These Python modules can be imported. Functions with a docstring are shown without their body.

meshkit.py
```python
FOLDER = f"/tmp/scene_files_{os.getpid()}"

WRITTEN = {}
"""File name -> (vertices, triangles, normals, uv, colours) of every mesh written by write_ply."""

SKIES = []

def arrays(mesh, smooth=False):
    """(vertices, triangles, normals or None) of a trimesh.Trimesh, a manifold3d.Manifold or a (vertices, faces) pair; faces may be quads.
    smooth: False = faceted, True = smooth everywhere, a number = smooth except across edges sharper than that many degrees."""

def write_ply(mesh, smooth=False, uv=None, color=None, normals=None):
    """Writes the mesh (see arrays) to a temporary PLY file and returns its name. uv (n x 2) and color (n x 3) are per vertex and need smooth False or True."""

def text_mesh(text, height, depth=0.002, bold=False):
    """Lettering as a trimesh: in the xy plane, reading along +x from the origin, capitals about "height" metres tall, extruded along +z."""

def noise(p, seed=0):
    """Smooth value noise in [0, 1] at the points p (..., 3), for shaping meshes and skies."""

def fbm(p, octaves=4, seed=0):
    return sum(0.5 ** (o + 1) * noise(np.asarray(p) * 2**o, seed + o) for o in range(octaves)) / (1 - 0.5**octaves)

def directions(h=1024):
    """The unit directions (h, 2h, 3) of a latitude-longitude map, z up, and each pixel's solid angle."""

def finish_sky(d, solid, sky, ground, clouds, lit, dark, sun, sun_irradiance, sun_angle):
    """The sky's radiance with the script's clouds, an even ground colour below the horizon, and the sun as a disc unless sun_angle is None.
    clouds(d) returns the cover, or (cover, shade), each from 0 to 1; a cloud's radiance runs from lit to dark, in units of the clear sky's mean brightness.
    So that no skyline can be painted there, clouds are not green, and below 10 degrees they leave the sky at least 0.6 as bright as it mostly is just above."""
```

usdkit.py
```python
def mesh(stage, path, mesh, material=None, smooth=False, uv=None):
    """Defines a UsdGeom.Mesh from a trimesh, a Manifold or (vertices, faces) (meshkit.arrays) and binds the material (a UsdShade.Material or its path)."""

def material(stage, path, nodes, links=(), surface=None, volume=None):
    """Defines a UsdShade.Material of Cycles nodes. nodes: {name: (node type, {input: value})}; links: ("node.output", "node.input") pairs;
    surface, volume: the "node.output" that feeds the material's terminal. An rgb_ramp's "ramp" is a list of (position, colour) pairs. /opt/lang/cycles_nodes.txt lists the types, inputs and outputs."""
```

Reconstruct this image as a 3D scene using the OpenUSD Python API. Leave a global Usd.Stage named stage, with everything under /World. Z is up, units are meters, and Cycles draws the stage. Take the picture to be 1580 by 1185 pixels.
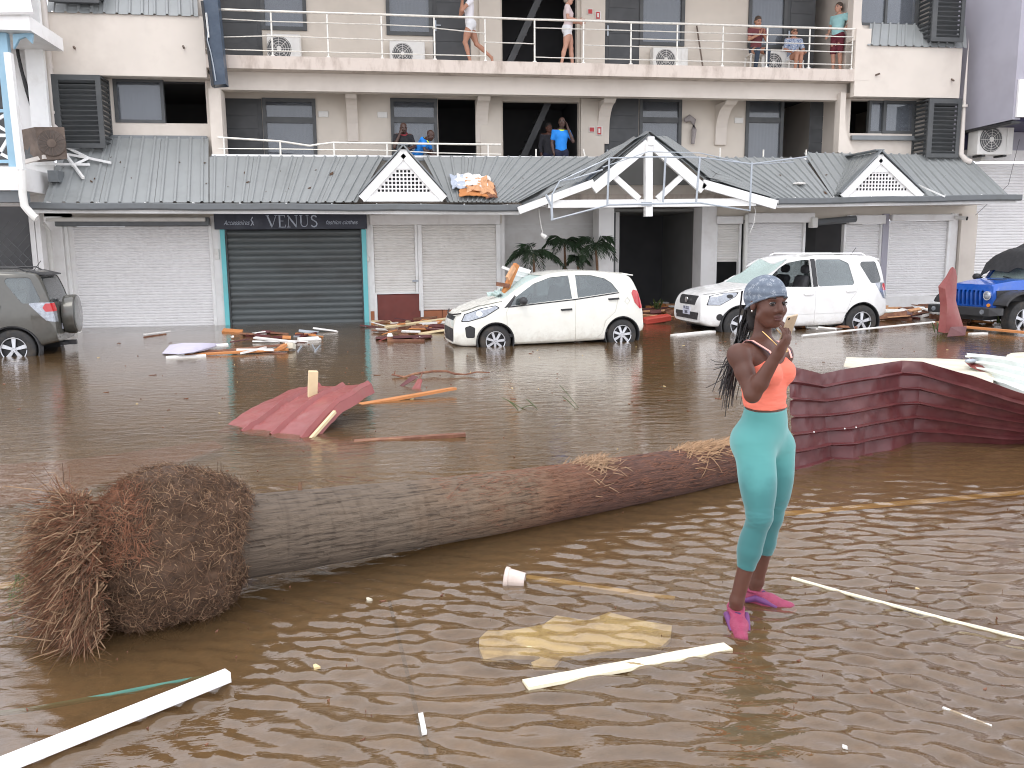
import math, random, numpy as np, trimesh, usdkit, meshkit
import manifold3d as m3
from pxr import Usd, UsdGeom, UsdLux, UsdShade, Sdf, Gf
from shapely.geometry import Polygon
from scipy.interpolate import PchipInterpolator
rng=np.random.default_rng(7); random.seed(7)
stage=Usd.Stage.CreateInMemory()
UsdGeom.SetStageUpAxis(stage,'Z'); UsdGeom.SetStageMetersPerUnit(stage,1.0)
world=UsdGeom.Xform.Define(stage,'/World'); UsdGeom.Scope.Define(stage,'/World/Looks')
# ------------------------------------------------------------------ camera
F=1320.; YAW=math.radians(8.5); PITCH=math.radians(9.0); ROLL=0.009      # photo pixels (1580 x 1185)
EYE=np.array([0,0,1.72])
cf=np.array([math.sin(YAW)*math.cos(PITCH),math.cos(YAW)*math.cos(PITCH),-math.sin(PITCH)])
cr=np.array([math.cos(YAW),-math.sin(YAW),0]); cu=np.cross(cr,cf)
cR=math.cos(ROLL)*cr-math.sin(ROLL)*cu; cU=np.cross(cR,cf)
cam=UsdGeom.Camera.Define(stage,'/World/camera')
cam.CreateHorizontalApertureAttr(36.0); cam.CreateVerticalApertureAttr(27.0)
cam.CreateFocalLengthAttr(36.0*F/1580)
cam.CreateClippingRangeAttr((0.05,2000.)); cam.CreateExposureAttr(0.14)
mx=np.eye(4); mx[0,:3]=cR; mx[1,:3]=cU; mx[2,:3]=-cf; mx[3,:3]=EYE
cam.AddTransformOp().Set(Gf.Matrix4d(*mx.ravel().tolist()))
def ray(x,y): return cf+cR*(x-790)/F+cU*(592.5-y)/F
def ay(x,y,Y): d=ray(x,y); return EYE+d*(Y/d[1])                          # the point of the plane y = Y that stands at this place
def az(x,y,Z): d=ray(x,y); return EYE+d*((Z-1.72)/d[2])
def ax(x,y,X): d=ray(x,y); return EYE+d*(X/d[0])
# ------------------------------------------------------------------ sky and sun
SUN_EL,SUN_AZ=math.radians(58),math.radians(205)      # azimuth of the direction towards the sun, atan2(x, y)
def material(name,nodes,links,surface=None,volume=None):
    return usdkit.material(stage,'/World/Looks/'+name,nodes,links,surface=surface,volume=volume)
dome=UsdLux.DomeLight.Define(stage,'/World/sky')
skym=material('overcast_sky',{
 'sky':('sky_texture',{'sky_type':'single_scattering','sun_disc':False,'sun_elevation':SUN_EL,'sun_rotation':SUN_AZ,'altitude':10.,'aerosol_density':2.0}),
 'tc':('texture_coordinate',{}),
 'mp':('mapping',{'scale':(1.0,1.0,2.2)}),
 'n':('noise_texture',{'scale':2.3,'detail':6.0,'roughness':0.6,'distortion':0.4}),
 'cl':('rgb_ramp',{'ramp':[(0.0,(9,9.1,10.2)),(0.45,(13,13.1,14.2)),(0.75,(17,16.9,17.4)),(1.0,(19,18.7,18.6))]}),
 'mx':('mix_color',{'fac':0.86}),
 'bg':('background_shader',{'strength':0.135})},
 [('tc.generated','mp.vector'),('mp.vector','n.vector'),('n.fac','cl.fac'),('sky.color','mx.a'),('cl.color','mx.b'),('mx.result','bg.color')],surface='bg.background')
UsdShade.MaterialBindingAPI.Apply(dome.GetPrim()).Bind(skym)
dome.GetPrim().SetCustomDataByKey('kind','structure')
dome.GetPrim().SetCustomDataByKey('label','bright overcast sky of soft white and grey cloud')
dome.GetPrim().SetCustomDataByKey('category','sky')
sun=UsdLux.DistantLight.Define(stage,'/World/sun')
sun.CreateIntensityAttr(0.17); sun.CreateAngleAttr(24.0); sun.CreateColorAttr(Gf.Vec3f(1.0,0.96,0.9)); sun.GetPrim().CreateAttribute('inputs:normalize',Sdf.ValueTypeNames.Bool).Set(True)
sd=np.array([math.sin(SUN_AZ)*math.cos(SUN_EL),math.cos(SUN_AZ)*math.cos(SUN_EL),math.sin(SUN_EL)])
zx=sd; xx=np.cross([0,0,1.],zx); xx/=np.linalg.norm(xx); yx=np.cross(zx,xx)
sm=np.eye(4); sm[0,:3]=xx; sm[1,:3]=yx; sm[2,:3]=zx
sun.AddTransformOp().Set(Gf.Matrix4d(*sm.ravel().tolist()))
# ------------------------------------------------------------------ geometry helpers
class G:
    def __init__(s): s.v=[]; s.f=[]; s.n=0
    def add(s,v,f):
        v=np.asarray(v,float); f=np.asarray(f,int)
        if f.shape[1]==4: f=np.vstack([f[:,[0,1,2]],f[:,[0,2,3]]])
        s.v.append(v); s.f.append(f+s.n); s.n+=len(v); return s
    def tm(s,m):
        if hasattr(m,'to_mesh'):
            q=m.to_mesh(); return s.add(q.vert_properties[:,:3],q.tri_verts)
        return s.add(m.vertices,m.faces)
    def box(s,x0,x1,y0,y1,z0,z1):
        x0,x1=sorted((x0,x1)); y0,y1=sorted((y0,y1)); z0,z1=sorted((z0,z1))
        v=[(x,y,z) for x in (x0,x1) for y in (y0,y1) for z in (z0,z1)]
        return s.add(v,[(0,1,3,2),(4,6,7,5),(0,4,5,1),(2,3,7,6),(0,2,6,4),(1,5,7,3)])
    def bar(s,p,q,w,h=None,up=(0,0,1),roll=0.):
        p=np.asarray(p,float); q=np.asarray(q,float); h=w if h is None else h
        t=q-p; L=np.linalg.norm(t); t/=L; up=np.asarray(up,float)
        if abs(t@up)>.98: up=np.array([1.,0,0])
        a=np.cross(t,up); a/=np.linalg.norm(a); b=np.cross(a,t)
        a,b=a*math.cos(roll)+b*math.sin(roll),b*math.cos(roll)-a*math.sin(roll)
        c=[p+a*sx*w/2+b*sy*h/2 for sx,sy in ((-1,-1),(1,-1),(1,1),(-1,1))]; d=[x+t*L for x in c]
        return s.add(c+d,[(3,2,1,0),(4,5,6,7),(0,1,5,4),(1,2,6,5),(2,3,7,6),(3,0,4,7)])
    def tube(s,pts,r,n=8,cap=True):
        p=np.asarray(pts,float); r=np.broadcast_to(np.asarray(r,float),(len(p),))
        t=np.gradient(p,axis=0); t/=np.linalg.norm(t,axis=1,keepdims=True)+1e-12
        ref=np.array([0,0,1.]) if np.abs(t[:,2]).mean()<.8 else np.array([1.,0,0])
        a=np.cross(t,ref); a/=np.linalg.norm(a,axis=1,keepdims=True)+1e-9; b=np.cross(t,a)
        an=np.arange(n)*2*np.pi/n
        v=p[:,None]+r[:,None,None]*(np.cos(an)[None,:,None]*a[:,None]+np.sin(an)[None,:,None]*b[:,None])
        i,j=np.meshgrid(np.arange(len(p)-1),np.arange(n),indexing='ij')
        q=np.stack([i*n+j,(i+1)*n+j,(i+1)*n+(j+1)%n,i*n+(j+1)%n],-1).reshape(-1,4)
        s.add(v.reshape(-1,3),q)
        if cap:
            for k,o in ((0,1),(len(p)-1,-1)):
                vv=np.vstack([v[k],p[k]]); ff=[(j,(j+1)%n,n)[::o] for j in range(n)]
                s.add(vv,ff)
        return s
    def prism(s,poly,axis,a,b):
        """poly: 2-D outline in the two other axes (in x,y,z order) drawn out along axis from a to b."""
        m=trimesh.creation.extrude_polygon(poly if isinstance(poly,Polygon) else Polygon(poly),1.0,engine='earcut')
        v=np.array(m.vertices); h=a+(b-a)*v[:,2]
        o={'x':np.c_[h,v[:,0],v[:,1]],'y':np.c_[v[:,0],h,v[:,1]],'z':np.c_[v[:,0],v[:,1],h]}[axis]
        return s.add(o,m.faces)
    def grid(s,P):
        """P: (n, m, 3) points as one sheet."""
        P=np.asarray(P,float); n,m=P.shape[:2]; i,j=np.meshgrid(np.arange(n-1),np.arange(m-1),indexing='ij')
        return s.add(P.reshape(-1,3),np.stack([i*m+j,(i+1)*m+j,(i+1)*m+j+1,i*m+j+1],-1).reshape(-1,4))
    def slab(s,P,t):
        """A sheet (n, m, 3) with thickness t."""
        P=np.asarray(P,float); n,m=P.shape[:2]
        du=np.gradient(P,axis=0); dv=np.gradient(P,axis=1); N=np.cross(du,dv); N/=np.linalg.norm(N,axis=2,keepdims=True)+1e-12
        Q=P-N*t; i,j=np.meshgrid(np.arange(n-1),np.arange(m-1),indexing='ij')
        f=np.stack([i*m+j,(i+1)*m+j,(i+1)*m+j+1,i*m+j+1],-1).reshape(-1,4); k=n*m
        rim=[*range(m),*[x*m+m-1 for x in range(1,n)],*[(n-1)*m+y for y in range(m-2,-1,-1)],*[x*m for x in range(n-2,0,-1)]]
        e=[(a,b,b+k,a+k) for a,b in zip(rim,rim[1:]+rim[:1])]
        return s.add(np.vstack([P.reshape(-1,3),Q.reshape(-1,3)]),np.vstack([f,f[:,::-1]+k,np.array(e)]))
    def arr(s): return (np.vstack(s.v),np.vstack(s.f))
def cbox(x0,x1,y0,y1,z0,z1,c=.01):
    """A box with chamfered edges."""
    p=[]
    for i,(xa,sx) in enumerate(((x0,1),(x1,-1))):
        for ya,sy in ((y0,1),(y1,-1)):
            for za,sz in ((z0,1),(z1,-1)):
                p+= [(xa,ya+sy*c,za+sz*c),(xa+sx*c,ya,za+sz*c),(xa+sx*c,ya+sy*c,za)]
    return m3.Manifold.hull_points(np.array(p,float))
def man(g):
    v,f=g.arr() if isinstance(g,G) else (g.vertices,g.faces)
    m=trimesh.Trimesh(v,f,process=True)
    return m3.Manifold(m3.Mesh(np.asarray(m.vertices,np.float32),np.asarray(m.faces,np.uint32)))
# ------------------------------------------------------------------ scene helpers
used={}
def fresh(parent,name):
    k=(parent,name); n=used.get(k,-1)+1; used[k]=n
    return f'{parent}/{name}' if n==0 else f'{parent}/{name}_{n:03d}'
class Thing(str): pass
def setp(prim,label=None,cat=None,group=None,kind=None):
    for k,v in (('label',label),('category',cat),('group',group),('kind',kind)):
        if v: prim.SetCustomDataByKey(k,v)
def thing(name,label,cat,loc=(0,0,0),rz=0.,group=None,kind=None,local=False,mat4=None):
    p=Thing(fresh('/World',name)); x=UsdGeom.Xform.Define(stage,p)
    if mat4 is not None: x.AddTransformOp().Set(Gf.Matrix4d(*np.asarray(mat4,float).T.ravel().tolist())); local=True
    else:
        x.AddTranslateOp().Set(Gf.Vec3d(*map(float,loc)))
        if rz: x.AddRotateZOp().Set(float(math.degrees(rz)))
    p.off=np.zeros(3) if local or rz else np.array(loc,float)
    setp(x.GetPrim(),label,cat,group,kind); return p
def part(parent,name,geo,mat,smooth=False,label=None,kind=None):
    """A mesh of its own under a thing or under a part."""
    if isinstance(geo,G): geo=geo.arr()
    v,f,n=meshkit.arrays(geo,False); off=getattr(parent,'off',np.zeros(3))
    p=Thing(fresh(parent,name)); p.off=off
    m=usdkit.mesh(stage,p,(v-off,f),mat,smooth=smooth)
    setp(m.GetPrim(),label,None,None,kind); return p
def single(name,geo,mat,label=None,cat=None,group=None,kind=None,smooth=False):
    """A thing that is one mesh."""
    if isinstance(geo,G): geo=geo.arr()
    p=Thing(fresh('/World',name)); p.off=np.zeros(3)
    m=usdkit.mesh(stage,p,geo,mat,smooth=smooth); setp(m.GetPrim(),label,cat,group,kind); return p
def ellipsoid(c,r,sub=2):
    m=trimesh.creation.icosphere(sub); m.apply_scale(r); m.apply_translation(c); return m
def cyl(p,q,r,n=16): return G().tube([p,q],r,n)
# ------------------------------------------------------------------ materials
L={}
def mat(name,col,rough=.6,var=.12,scale=6.,metal=0.,bump=0.,bscale=40.,spec=.5,dirt=None,dscale=1.5,damt=.35,stretch=(1,1,1),coat=0.,obj=False,trans=0.,mud=None):
    """Principled with noise in its colour, patches of dirt and fine relief."""
    n={'tc':('texture_coordinate',{}),'geo':('geometry',{}),'mp':('mapping',{'scale':stretch}),'n':('noise_texture',{'scale':scale,'detail':5.,'roughness':.6}),
       'r':('rgb_ramp',{'ramp':[(.25,tuple(np.array(col)*(1-var))),(.75,tuple(np.minimum(np.array(col)*(1+var),.95)))]}),
       'p':('principled_bsdf',{'roughness':rough,'metallic':metal,'specular_ior_level':spec,'coat_weight':coat})}
    src='tc.object' if obj else 'geo.position'
    l=[(src,'mp.vector'),('mp.vector','n.vector'),('n.fac','r.fac')]; out='r.color'
    if dirt is not None:
        n['dn']=('noise_texture',{'scale':dscale,'detail':8.,'roughness':.65}); n['dr']=('rgb_ramp',{'ramp':[(.48,(0,0,0)),(.72,(damt,)*3)]})
        n['dm']=('mix_color',{'b':dirt}); l+=[('mp.vector','dn.vector'),('dn.fac','dr.fac'),('dr.color','dm.fac'),(out,'dm.a')]; out='dm.result'
    if mud is not None:      # splashes of dried mud, thinning out upwards
        n['mz']=('separate_xyz',{}); n['mn']=('noise_texture',{'scale':9.,'detail':7.,'roughness':.7}); n['ma']=('math',{'math_type':'multiply_add','value2':-1.25,'value3':.60}); n['mb']=('math',{'math_type':'add'}); n['mc']=('rgb_ramp',{'ramp':[(.55,(0,0,0)),(1.,(.38,.38,.38))]}); n['mm']=('mix_color',{'b':mud})
        l+=[(src,'mz.vector'),(src,'mn.vector'),('mz.z','ma.value1'),('ma.value','mb.value1'),('mn.fac','mb.value2'),('mb.value','mc.fac'),('mc.color','mm.fac'),(out,'mm.a')]; out='mm.result'
    l.append((out,'p.base_color'))
    n['rn']=('noise_texture',{'scale':scale*2.3,'detail':3.}); n['rm']=('map_range',{'from_min':.3,'from_max':.7,'to_min':max(rough-.08,.02),'to_max':min(rough+.12,1.)})
    l+=[('mp.vector','rn.vector'),('rn.fac','rm.value'),('rm.result','p.roughness')]
    if bump:
        n['bn']=('noise_texture',{'scale':bscale,'detail':4.}); n['b']=('bump',{'strength':bump,'distance':.01}); l+=[('mp.vector','bn.vector'),('bn.fac','b.height'),('b.normal','p.normal')]
    if trans:
        n['tr']=('translucent_bsdf',{}); n['mx']=('mix_closure',{'fac':trans}); l+=[(out,'tr.color'),('p.BSDF','mx.closure1'),('tr.BSDF','mx.closure2')]
        L[name]=material(name,n,l,'mx.closure')
    else: L[name]=material(name,n,l,'p.BSDF')
    return L[name]
def glass(name,tint=(.75,.8,.82),ior=1.5,rough=.02,dull=0.,dcol=(.5,.55,.55)):
    n={'t':('transparent_bsdf',{'color':tint}),'g':('glossy_bsdf',{'color':(1,1,1),'roughness':rough,'distribution':'ggx'}),'f':('fresnel',{'IOR':ior}),'m':('mix_closure',{}),
       'd':('diffuse_bsdf',{'color':dcol}),'m2':('mix_closure',{'fac':dull})}
    L[name]=material(name,n,[('t.BSDF','m2.closure1'),('d.BSDF','m2.closure2'),('f.fac','m.fac'),('m2.closure','m.closure1'),('g.BSDF','m.closure2')],'m.closure'); return L[name]
mat('cream_render',(.65,.592,.522),.85,.05,1.2,bump=.12,bscale=60,dirt=(.42,.36,.31),dscale=.9,damt=.35)
mat('wall_cream',(.65,.592,.51),.85,.05,1.0,bump=.12,bscale=60,dirt=(.42,.38,.33),dscale=.7,damt=.3)
mat('slab_render',(.60,.525,.46),.85,.07,1.5,bump=.15,bscale=50,dirt=(.27,.21,.17),dscale=1.5,damt=.8,stretch=(2.,1,.8))
mat('white_paint',(.78,.77,.75),.45,.04,2.,dirt=(.45,.40,.35),dscale=1.6,damt=.35)
mat('white_frame',(.80,.80,.78),.4,.05,3.,dirt=(.5,.46,.4),dscale=2.5,damt=.4)
mat('white_slat',(.78,.77,.76),.5,.03,1.2,dirt=(.5,.46,.42),dscale=.8,damt=.14,stretch=(1,1,1.3))
mat('cream_slat',(.72,.70,.66),.5,.05,1.2,dirt=(.5,.45,.4),dscale=1.1,damt=.35,stretch=(1,1,2))
mat('graphite_paint',(.062,.066,.067),.45,.12,3.,dirt=(.12,.12,.115),dscale=2.,damt=.4)
mat('door_grey',(.055,.058,.060),.5,.12,2.,dirt=(.1,.1,.1),dscale=1.5,damt=.4)
mat('steel_shutter',(.105,.118,.118),.42,.12,2.,metal=.25,dirt=(.06,.055,.05),dscale=1.3,damt=.6,stretch=(.4,1,2))
mat('roof_grey',(.285,.30,.297),.40,.06,1.2,metal=.15,dirt=(.15,.155,.15),dscale=1.2,damt=.35,bump=.05,bscale=6)
mat('roof_ridge',(.19,.205,.21),.4,.1,1.2,metal=.2,dirt=(.12,.12,.12),dscale=2,damt=.5)
mat('gutter_grey',(.13,.14,.145),.4,.1,2.,metal=.15,dirt=(.07,.07,.06),dscale=2,damt=.5)
mat('turquoise_paint',(.16,.55,.58),.5,.05,2.,dirt=(.2,.35,.33),dscale=2,damt=.4)
mat('sign_navy',(.014,.017,.034),.35,.15,2.)
mat('sign_letter',(.42,.47,.55),.4,.1,5.)
mat('terracotta',(.36,.13,.06),.7,.15,3.,dirt=(.2,.08,.05),dscale=3)
mat('oxblood_panel',(.17,.038,.028),.55,.12,3.,dirt=(.09,.025,.02),dscale=2.5,damt=.6)
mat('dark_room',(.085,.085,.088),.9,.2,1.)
mat('concrete_inside',(.22,.22,.21),.9,.1,1.)
mat('curtain',(.36,.37,.39),.9,.1,3.,stretch=(4,4,.3))
mat('steel_rail',(.68,.66,.60),.3,.06,4.,metal=.35)
mat('galvanised',(.36,.39,.42),.4,.12,6.,metal=.5)
mat('pipe_cream',(.62,.57,.52),.5,.06,3.,dirt=(.4,.35,.3))
mat('sky_blue_paint',(.28,.46,.58),.5,.08,3.,dirt=(.4,.45,.45))
mat('lavender_wall',(.38,.37,.42),.85,.06,.7,bump=.1,dirt=(.28,.27,.3),dscale=.6,damt=.5)
mat('navy_soffit',(.05,.045,.10),.7,.2,2.)
mat('black_plastic',(.02,.02,.021),.5,.2,5.)
mat('rust_brown',(.15,.11,.085),.6,.3,5.,dirt=(.06,.04,.03),dscale=4,damt=.7)
mat('white_plastic',(.72,.71,.67),.4,.06,4.,dirt=(.45,.42,.36),dscale=4,damt=.4)
mat('red_plastic',(.45,.03,.03),.4,.1,5.)
mat('green_plastic',(.10,.45,.30),.4,.1,5.)
mat('timber_pale',(.62,.50,.30),.75,.15,3.,bump=.2,bscale=30,stretch=(1,1,1))
mat('timber_orange',(.50,.20,.065),.75,.2,5.,bump=.3,bscale=30,dirt=(.25,.1,.04),dscale=5)
mat('timber_brown',(.17,.07,.04),.8,.3,6.,bump=.3,bscale=30,dirt=(.35,.2,.1),dscale=6,damt=.6)
mat('paper_white',(.72,.70,.66),.8,.08,4.)
mat('insulation',(.55,.30,.16),.95,.25,9.,bump=.5,bscale=30)
glass('window_glass',(.62,.66,.68),1.6,.03,.22,(.20,.21,.23))
# ------------------------------------------------------------------ ground and water
def gz(X,Y):
    X=np.asarray(X,float); Y=np.asarray(Y,float)
    return -.13+.07*np.exp(-((X-.9)/2.6)**2-((Y-3.2)/1.6)**2)+.03*(meshkit.fbm(np.stack([X*.5,Y*.5,0*X],-1),3,3)-.5)*(1-np.exp(-((X-1.7)/.6)**2-((Y-3.62)/.5)**2))+.026*np.exp(-((X-1.7)/.55)**2-((Y-3.62)/.42)**2)
def ground():
    xs=np.r_[-400,-120,-50,-25,np.linspace(-14,0,40)[:-1],np.linspace(0,3.4,30),np.linspace(3.4,24,60)[1:],40,80,200,400]; ys=np.r_[-300,-80,-20,-6,np.linspace(-2,2.6,12)[:-1],np.linspace(2.6,4.8,26),np.linspace(4.8,24,56)[1:],40,90,300,500]
    X,Y=np.meshgrid(xs,ys,indexing='ij')
    Z=gz(X,Y)
    g=G().grid(np.stack([X,Y,Z],-1))
    n={'geo':('geometry',{}),'n1':('noise_texture',{'scale':.9,'detail':6.,'roughness':.6}),'n2':('noise_texture',{'scale':14.,'detail':5.}),
       'r1':('rgb_ramp',{'ramp':[(.3,(.075,.048,.026)),(.5,(.13,.085,.045)),(.7,(.19,.13,.07))]}),'r2':('rgb_ramp',{'ramp':[(.35,(.6,.6,.6)),(.65,(1.15,1.1,1.05))]}),
       'm':('mix_color',{'blend_type':'multiply','fac':1.}),'p':('principled_bsdf',{'roughness':.9})}
    material('muddy_street',n,[('geo.position','n1.vector'),('geo.position','n2.vector'),('n1.fac','r1.fac'),('n2.fac','r2.fac'),('r1.color','m.a'),('r2.color','m.b'),('m.result','p.base_color')],'p.BSDF')
    single('street',g,'/World/Looks/muddy_street','muddy flooded street bed under shallow brown water','street',kind='structure',smooth=True)
ground()
def water():
    # rows close together near the camera, wider apart farther off
    ys=[.6]
    while ys[-1]<24: ys.append(ys[-1]+(max(.011,.0038*ys[-1]) if ys[-1]<6.6 else .012*ys[-1]))
    ys=np.array([-400,-100,-30,-8,-2,-.5,.2,*ys,30,60,200,400]); xs=np.r_[-400,-100,-40,-20,np.linspace(-12,20,150)]
    xs=np.r_[-400,-100,-40,-16,np.arange(-9,-2.6,.09),np.arange(-2.6,4.2,.017),np.arange(4.2,20,.12),40,100,400]
    X,Y=np.meshgrid(xs,ys,indexing='ij'); R=np.random.default_rng(11)
    Z=np.zeros_like(X)
    warp=meshkit.noise(np.stack([X*.7,Y*.7,0*X],-1),5)*2.4
    wx,wy=X+.25*warp,Y+.3*meshkit.noise(np.stack([X*.6+9,Y*.6,0*X],-1),6)
    for k in range(34):
        lam=.066*2**R.uniform(0,1.35); th=math.radians(R.normal(66,19)); a=.0122*lam*R.uniform(.5,1.3)
        cut=np.clip((lam/np.maximum(.0040*Y,.017)-3.2)/2,0,1)*np.where(Y>6.6,np.clip((lam/(.012*np.abs(Y)+.01)-3.2)/2,0,1),1)
        Z+=cut*a*np.sin(2*np.pi/lam*(wx*math.cos(th)+wy*math.sin(th))+R.uniform(0,6.28)+.8*warp)
    near=1/(1+np.exp((Y-5.6)/.45)); right=.20+.80/(1+np.exp(-(X+.62+.25*(Y-3))/.16))
    gust=.25+1.5*meshkit.fbm(np.stack([X*.9,Y*.9,0*X+3],-1),3,9)
    shade=1-.75*np.exp(-((Y-(4.75+.42*X))/.45)**2)*(X>-2.5)*(X<2.9)
    for fx,fy in ((1.585,3.50),(1.80,3.70)):
        r=np.hypot(X-fx,Y-fy); Z+=.0016*np.sin(2*np.pi*r/.055)*np.exp(-r/.16)
    Z*=(near*right*shade+(1-near)*.34)*gust
    fl=np.clip((Y-.3)/.6,0,1)*np.clip((12-np.abs(X-2))/3,0,1); Z*=fl
    g=G().grid(np.stack([X,Y,Z],-1))
    n={'geo':('geometry',{}),'mpa':('mapping',{'scale':(.45,1.25,1),'rotation':(0,0,-.25)}),'nz':('noise_texture',{'scale':8.0,'detail':4.,'roughness':.55,'distortion':.5}),'b':('bump',{'strength':.22,'distance':.03}),
       'cn':('noise_texture',{'scale':.55,'detail':4.}),'cr':('rgb_ramp',{'ramp':[(.3,(.122,.073,.033)),(.7,(.165,.102,.047))]}),
       'd':('diffuse_bsdf',{}),'t':('transparent_bsdf',{'color':(.90,.80,.61)}),'m':('mix_closure',{'fac':.22}),
       'g':('glossy_bsdf',{'color':(1,1,1),'roughness':.025}),'f':('fresnel',{'IOR':1.68}),'m2':('mix_closure',{})}
    material('brown_water',n,[('geo.position','mpa.vector'),('mpa.vector','nz.vector'),('nz.fac','b.height'),('b.normal','g.normal'),('b.normal','f.normal'),
       ('geo.position','cn.vector'),('cn.fac','cr.fac'),('cr.color','d.color'),('t.BSDF','m.closure1'),('d.BSDF','m.closure2'),('f.fac','m2.fac'),('m.closure','m2.closure1'),('g.BSDF','m2.closure2')],'m2.closure')
    single('flood_water',g,'/World/Looks/brown_water','shallow brown flood water covering the street','water',kind='structure',smooth=True)
water()
# ------------------------------------------------------------------ the hotel building
YS,YF,YB,YW=20.9,20.6,21.1,22.0       # shop shutters, slab edge and bay panels, bay windows, balcony back wall
def rect(x0,y0,x1,y1,Y):
    a=ay(x0,(y0+y1)/2,Y)[0]; b=ay(x1,(y0+y1)/2,Y)[0]; c=ay((x0+x1)/2,y1,Y)[2]; d=ay((x0+x1)/2,y0,Y)[2]
    return a,b,c,d
def holed(g,x0,x1,z0,z1,y0,y1,holes):
    xs=sorted({x0,x1,*[min(max(h[0],x0),x1) for h in holes],*[min(max(h[1],x0),x1) for h in holes]}); zs=sorted({z0,z1,*[min(max(h[2],z0),z1) for h in holes],*[min(max(h[3],z0),z1) for h in holes]})
    for a,b in zip(xs,xs[1:]):
        run=None
        for c,d in zip(zs,zs[1:]):
            solid=not any(h[0]-1e-6<=a and b<=h[1]+1e-6 and h[2]-1e-6<=c and d<=h[3]+1e-6 for h in holes)
            if solid and run is None: run=[c,d]
            elif solid: run[1]=d
            if not solid and run: g.box(a,b,y0,y1,*run); run=None
        if run: g.box(a,b,y0,y1,*run)
BX0,BX1=ay(72,60,YF)[0],ay(1492,60,YF)[0]
LBX,RBX=ay(318,100,YF)[0],ay(1320,100,YF)[0]     # inner ends of the two bays
Z1,Z2,Z3=3.0,6.02,8.75
hotel=thing('hotel_building','long cream three storey building with grey tin awning roof and shop shutters','building',(3.5,21,0))
g=G()
H1={}; H2={}
def win_part(h,Y,mullion=None,transom=None,frame='graphite_paint',f=.06,cur=True,depth=.07):
    """A window or glazed door leaf: frame with a pane and a curtain as sub-parts."""
    x0,x1,z0,z1=h; q=G()
    q.box(x0,x0+f,Y-depth,Y+.04,z0,z1); q.box(x1-f,x1,Y-depth,Y+.04,z0,z1); q.box(x0+f,x1-f,Y-depth+.004,Y+.036,z1-f,z1); q.box(x0+f,x1-f,Y-depth+.004,Y+.036,z0,z0+f)
    for m in mullion or []: xm=x0+(x1-x0)*m; q.box(xm-f/2,xm+f/2,Y-depth+.008,Y+.03,z0+f,z1-f)
    for t in transom or []: zm=z0+(z1-z0)*t; q.box(x0+f,x1-f,Y-depth+.012,Y+.028,zm-f*.8,zm+f*.8)
    w=part(hotel,'window',q,L[frame])
    part(w,'pane',G().box(x0+f*.9,x1-f*.9,Y-.01,Y-.004,z0+f*.9,z1-f*.9),L['window_glass'])
    if cur:
        n=int((x1-x0)/.035)+2; xs=np.linspace(x0+f,x1-f,n); P=np.array([[(x,Y+.10+.02*math.sin(i*1.9+x*3),z) for z in (z0,z1)] for i,x in enumerate(xs)])
        part(w,'curtain',G().grid(P),L['curtain'],smooth=True)
    return w
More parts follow.
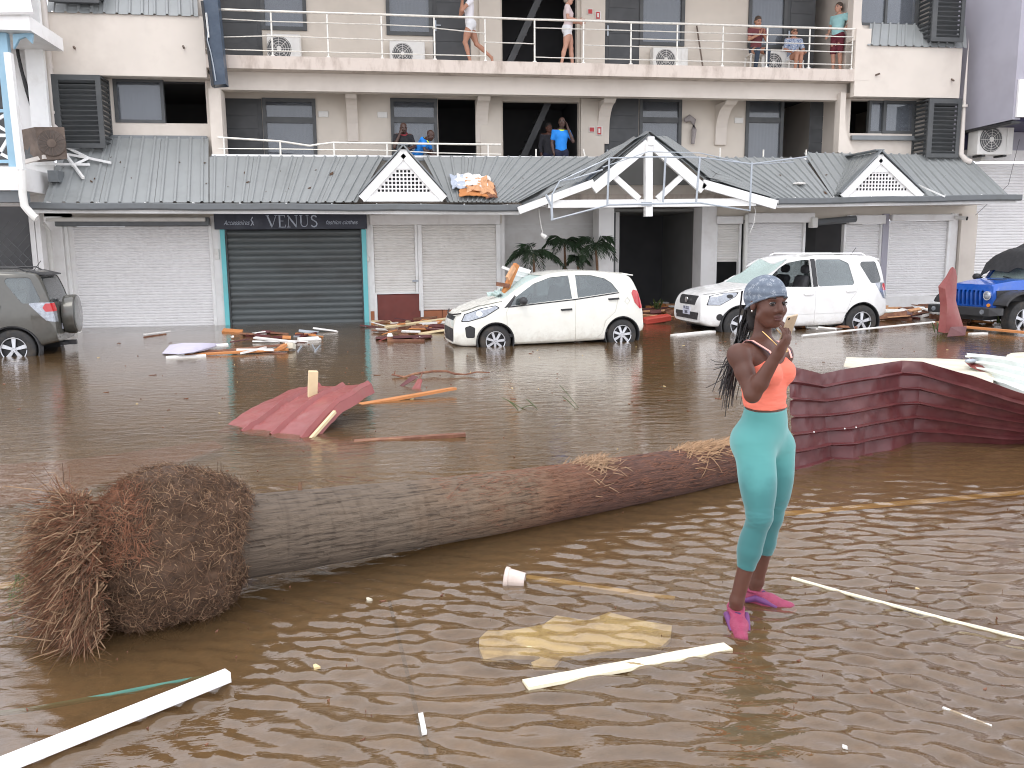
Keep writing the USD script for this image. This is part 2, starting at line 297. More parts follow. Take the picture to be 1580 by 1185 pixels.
def door_part(h,Y,angle=0.,panels=True):
    """A dark door leaf with mouldings and a handle; angle swings it out about its right edge."""
    x0,x1,z0,z1=h; w=x1-x0; q=G().box(-w,0,-.045,0,0,z1-z0); q2=G()
    if panels:
        nb=7; zz=np.linspace(.1,z1-z0-.1,nb+1)
        for a,b in zip(zz,zz[1:]): q.box(-w+.10,-.10,-.057,-.04,a+.012,b-.012)
    q2.box(-w+.05,-w+.09,-.075,-.045,.95,1.2); q2.bar((-w+.07,-.095,1.08),(-w+.2,-.095,1.08),.022); q2.bar((-w+.07,-.045,1.08),(-w+.07,-.1,1.08),.02)
    c,s=math.cos(angle),math.sin(angle); M=np.array([[c,-s,0],[s,c,0],[0,0,1]])
    def tr(gg): v,f=gg.arr(); return (v@M.T+np.array([x1,Y,z0]),f)
    d=part(hotel,'door',tr(q),L['door_grey']); part(d,'handle',tr(q2),L['galvanised'])
# openings of the balcony back wall, floor by floor
f2=dict(d1=(335,None,405),w1=(405,47,475),w2=(597,55,668),d2=(668,None,726),hall=(775,None,890),d3=(933,None,986),w3=(986,71,1055),w4=(1153,75,1212),d4=(1212,None,1284))
for k,(a,b,c) in f2.items():
    zb=Z2 if b is None else ay((a+c)/2,b,YW)[2]; H2[k]=(ay(a,70,YW)[0],ay(c,70,YW)[0],zb,8.35)
f1=dict(d1=(336,405),w1=(406,488),w2=(603,675),d2=(676,735),hall=(776,893),d3=(933,985),w3=(986,1051),w4=(1150,1208),d4=(1209,1292))
for k,(a,c) in f1.items():
    zt=ay((a+c)/2,{'hall':157}.get(k,152),YW)[2]; H1[k]=(ay(a,190,YW)[0],ay(c,190,YW)[0],Z1 if k[0]!='w' else Z1+.05,zt)
wall=G(); XL,XR=LBX-.02,RBX+.02
holed(wall,XL,XR,Z1,5.735,YW,YW+.2,list(H1.values())); holed(wall,XL,XR,Z2,8.99,YW,YW+.2,list(H2.values()))
part(hotel,'balcony_wall',wall,L['wall_cream'])
for H in (H1,H2):
    for k,h in H.items():
        if k[0]=='w': win_part(h,YW+.02,transom=[.78] if H is H1 else [.82],f=.085)
for H in (H1,H2):
    for k in ('d1','d3'): door_part(H[k],YW+.03)
door_part(H2['d2'],YW+.03); h=H2['d4']; door_part((h[0],h[0]+.78,h[2],h[3]),YW+.03)
h=H1['d4']; door_part((h[0]+(h[1]-h[0])*.52,h[1]-.02,h[2],h[3]),YW-.05,-.55)
# rooms behind
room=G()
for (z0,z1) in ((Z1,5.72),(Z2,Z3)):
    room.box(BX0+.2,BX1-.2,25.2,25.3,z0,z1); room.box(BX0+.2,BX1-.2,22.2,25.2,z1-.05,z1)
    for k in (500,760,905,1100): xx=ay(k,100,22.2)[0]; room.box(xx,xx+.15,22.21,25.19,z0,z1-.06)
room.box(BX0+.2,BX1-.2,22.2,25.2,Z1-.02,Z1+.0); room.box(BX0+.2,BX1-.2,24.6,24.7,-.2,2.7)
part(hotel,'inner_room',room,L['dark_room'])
# stair flights seen in the two halls
for H in (H1,H2):
    h=H['hall']; q=G(); x0=h[0]+.15
    for i in range(9): q.box(x0+.12*i,x0+.12*i+.2,22.5+.02*i,23.3,h[2]+.32+.24*i,h[2]+.36+.24*i)
    q.bar((x0+.02,22.45,h[2]+.2),(x0+1.15,22.6,h[2]+2.5),.07,.16); part(hotel,'stair',q,L['door_grey'])
# slabs and beams
b=G(); b.box(LBX,RBX,YF,YW+.3,5.74,Z2); part(hotel,'balcony_slab',b,L['slab_render'])
b=G(); b.box(LBX,RBX,YF+.36,YF+.62,5.34,5.737); part(hotel,'balcony_beam',b,L['cream_render'])
b=G(); b.box(BX0,BX1,YF-.0,25.4,Z1-.22,Z1-.001); part(hotel,'floor_slab',b,L['slab_render'])
b=G(); b.box(LBX-.1,RBX+.1,19.7,22.4,9.0,9.22); part(hotel,'upper_slab',b,L['slab_render'])
# brackets: curved corbels under the beam
for px_,w_ in ((543,.26),(742,.30),(930,.30),(1112,.30)):
    xb=ay(px_,160,YW)[0]
    t=np.linspace(0,np.pi/2,9); zt=5.34; pr_=[(YW,zt),(YF+.64,zt)]+[(YF+.64+.12+(.55)*(math.sin(a)),zt-.08-.62*(1-math.cos(a))) for a in t]+[(YW-.08,zt-1.0),(YW,zt-1.0)]
    part(hotel,'bracket',G().prism(pr_,'x',xb-w_/2,xb+w_/2),L['cream_render'])
# pilasters of the back wall
for a,c in ((741,773),(895,931)):
    x0,x1=ay(a,190,YW)[0],ay(c,190,YW)[0]; q=G(); q.box(x0,x1,YW-.10,YW-.003,Z1,5.43); q.box(x0,x1,YW-.10,YW-.003,Z2,Z3-.01); part(hotel,'pilaster',q,L['wall_cream'])
# bays
def bay(xa,xb,pz0,pz1,wins,side,name):
    q=G(); q.box(xa,xb,YF,YF+.18,pz0,pz1); part(hotel,'bay_panel',q,L['cream_render'])
    wl=G(); holed(wl,xa,xb,Z1,pz0+.02,YB,YB+.2,wins[:1]); holed(wl,xa,xb,pz0+.021,8.25,YB,YB+.2,wins[1:]); part(hotel,'bay_wall',wl,L['cream_render'])
    part(hotel,'bay_soffit',G().box(xa,xb,YF+.183,YB-.003,pz0+.02,pz0+.12),L['slab_render'])
    for xx in (xa,xb-.16): part(hotel,'bay_cheek',G().box(xx,xx+.16,YF+.183,22.3,pz0+.13,Z3) if False else G().box(xx+.003,xx+.157,YB+.203,25.3,Z1,8.25),L['cream_render'])
lw=rect(176,122,318,190,YB); lw2=(ay(150,5,YB)[0],ay(300,5,YB)[0],ay(200,2,YB)[2],8.1)
rw=rect(1312,155,1412,206,YB); rw2=(ay(1318,20,YB)[0],ay(1416,20,YB)[0],ay(1370,40,YB)[2],8.1)
pzl=(ay(200,117,YF)[2],ay(200,22,YF)[2]); pzr=(ay(1400,150,YF)[2],ay(1400,72,YF)[2])
bay(BX0,LBX,pzl[0],pzl[1],[lw,lw2],-1,'left'); bay(RBX,BX1-.1,pzr[0],pzr[1],[rw,rw2],1,'right')
win_part((lw[0],lw[0]+(lw[1]-lw[0])*.54,lw[2],lw[3]),YB+.05,f=.07); win_part(lw2,YB+.05,mullion=[.5])
win_part((rw[0]+(rw[1]-rw[0])*.29,rw[0]+(rw[1]-rw[0])*.56,rw[2],rw[3]),YB+.08); win_part((rw[0]+(rw[1]-rw[0])*.5,rw[1],rw[2],rw[3]),YB+.05,f=.07); win_part(rw2,YB+.05,mullion=[.5])
# lower corner columns of the bays with their flared feet
x=ay(327,180,YF)[0]; part(hotel,'bay_column',G().box(LBX-.02,LBX+.24,YF+.19,YB+.25,3.7,5.33),L['cream_render'])
t=np.linspace(0,1,8); xr=RBX; pl=[(xr-.14,5.5),(xr+.0,5.5)]+[(xr+.0+.42*u**3,5.2-1.25*u) for u in t]+[(xr+.30,3.86),(xr-.14,4.05)]
part(hotel,'bay_column',G().prism([(a-.1,c) for a,c in pl],'y',YF+.19,YF+.45),L['cream_render'])
pl=[(xr-.10,Z3),(xr+.12,Z3),(xr+.12,7.3)]+[(xr+.12+.3*u**3,7.3-.5*u) for u in t]+[(xr-.10,6.7)]
part(hotel,'bay_column',G().prism(pl,'y',YF+.05,YF+.30),L['cream_render'])
part(hotel,'bay_column',G().box(RBX-.02,ay(1343,80,YF)[0],YF-.004,YF+.2,Z2-.25,ay(1330,44,YF)[2]),L['cream_render'])
# louvred boxes
def louvre(x0,x1,z0,z1,side,y0=YF-.16):
    """A box of slanted slats standing off the wall, open face and one slatted side."""
    q=G(); f=.13; d=YB-y0; xo=x1 if side>0 else x0
    q.box(x0,x0+f,y0,y0+.05,z0,z1); q.box(x1-f*.8,x1,y0,y0+.05,z0,z1); q.box(x0+f,x1-f*.8,y0+.002,y0+.048,z1-.12,z1); q.box(x0+f,x1-f*.8,y0+.002,y0+.048,z0,z0+.1)
    q.box(x0+.01,x1-.01,y0+.052,YB-.01,z1-.04,z1-.002); q.box(x0+.05,x1-.05,y0+.2,y0+.23,z0+.02,z1-.05)
    xs=x1-.04 if side>0 else x0; q.box(xs,xs+.04,YB-.06,YB-.004,z0,z1)
    b=part(hotel,'louvre_box',q,L['graphite_paint'])
    n=max(4,int((z1-z0-.2)/.098))
    for i in range(n):
        z=z0+.13+(z1-z0-.26)*i/(n-1); part(b,'slat',G().bar((x0+f,y0+.035,z),(x1-f*.8,y0+.035,z),.085,.014,up=(0,.75,1)),L['graphite_paint'])
    for i in range(n):
        z=z0+.13+(z1-z0-.26)*i/(n-1); xs=x1-.02 if side>0 else x0+.02
        part(b,'side_slat',G().bar((xs,y0+.055,z),(xs,YB-.07,z),.07,.014,up=(.75*side*-1,0,1)),L['graphite_paint'])
r_=rect(83,115,158,228,YF-.16); louvre(*r_,1)
r_=rect(1432,152,1482,243,YF-.16); louvre(*r_,-1)
r_=rect(1440,-40,1490,64,YF-.16); louvre(*r_,-1)
r_=rect(72,-60,150,3,YF-.16); louvre(*r_,1)
# ------------------------------------------------------------------ tin roofs
EZ,EY=2.74,19.25; KR=(3.86-2.74)/(20.55-19.25)     # eave height and depth, slope of the awning roof
def ribbed(a,b,c,d,pitch=.26,parent=None,mt='roof_grey',name='roof_sheet',per=4,th=.006,wave=0.,seed=0):
    """Tin sheets with upstanding ribs between eave a-b and top c-d (a below c), one part per sheet."""
    a,b,c,d=map(lambda p:np.asarray(p,float),(a,b,c,d)); Lx=max(np.linalg.norm(b-a),np.linalg.norm(d-c)); n=max(1,round(Lx/pitch/per)); R=np.random.default_rng(seed)
    N=np.cross(b-a,c-a); N/=np.linalg.norm(N)
    for k in range(n):
        us=[]; hs=[]
        for j in range(per):
            for du,h in ((0,0),(.36,0),(.44,.036),(.56,.036),(.64,0)): us.append((k+(j+du)/per)/n); hs.append(h)
        us.append((k+1.0)/n); hs.append(0); us=np.array(us); us[0]+=.004/n; us[-1]-=.004/n
        lo=-.01*R.random(); rows=[]
        for v in (lo,.33,.66,1.):
            P=(a+(b-a)*us[:,None])*(1-v)+(c+(d-c)*us[:,None])*v+N*(np.array(hs)[:,None]+wave*math.sin(v*5+k))
            rows.append(P)
        part(parent,name,G().slab(np.array(rows).transpose(1,0,2),-th),L[mt])
def roofp(px_,py_): # point of the awning roof plane
    d=ray(px_,py_); t=(EZ+KR*(0-EY)-1.72)/(d[2]-KR*d[1]); return EYE+d*t
ex=lambda p:ay(p,310,EY)[0]
ribbed((ex(66),EY,EZ),(ex(322),EY,EZ),roofp(100,212),roofp(322,212),parent=hotel,seed=1)
ribbed((ex(323),EY,EZ),(ex(551),EY,EZ),roofp(323,242),roofp(592,242),parent=hotel,seed=2)
def flat(p): return np.array([p[0],p[1],p[2]])
ribbed((ex(690),EY,EZ),(ex(800),EY,EZ),roofp(652,242),roofp(930,243),parent=hotel,seed=3)
ribbed((ex(1196),EY,EZ),(ex(1290),EY,EZ),roofp(1070,243),roofp(1240,244),parent=hotel,seed=4)
ribbed((ex(1290),EY,EZ),(ex(1567),EY,EZ),roofp(1240,236),roofp(1492,240),parent=hotel,seed=5)
# flashings and the parapet of the first floor gallery
pz=ay(700,242,YF)[2]
part(hotel,'parapet',G().box(LBX,RBX,YF+.03,YF+.17,Z1,pz-.02),L['cream_render'])
part(hotel,'parapet_cap',G().box(LBX,RBX,YF+.0,YF+.19,pz-.018,pz+.025),L['white_frame'])
part(hotel,'roof_flashing',G().box(LBX,RBX,YF-.09,YF-.005,pz-.10,pz-.03),L['roof_ridge'])
for a,c in ((170,320),(1312,1482)):
    x0,x1=ay(a,210,YB)[0],ay(c,210,YB)[0]; zz=ay((a+c)/2,214,YB)[2]; part(hotel,'roof_flashing',G().box(x0,x1,YB-.10,YB-.003,zz-.05,zz+.06),L['roof_ridge'])
# little lean-to roofs above the bay panels
for a,c,yt,yb in ((72,306,-12,22),(1338,1492,38,72)):
    p0,p1=ay(a,yb,YF-.03),ay(c,yb,YF-.03); p0[2]=p1[2]=(p0[2]+p1[2])/2; q0,q1=ay(a+4,yt,YB),ay(c-2,yt,YB); q0[2]=q1[2]=(q0[2]+q1[2])/2
    ribbed(p0,p1,q0,q1,parent=hotel,seed=a)
# gables
def gable(pa,pl,pr,Yg=EY-.04,lattice=True):
    """Small gablet: two ribbed slopes running back, white barge boards and a pierced panel."""
    A,Lf,R_=ay(*pa,Yg),ay(*pl,Yg),ay(*pr,Yg); Lf[2]=R_[2]=(Lf[2]+R_[2])/2
    xm=A[0]; zb=Lf[2]; za=A[2]; yback=lambda z:EY+(z-EZ)/KR
    for s,(P) in ((-1,Lf),(1,R_)):
        a=np.array([P[0],Yg,zb+.06]); b=np.array([xm,Yg,za+.06]); c=np.array([P[0],yback(zb)+.03,zb+.06]); d=np.array([xm,yback(za)+.25,za+.06])
        if s<0: ribbed(a,c,b,d,parent=hotel,per=2,seed=int(pa[0]))
        else: ribbed(c,a,d,b,parent=hotel,per=2,seed=int(pa[0])+3)
        # ridge plate along the barge
        w=.18; part(hotel,'barge_flashing',G().bar(a+[0,-.01,.02],b+[0,-.01,.02],.20,.03,up=(-s*(za-zb),0,abs(P[0]-xm))),L['roof_ridge'])
        part(hotel,'barge_board',G().bar(np.array([P[0]+s*-.07,Yg-.05,zb-.02]),np.array([xm,Yg-.05,za-.10]),.05,.17,up=(0,0,1)),L['white_frame'])
    part(hotel,'gable_tip',G().prism([(xm-.33,za-.42),(xm+.33,za-.42),(xm+.07,za-.01),(xm-.07,za-.01)],'y',Yg-.045,Yg-.035),L['white_frame'])
    part(hotel,'gable_sill',G().box(Lf[0]+.1,R_[0]-.1,Yg-.06,Yg+.02,zb-.07,zb+.05),L['white_frame'])
    part(hotel,'ridge_cap',G().bar((xm,Yg-.02,za+.10),(xm,yback(za)+.3,za+.10),.22,.03),L['roof_ridge'])
    if lattice:
        lat=G(); x0,x1=Lf[0]+.16,R_[0]-.16; hz=za-.2-zb; s=.082; hole=.052
        tri=Polygon([(x0,zb+.04),(x1,zb+.04),(xm,za-.16)]); holes=[]
        inner=tri.buffer(-.05); P=tri; k=0
        from shapely.geometry import box as sbox
        from shapely.ops import unary_union
        hs=[]
        for i in range(int((x1-x0)/s)+1):
            for j in range(int(hz/s)+1):
                c=(x0+s*(i+.5),zb+.08+s*j)
                q=sbox(c[0]-hole/2,c[1]-hole/2,c[0]+hole/2,c[1]+hole/2)
                if inner.contains(q): hs.append(q)
        P=tri.difference(unary_union(hs)); part(hotel,'lattice_panel',G().prism(P,'y',Yg-.03,Yg-.01),L['white_paint'])
        part(hotel,'gable_back',G().prism(tri,'y',Yg+.15,Yg+.16),L['dark_room'])
gable((622,230),(553,306),(690,306)); gable((1357,238),(1294,303),(1424,303))
# gutters and fascias
def eave(pa,pb,ya,yb,dip=None):
    x0,x1=ex(pa),ex(pb); z0,z1=ay(pa,ya,EY-.12)[2],ay(pb,yb,EY-.12)[2]
    f=G().bar((x0,EY-.05,z0-.17),(x1,EY-.05,z1-.17),.03,.17); part(hotel,'fascia',f,L['white_frame'])
    n=int((x1-x0)/.8)+1; xs=np.linspace(x0,x1,n*3+1); R=np.random.default_rng(int(pa)); P=[]
    prof=[(.0,.02),(.0,-.10),(-.03,-.125),(-.11,-.125),(-.135,-.10),(-.14,.0),(-.128,.012)]
    for x in xs:
        z=z0+(z1-z0)*(x-x0)/(x1-x0); w=.012*math.sin(x*2.3)+R.normal(0,.004); 
        P.append([(x,EY-.068+y+w,z-.06+zz+w*.6) for y,zz in prof])
    part(hotel,'gutter',G().slab(np.array(P),-.006),L['gutter_grey'])
    for x in np.arange(x0+.4,x1,.95):
        z=z0+(z1-z0)*(x-x0)/(x1-x0); part(hotel,'gutter_clip',G().box(x-.012,x+.012,EY-.2,EY-.03,z-.045,z-.03),L['white_frame'])
eave(46,800,309,313); eave(1196,1567,303,297)
part(hotel,'awning_ceiling',G().box(ex(46),ex(800),EY+.02,YS-.01,2.60,2.63),L['white_paint']); part(hotel,'awning_ceiling',G().box(ex(1196),ex(1560),EY+.3,YS-.01,2.72,2.75),L['white_paint'])
# ------------------------------------------------------------------ shop fronts
def shutter(x0,x1,z0,z1,pitch=.062,m='white_slat',Y=YS,fr='white_frame',frame=.07,box=True,individual=False,bent=0.,gap=None):
    q=G()
    for a,b in ((x0,x0+frame),(x1-frame,x1)): q.box(a,b,Y-.05,Y+.09,z0 if gap is None else -.2,z1)
    q.box(x0+frame,x1-frame,Y+.04,Y+.085,z1-.05,z1); s=part(hotel,'roller_shutter',q,L[fr])
    n=int((z1-z0)/pitch); a,b=x0+frame+.004,x1-frame-.004
    R=np.random.default_rng(int(abs(x0*100)))
    if individual:
        for i in range(n):
            za=z0+(z1-z0)*i/n; zb=za+(z1-z0)/n; k=np.linspace(0,1,9); prof=[(Y+.04-.035*math.sin(math.pi*u)**.7,za+(zb-za)*u) for u in k]+[(Y+.06,zb),(Y+.06,za)]
            part(s,'slat',G().prism(prof,'x',a,b),L[m],smooth=40)
    else:
        q=G()
        for i in range(n):
            za=z0+(z1-z0)*i/n; zb=za+(z1-z0)/n; o=R.normal(0,.0015)
            prof=[(Y+.03,za),(Y+.014+o,za+.006),(Y+.004+o,(za+zb)/2),(Y+.010+o,zb-.006),(Y+.03,zb)]; q.prism(prof,'x',a,b)
        part(s,'slats',q,L[m],kind='stuff')
    return s
def roller_box(x0,x1,z0,z1,Y=YS,m='white_paint',d=.24): part(hotel,'roller_box',m3_geo(cbox(x0,x1,Y-d,Y-.055,z0,z1,.015)),L[m])
def m3_geo(m): return G().tm(m)
ZB=-.2
def col(xa,xb,zt=2.52,z0=ZB,Y0=YS-.03,Y1=YS+.22,m='white_paint',name='shop_pillar'): 
    x0,x1=ay(xa,420,YS)[0],ay(xb,420,YS)[0]; part(hotel,name,G().box(x0,x1,Y0,Y1,z0,zt),L[m])
X=lambda p,y=420:ay(p,y,YS)[0]
Zs=lambda y,x=700:ay(x,y,YS)[2]
# header wall over the openings
part(hotel,'shop_header',G().box(X(75),X(775),YS+.0,YS+.25,Zs(345),2.775),L['wall_cream'])
part(hotel,'shop_header',G().box(X(1100),X(1500),YS+.0,YS+.25,Zs(338,1300),2.775),L['wall_cream'])
col(76,103); col(330,345,m='white_paint'); col(566,577,m='white_paint')
shutter(X(106),X(331),ZB,Zs(349,220)); roller_box(X(96),X(330),Zs(349,220),Zs(336,220),m='gutter_grey',d=.2)
part(hotel,'awning_tube',G().tube([(X(90),YS-.42,Zs(341,90)+.02),(X(327),YS-.42,Zs(341,320)+.02)],.045,12),L['white_plastic'])
# the dark shutter between turquoise jambs
part(hotel,'turquoise_jamb',G().box(X(344),X(351),YS-.09,YS+.2,ZB,Zs(354,345)),L['turquoise_paint'])
part(hotel,'turquoise_jamb',G().box(X(560),X(567),YS-.09,YS+.2,ZB,Zs(354,560)),L['turquoise_paint'])
shutter(X(350),X(561),ZB,Zs(355,450),pitch=.138,m='steel_shutter',fr='graphite_paint',frame=.05,individual=True)
for px_,py_ in ((337,388),(337,396),(568,400)): part(hotel,'switch_box',m3_geo(cbox(X(px_)-.05,X(px_)+.05,YS-.07,YS-.033,Zs(py_,px_)-.06,Zs(py_,px_)+.06,.008)),L['white_plastic'])
# sign board
sx0,sx1=ay(330,342,YS-.16)[0],ay(566,342,YS-.16)[0]; sz0,sz1=ay(448,353.5,YS-.16)[2],ay(448,329,YS-.16)[2]
sg=thing('shop_sign','dark navy shop sign reading VENUS in pale serif capitals above the dark shutter','sign',((sx0+sx1)/2,YS-.16,sz0))
part(sg,'board',G().box(sx0,sx1,YS-.14,YS-.01,sz0,sz1),L['sign_navy'])
part(sg,'board_rim',G().box(sx0,sx1,YS-.147,YS-.142,sz1-.02,sz1),L['gutter_grey'])
def strokes(parent,items,m='sign_letter',y=YS-.152,name='letter'):
    for its in items:
        q=G()
        for poly in its: q.prism(poly,'y',y,y+.009)
        part(parent,name,q,L[m])
def stroke(pts,w): 
    from shapely.geometry import LineString
    return LineString(pts).buffer(w/2,cap_style='flat',join_style='mitre')
def serif_word(word,x,z,h,sp=.16):
    """Roman capitals with thick and thin strokes and small serifs."""
    t,n=h*.13,h*.05; out=[]
    for c in word:
        S=[]
        if c=='V': S=[stroke([(x+.02*h,z+h),(x+.40*h,z)],t),stroke([(x+.40*h,z),(x+.76*h,z+h)],n),stroke([(x-.1*h,z+h),(x+.18*h,z+h)],n),stroke([(x+.62*h,z+h),(x+.9*h,z+h)],n)]; w=.8
        if c=='E': S=[stroke([(x+.1*h,z),(x+.1*h,z+h)],t),stroke([(x,z),(x+.58*h,z)],n),stroke([(x,z+h),(x+.54*h,z+h)],n),stroke([(x+.1*h,z+.52*h),(x+.42*h,z+.52*h)],n),stroke([(x+.58*h,z),(x+.60*h,z+.2*h)],n),stroke([(x+.54*h,z+h),(x+.55*h,z+.82*h)],n)]; w=.62
        if c=='N': S=[stroke([(x+.08*h,z),(x+.08*h,z+h)],n),stroke([(x+.02*h,z+h),(x+.74*h,z)],t),stroke([(x+.74*h,z),(x+.74*h,z+h)],n),stroke([(x-.06*h,z),(x+.22*h,z)],n),stroke([(x+.6*h,z+h),(x+.88*h,z+h)],n)]; w=.86
        if c=='U': 
            a=np.linspace(np.pi,2*np.pi,14); S=[stroke([(x+.12*h,z+h),(x+.12*h,z+.3*h)],t),stroke([(x+.66*h,z+h),(x+.66*h,z+.3*h)],n),stroke([(x+.39*h+.27*h*math.cos(u),z+.32*h+.29*h*math.sin(u)) for u in a],n*1.4),stroke([(x-.02*h,z+h),(x+.26*h,z+h)],n),stroke([(x+.54*h,z+h),(x+.78*h,z+h)],n)]; w=.8
        if c=='S':
            pts=[(.50,.84),(.40,.95),(.26,.98),(.12,.92),(.07,.78),(.12,.64),(.30,.53),(.46,.42),(.52,.26),(.46,.10),(.30,.02),(.14,.04),(.04,.16)]; S=[stroke([(x+a*h,z+b*h) for a,b in pts],t*.8)]; w=.56
        out.append(S); x+=(w+sp)*h
    return out
from shapely.geometry import LineString
zc=(sz0+sz1)/2; hh=(sz1-sz0)*.74
xa=ay(410,342,YS-.16)[0]; strokes(sg,serif_word('VENUS',xa+.03,zc-hh/2,hh,.15))
def script_word(parent,word,x0,x1,zc,h):
    m=meshkit.text_mesh(word,h,.004); v=np.array(m.vertices); v[:,0]*=(x1-x0)/np.ptp(v[:,0]); v[:,0]+=x0-v[:,0].min()+v[:,1]*.35
    q=G().add(np.c_[v[:,0],YS-.147-v[:,2],v[:,1]+zc-h*.5],np.array(m.faces)[:,::-1]); part(parent,'small_lettering',q,L['sign_letter'])
script_word(sg,'Accessoires',ay(345,344,YS-.16)[0],ay(384,344,YS-.16)[0],zc-.03,.10)
script_word(sg,'fashion clothes',ay(502,344,YS-.16)[0],ay(551,344,YS-.16)[0],zc-.03,.085)
xk=ay(388,342,YS-.16)[0]; part(sg,'figure_emblem',G().prism(stroke([(xk-.02,zc-.1),(xk+.03,zc-.02),(xk-.01,zc+.03),(xk+.03,zc+.10)],.02),'y',YS-.152,YS-.143).prism(stroke([(xk-.0,zc+.0),(xk+.05,zc-.09)],.014),'y',YS-.151,YS-.143),L['sign_letter'])
# cream shutters with the oxblood lower panel
roller_box(X(573),X(772),Zs(347,670),Zs(331,670),d=.10)
shutter(X(574),X(645),Zs(453,610),Zs(347,610),m='cream_slat',frame=.06); shutter(X(645.5),X(772),Zs(478,700),Zs(347,700),m='cream_slat',frame=.10)
part(hotel,'shutter_lock',G().box(X(636),X(645),YS-.075,YS-.05,Zs(434),Zs(431)),L['galvanised'])
pn=part(hotel,'door_panel',G().box(X(581),X(647),YS-.03,YS+.03,ZB,Zs(454,610)),L['oxblood_panel'])
part(pn,'panel_frame',G().box(X(576.5),X(580.5),YS-.06,YS+.04,ZB,Zs(453.5,578)).box(X(647.5),X(652),YS-.06,YS+.04,ZB,Zs(453.5,650)).box(X(577),X(651),YS-.064,YS+.038,Zs(453.4,610),Zs(451.5,610)),L['white_frame'])
for i in range(4):
    a=X(652+30*i); b=X(652+30*(i+1))-.012; part(hotel,'base_tile',G().box(a,b,YS-.03,YS+.06,ZB,Zs(478.5,700)),L['terracotta'])
part(hotel,'base_tile',G().box(X(570),X(575.5),YS-.05,YS+.0,ZB,Zs(480,575)),L['terracotta'])
# recess behind the palms, the dark passage and its columns
YR=YS+.9
part(hotel,'recess_wall',G().box(ay(765,420,YR)[0],ay(955,420,YR)[0],YR,YR+.2,ZB,2.9),L['white_paint'])
for yy in (346,353,408): zz=ay(850,yy,YR)[2]; part(hotel,'recess_rail',G().box(ay(776,420,YR)[0],ay(918,420,YR)[0],YR-.05,YR-.003,zz-.02,zz+.02),L['white_frame'])
part(hotel,'recess_cheek',G().box(X(772.5),X(779),YS+.003,YR,ZB,2.9),L['white_paint'])
col(922,945,zt=2.70,Y0=YS-.1,Y1=YS+.5,m='white_paint'); col(1079,1101,zt=2.70,Y0=YS-.1,Y1=YS+.5,m='white_paint')
part(hotel,'porch_beam',G().box(X(775),X(1105),YS-.12,YS+.25,2.705,3.2),L['white_paint'])
part(hotel,'passage_wall',G().box(X(944),X(944)+.12,YS+.503,24.6,ZB,2.69),L['concrete_inside']); part(hotel,'passage_wall',G().box(X(1101)-.12,X(1101),YS+.503,24.6,ZB,2.69),L['concrete_inside'])
part(hotel,'passage_door',G().box(X(946),X(958),YS+.52,YS+.58,ZB,2.60),L['graphite_paint'])
part(hotel,'passage_ceiling',G().box(X(944)+.13,X(1101)-.13,YS+.51,24.6,2.62,2.69),L['concrete_inside'])
# right-hand shops
shutter(X(1101.5),X(1141),Zs(404,1120),Zs(346,1120),m='cream_slat',frame=.05,gap=1); roller_box(X(1100),X(1140),Zs(346,1120),Zs(334,1120),d=.2)
part(hotel,'drain_pipe',G().tube([(X(1143),YS-.25,ZB),(X(1143),YS-.25,2.5)],.05,10),L['white_plastic'])
shutter(X(1147),X(1239),ZB,Zs(344,1190),frame=.06); roller_box(X(1146),X(1247),Zs(344,1190),Zs(329,1190),d=.24)
rb=part(hotel,'roller_barrel',G().tube([(X(1244),YS-.22,Zs(344,1244)),(X(1309),YS-.2,Zs(338,1305))],.085,14),L['gutter_grey']); part(rb,'barrel_end',m3_geo(cbox(X(1240),X(1249),YS-.34,YS-.12,Zs(352,1245),Zs(336,1245),.02)),L['white_plastic'])
shutter(X(1298),X(1357),ZB,Zs(346,1330),frame=.06); roller_box(X(1300),X(1356),Zs(346,1330),Zs(332,1330),d=.2)
part(hotel,'jamb',G().box(X(1356),X(1365),YS-.08,YS+.2,ZB,2.52),L['lavender_wall'])
shutter(X(1364),X(1461),Zs(456,1410),Zs(341,1410),frame=.07); roller_box(X(1366),X(1462),Zs(341,1410),Zs(331,1410),d=.2)
part(hotel,'shop_base',G().box(X(1365.5),X(1461),YS-.06,YS+.2,ZB,Zs(456.5,1410)),L['white_paint'])
col(1461,1472); col(1473.5,1498,Y1=YS+.4,Y0=YS-.12,m='cream_render'); part(hotel,'pavement_sill',G().box(X(1150),X(1500),YS-.5,YS-.065,ZB,.03),L['concrete_inside'])
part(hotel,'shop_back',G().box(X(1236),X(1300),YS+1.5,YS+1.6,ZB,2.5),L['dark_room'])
part(hotel,'shop_side',G().box(BX0+.1,X(76),YS,YS+.25,ZB,2.775),L['white_paint'])
# pipes
def pipe(name,pts,r,m='pipe_cream',bands=()):
    p=part(hotel,name,G().tube(pts,r,12),L[m],smooth=40)
    for b in bands: part(p,'pipe_band',G().tube([np.array(b)-[0,0,.03],np.array(b)+[0,0,.03]],r*1.2,12),L[m])
a,b=ay(64,-20,YF-.1),ay(85,192,YF-.1); xm=(a[0]+b[0])/2
pipe('downpipe',[(xm,YF-.1,a[2]),(xm,YF-.1,b[2]),(xm+.05,YF-.16,b[2]-.12)],.065,bands=[(xm,YF-.1,ay(74,105,YF)[2]),(xm,YF-.1,ay(84,175,YF)[2])])
a,b=ay(1497,58,YF-.1),ay(1490,238,YF-.1); xm=(a[0]+b[0])/2-.10
pipe('downpipe',[(xm,YF-.12,a[2]),(xm,YF-.12,b[2]),(xm+.1,YF-.2,b[2]-.16),(xm+.22,YF-.22,b[2]-.2)],.07,bands=[(xm,YF-.12,ay(1494,165,YF)[2])])
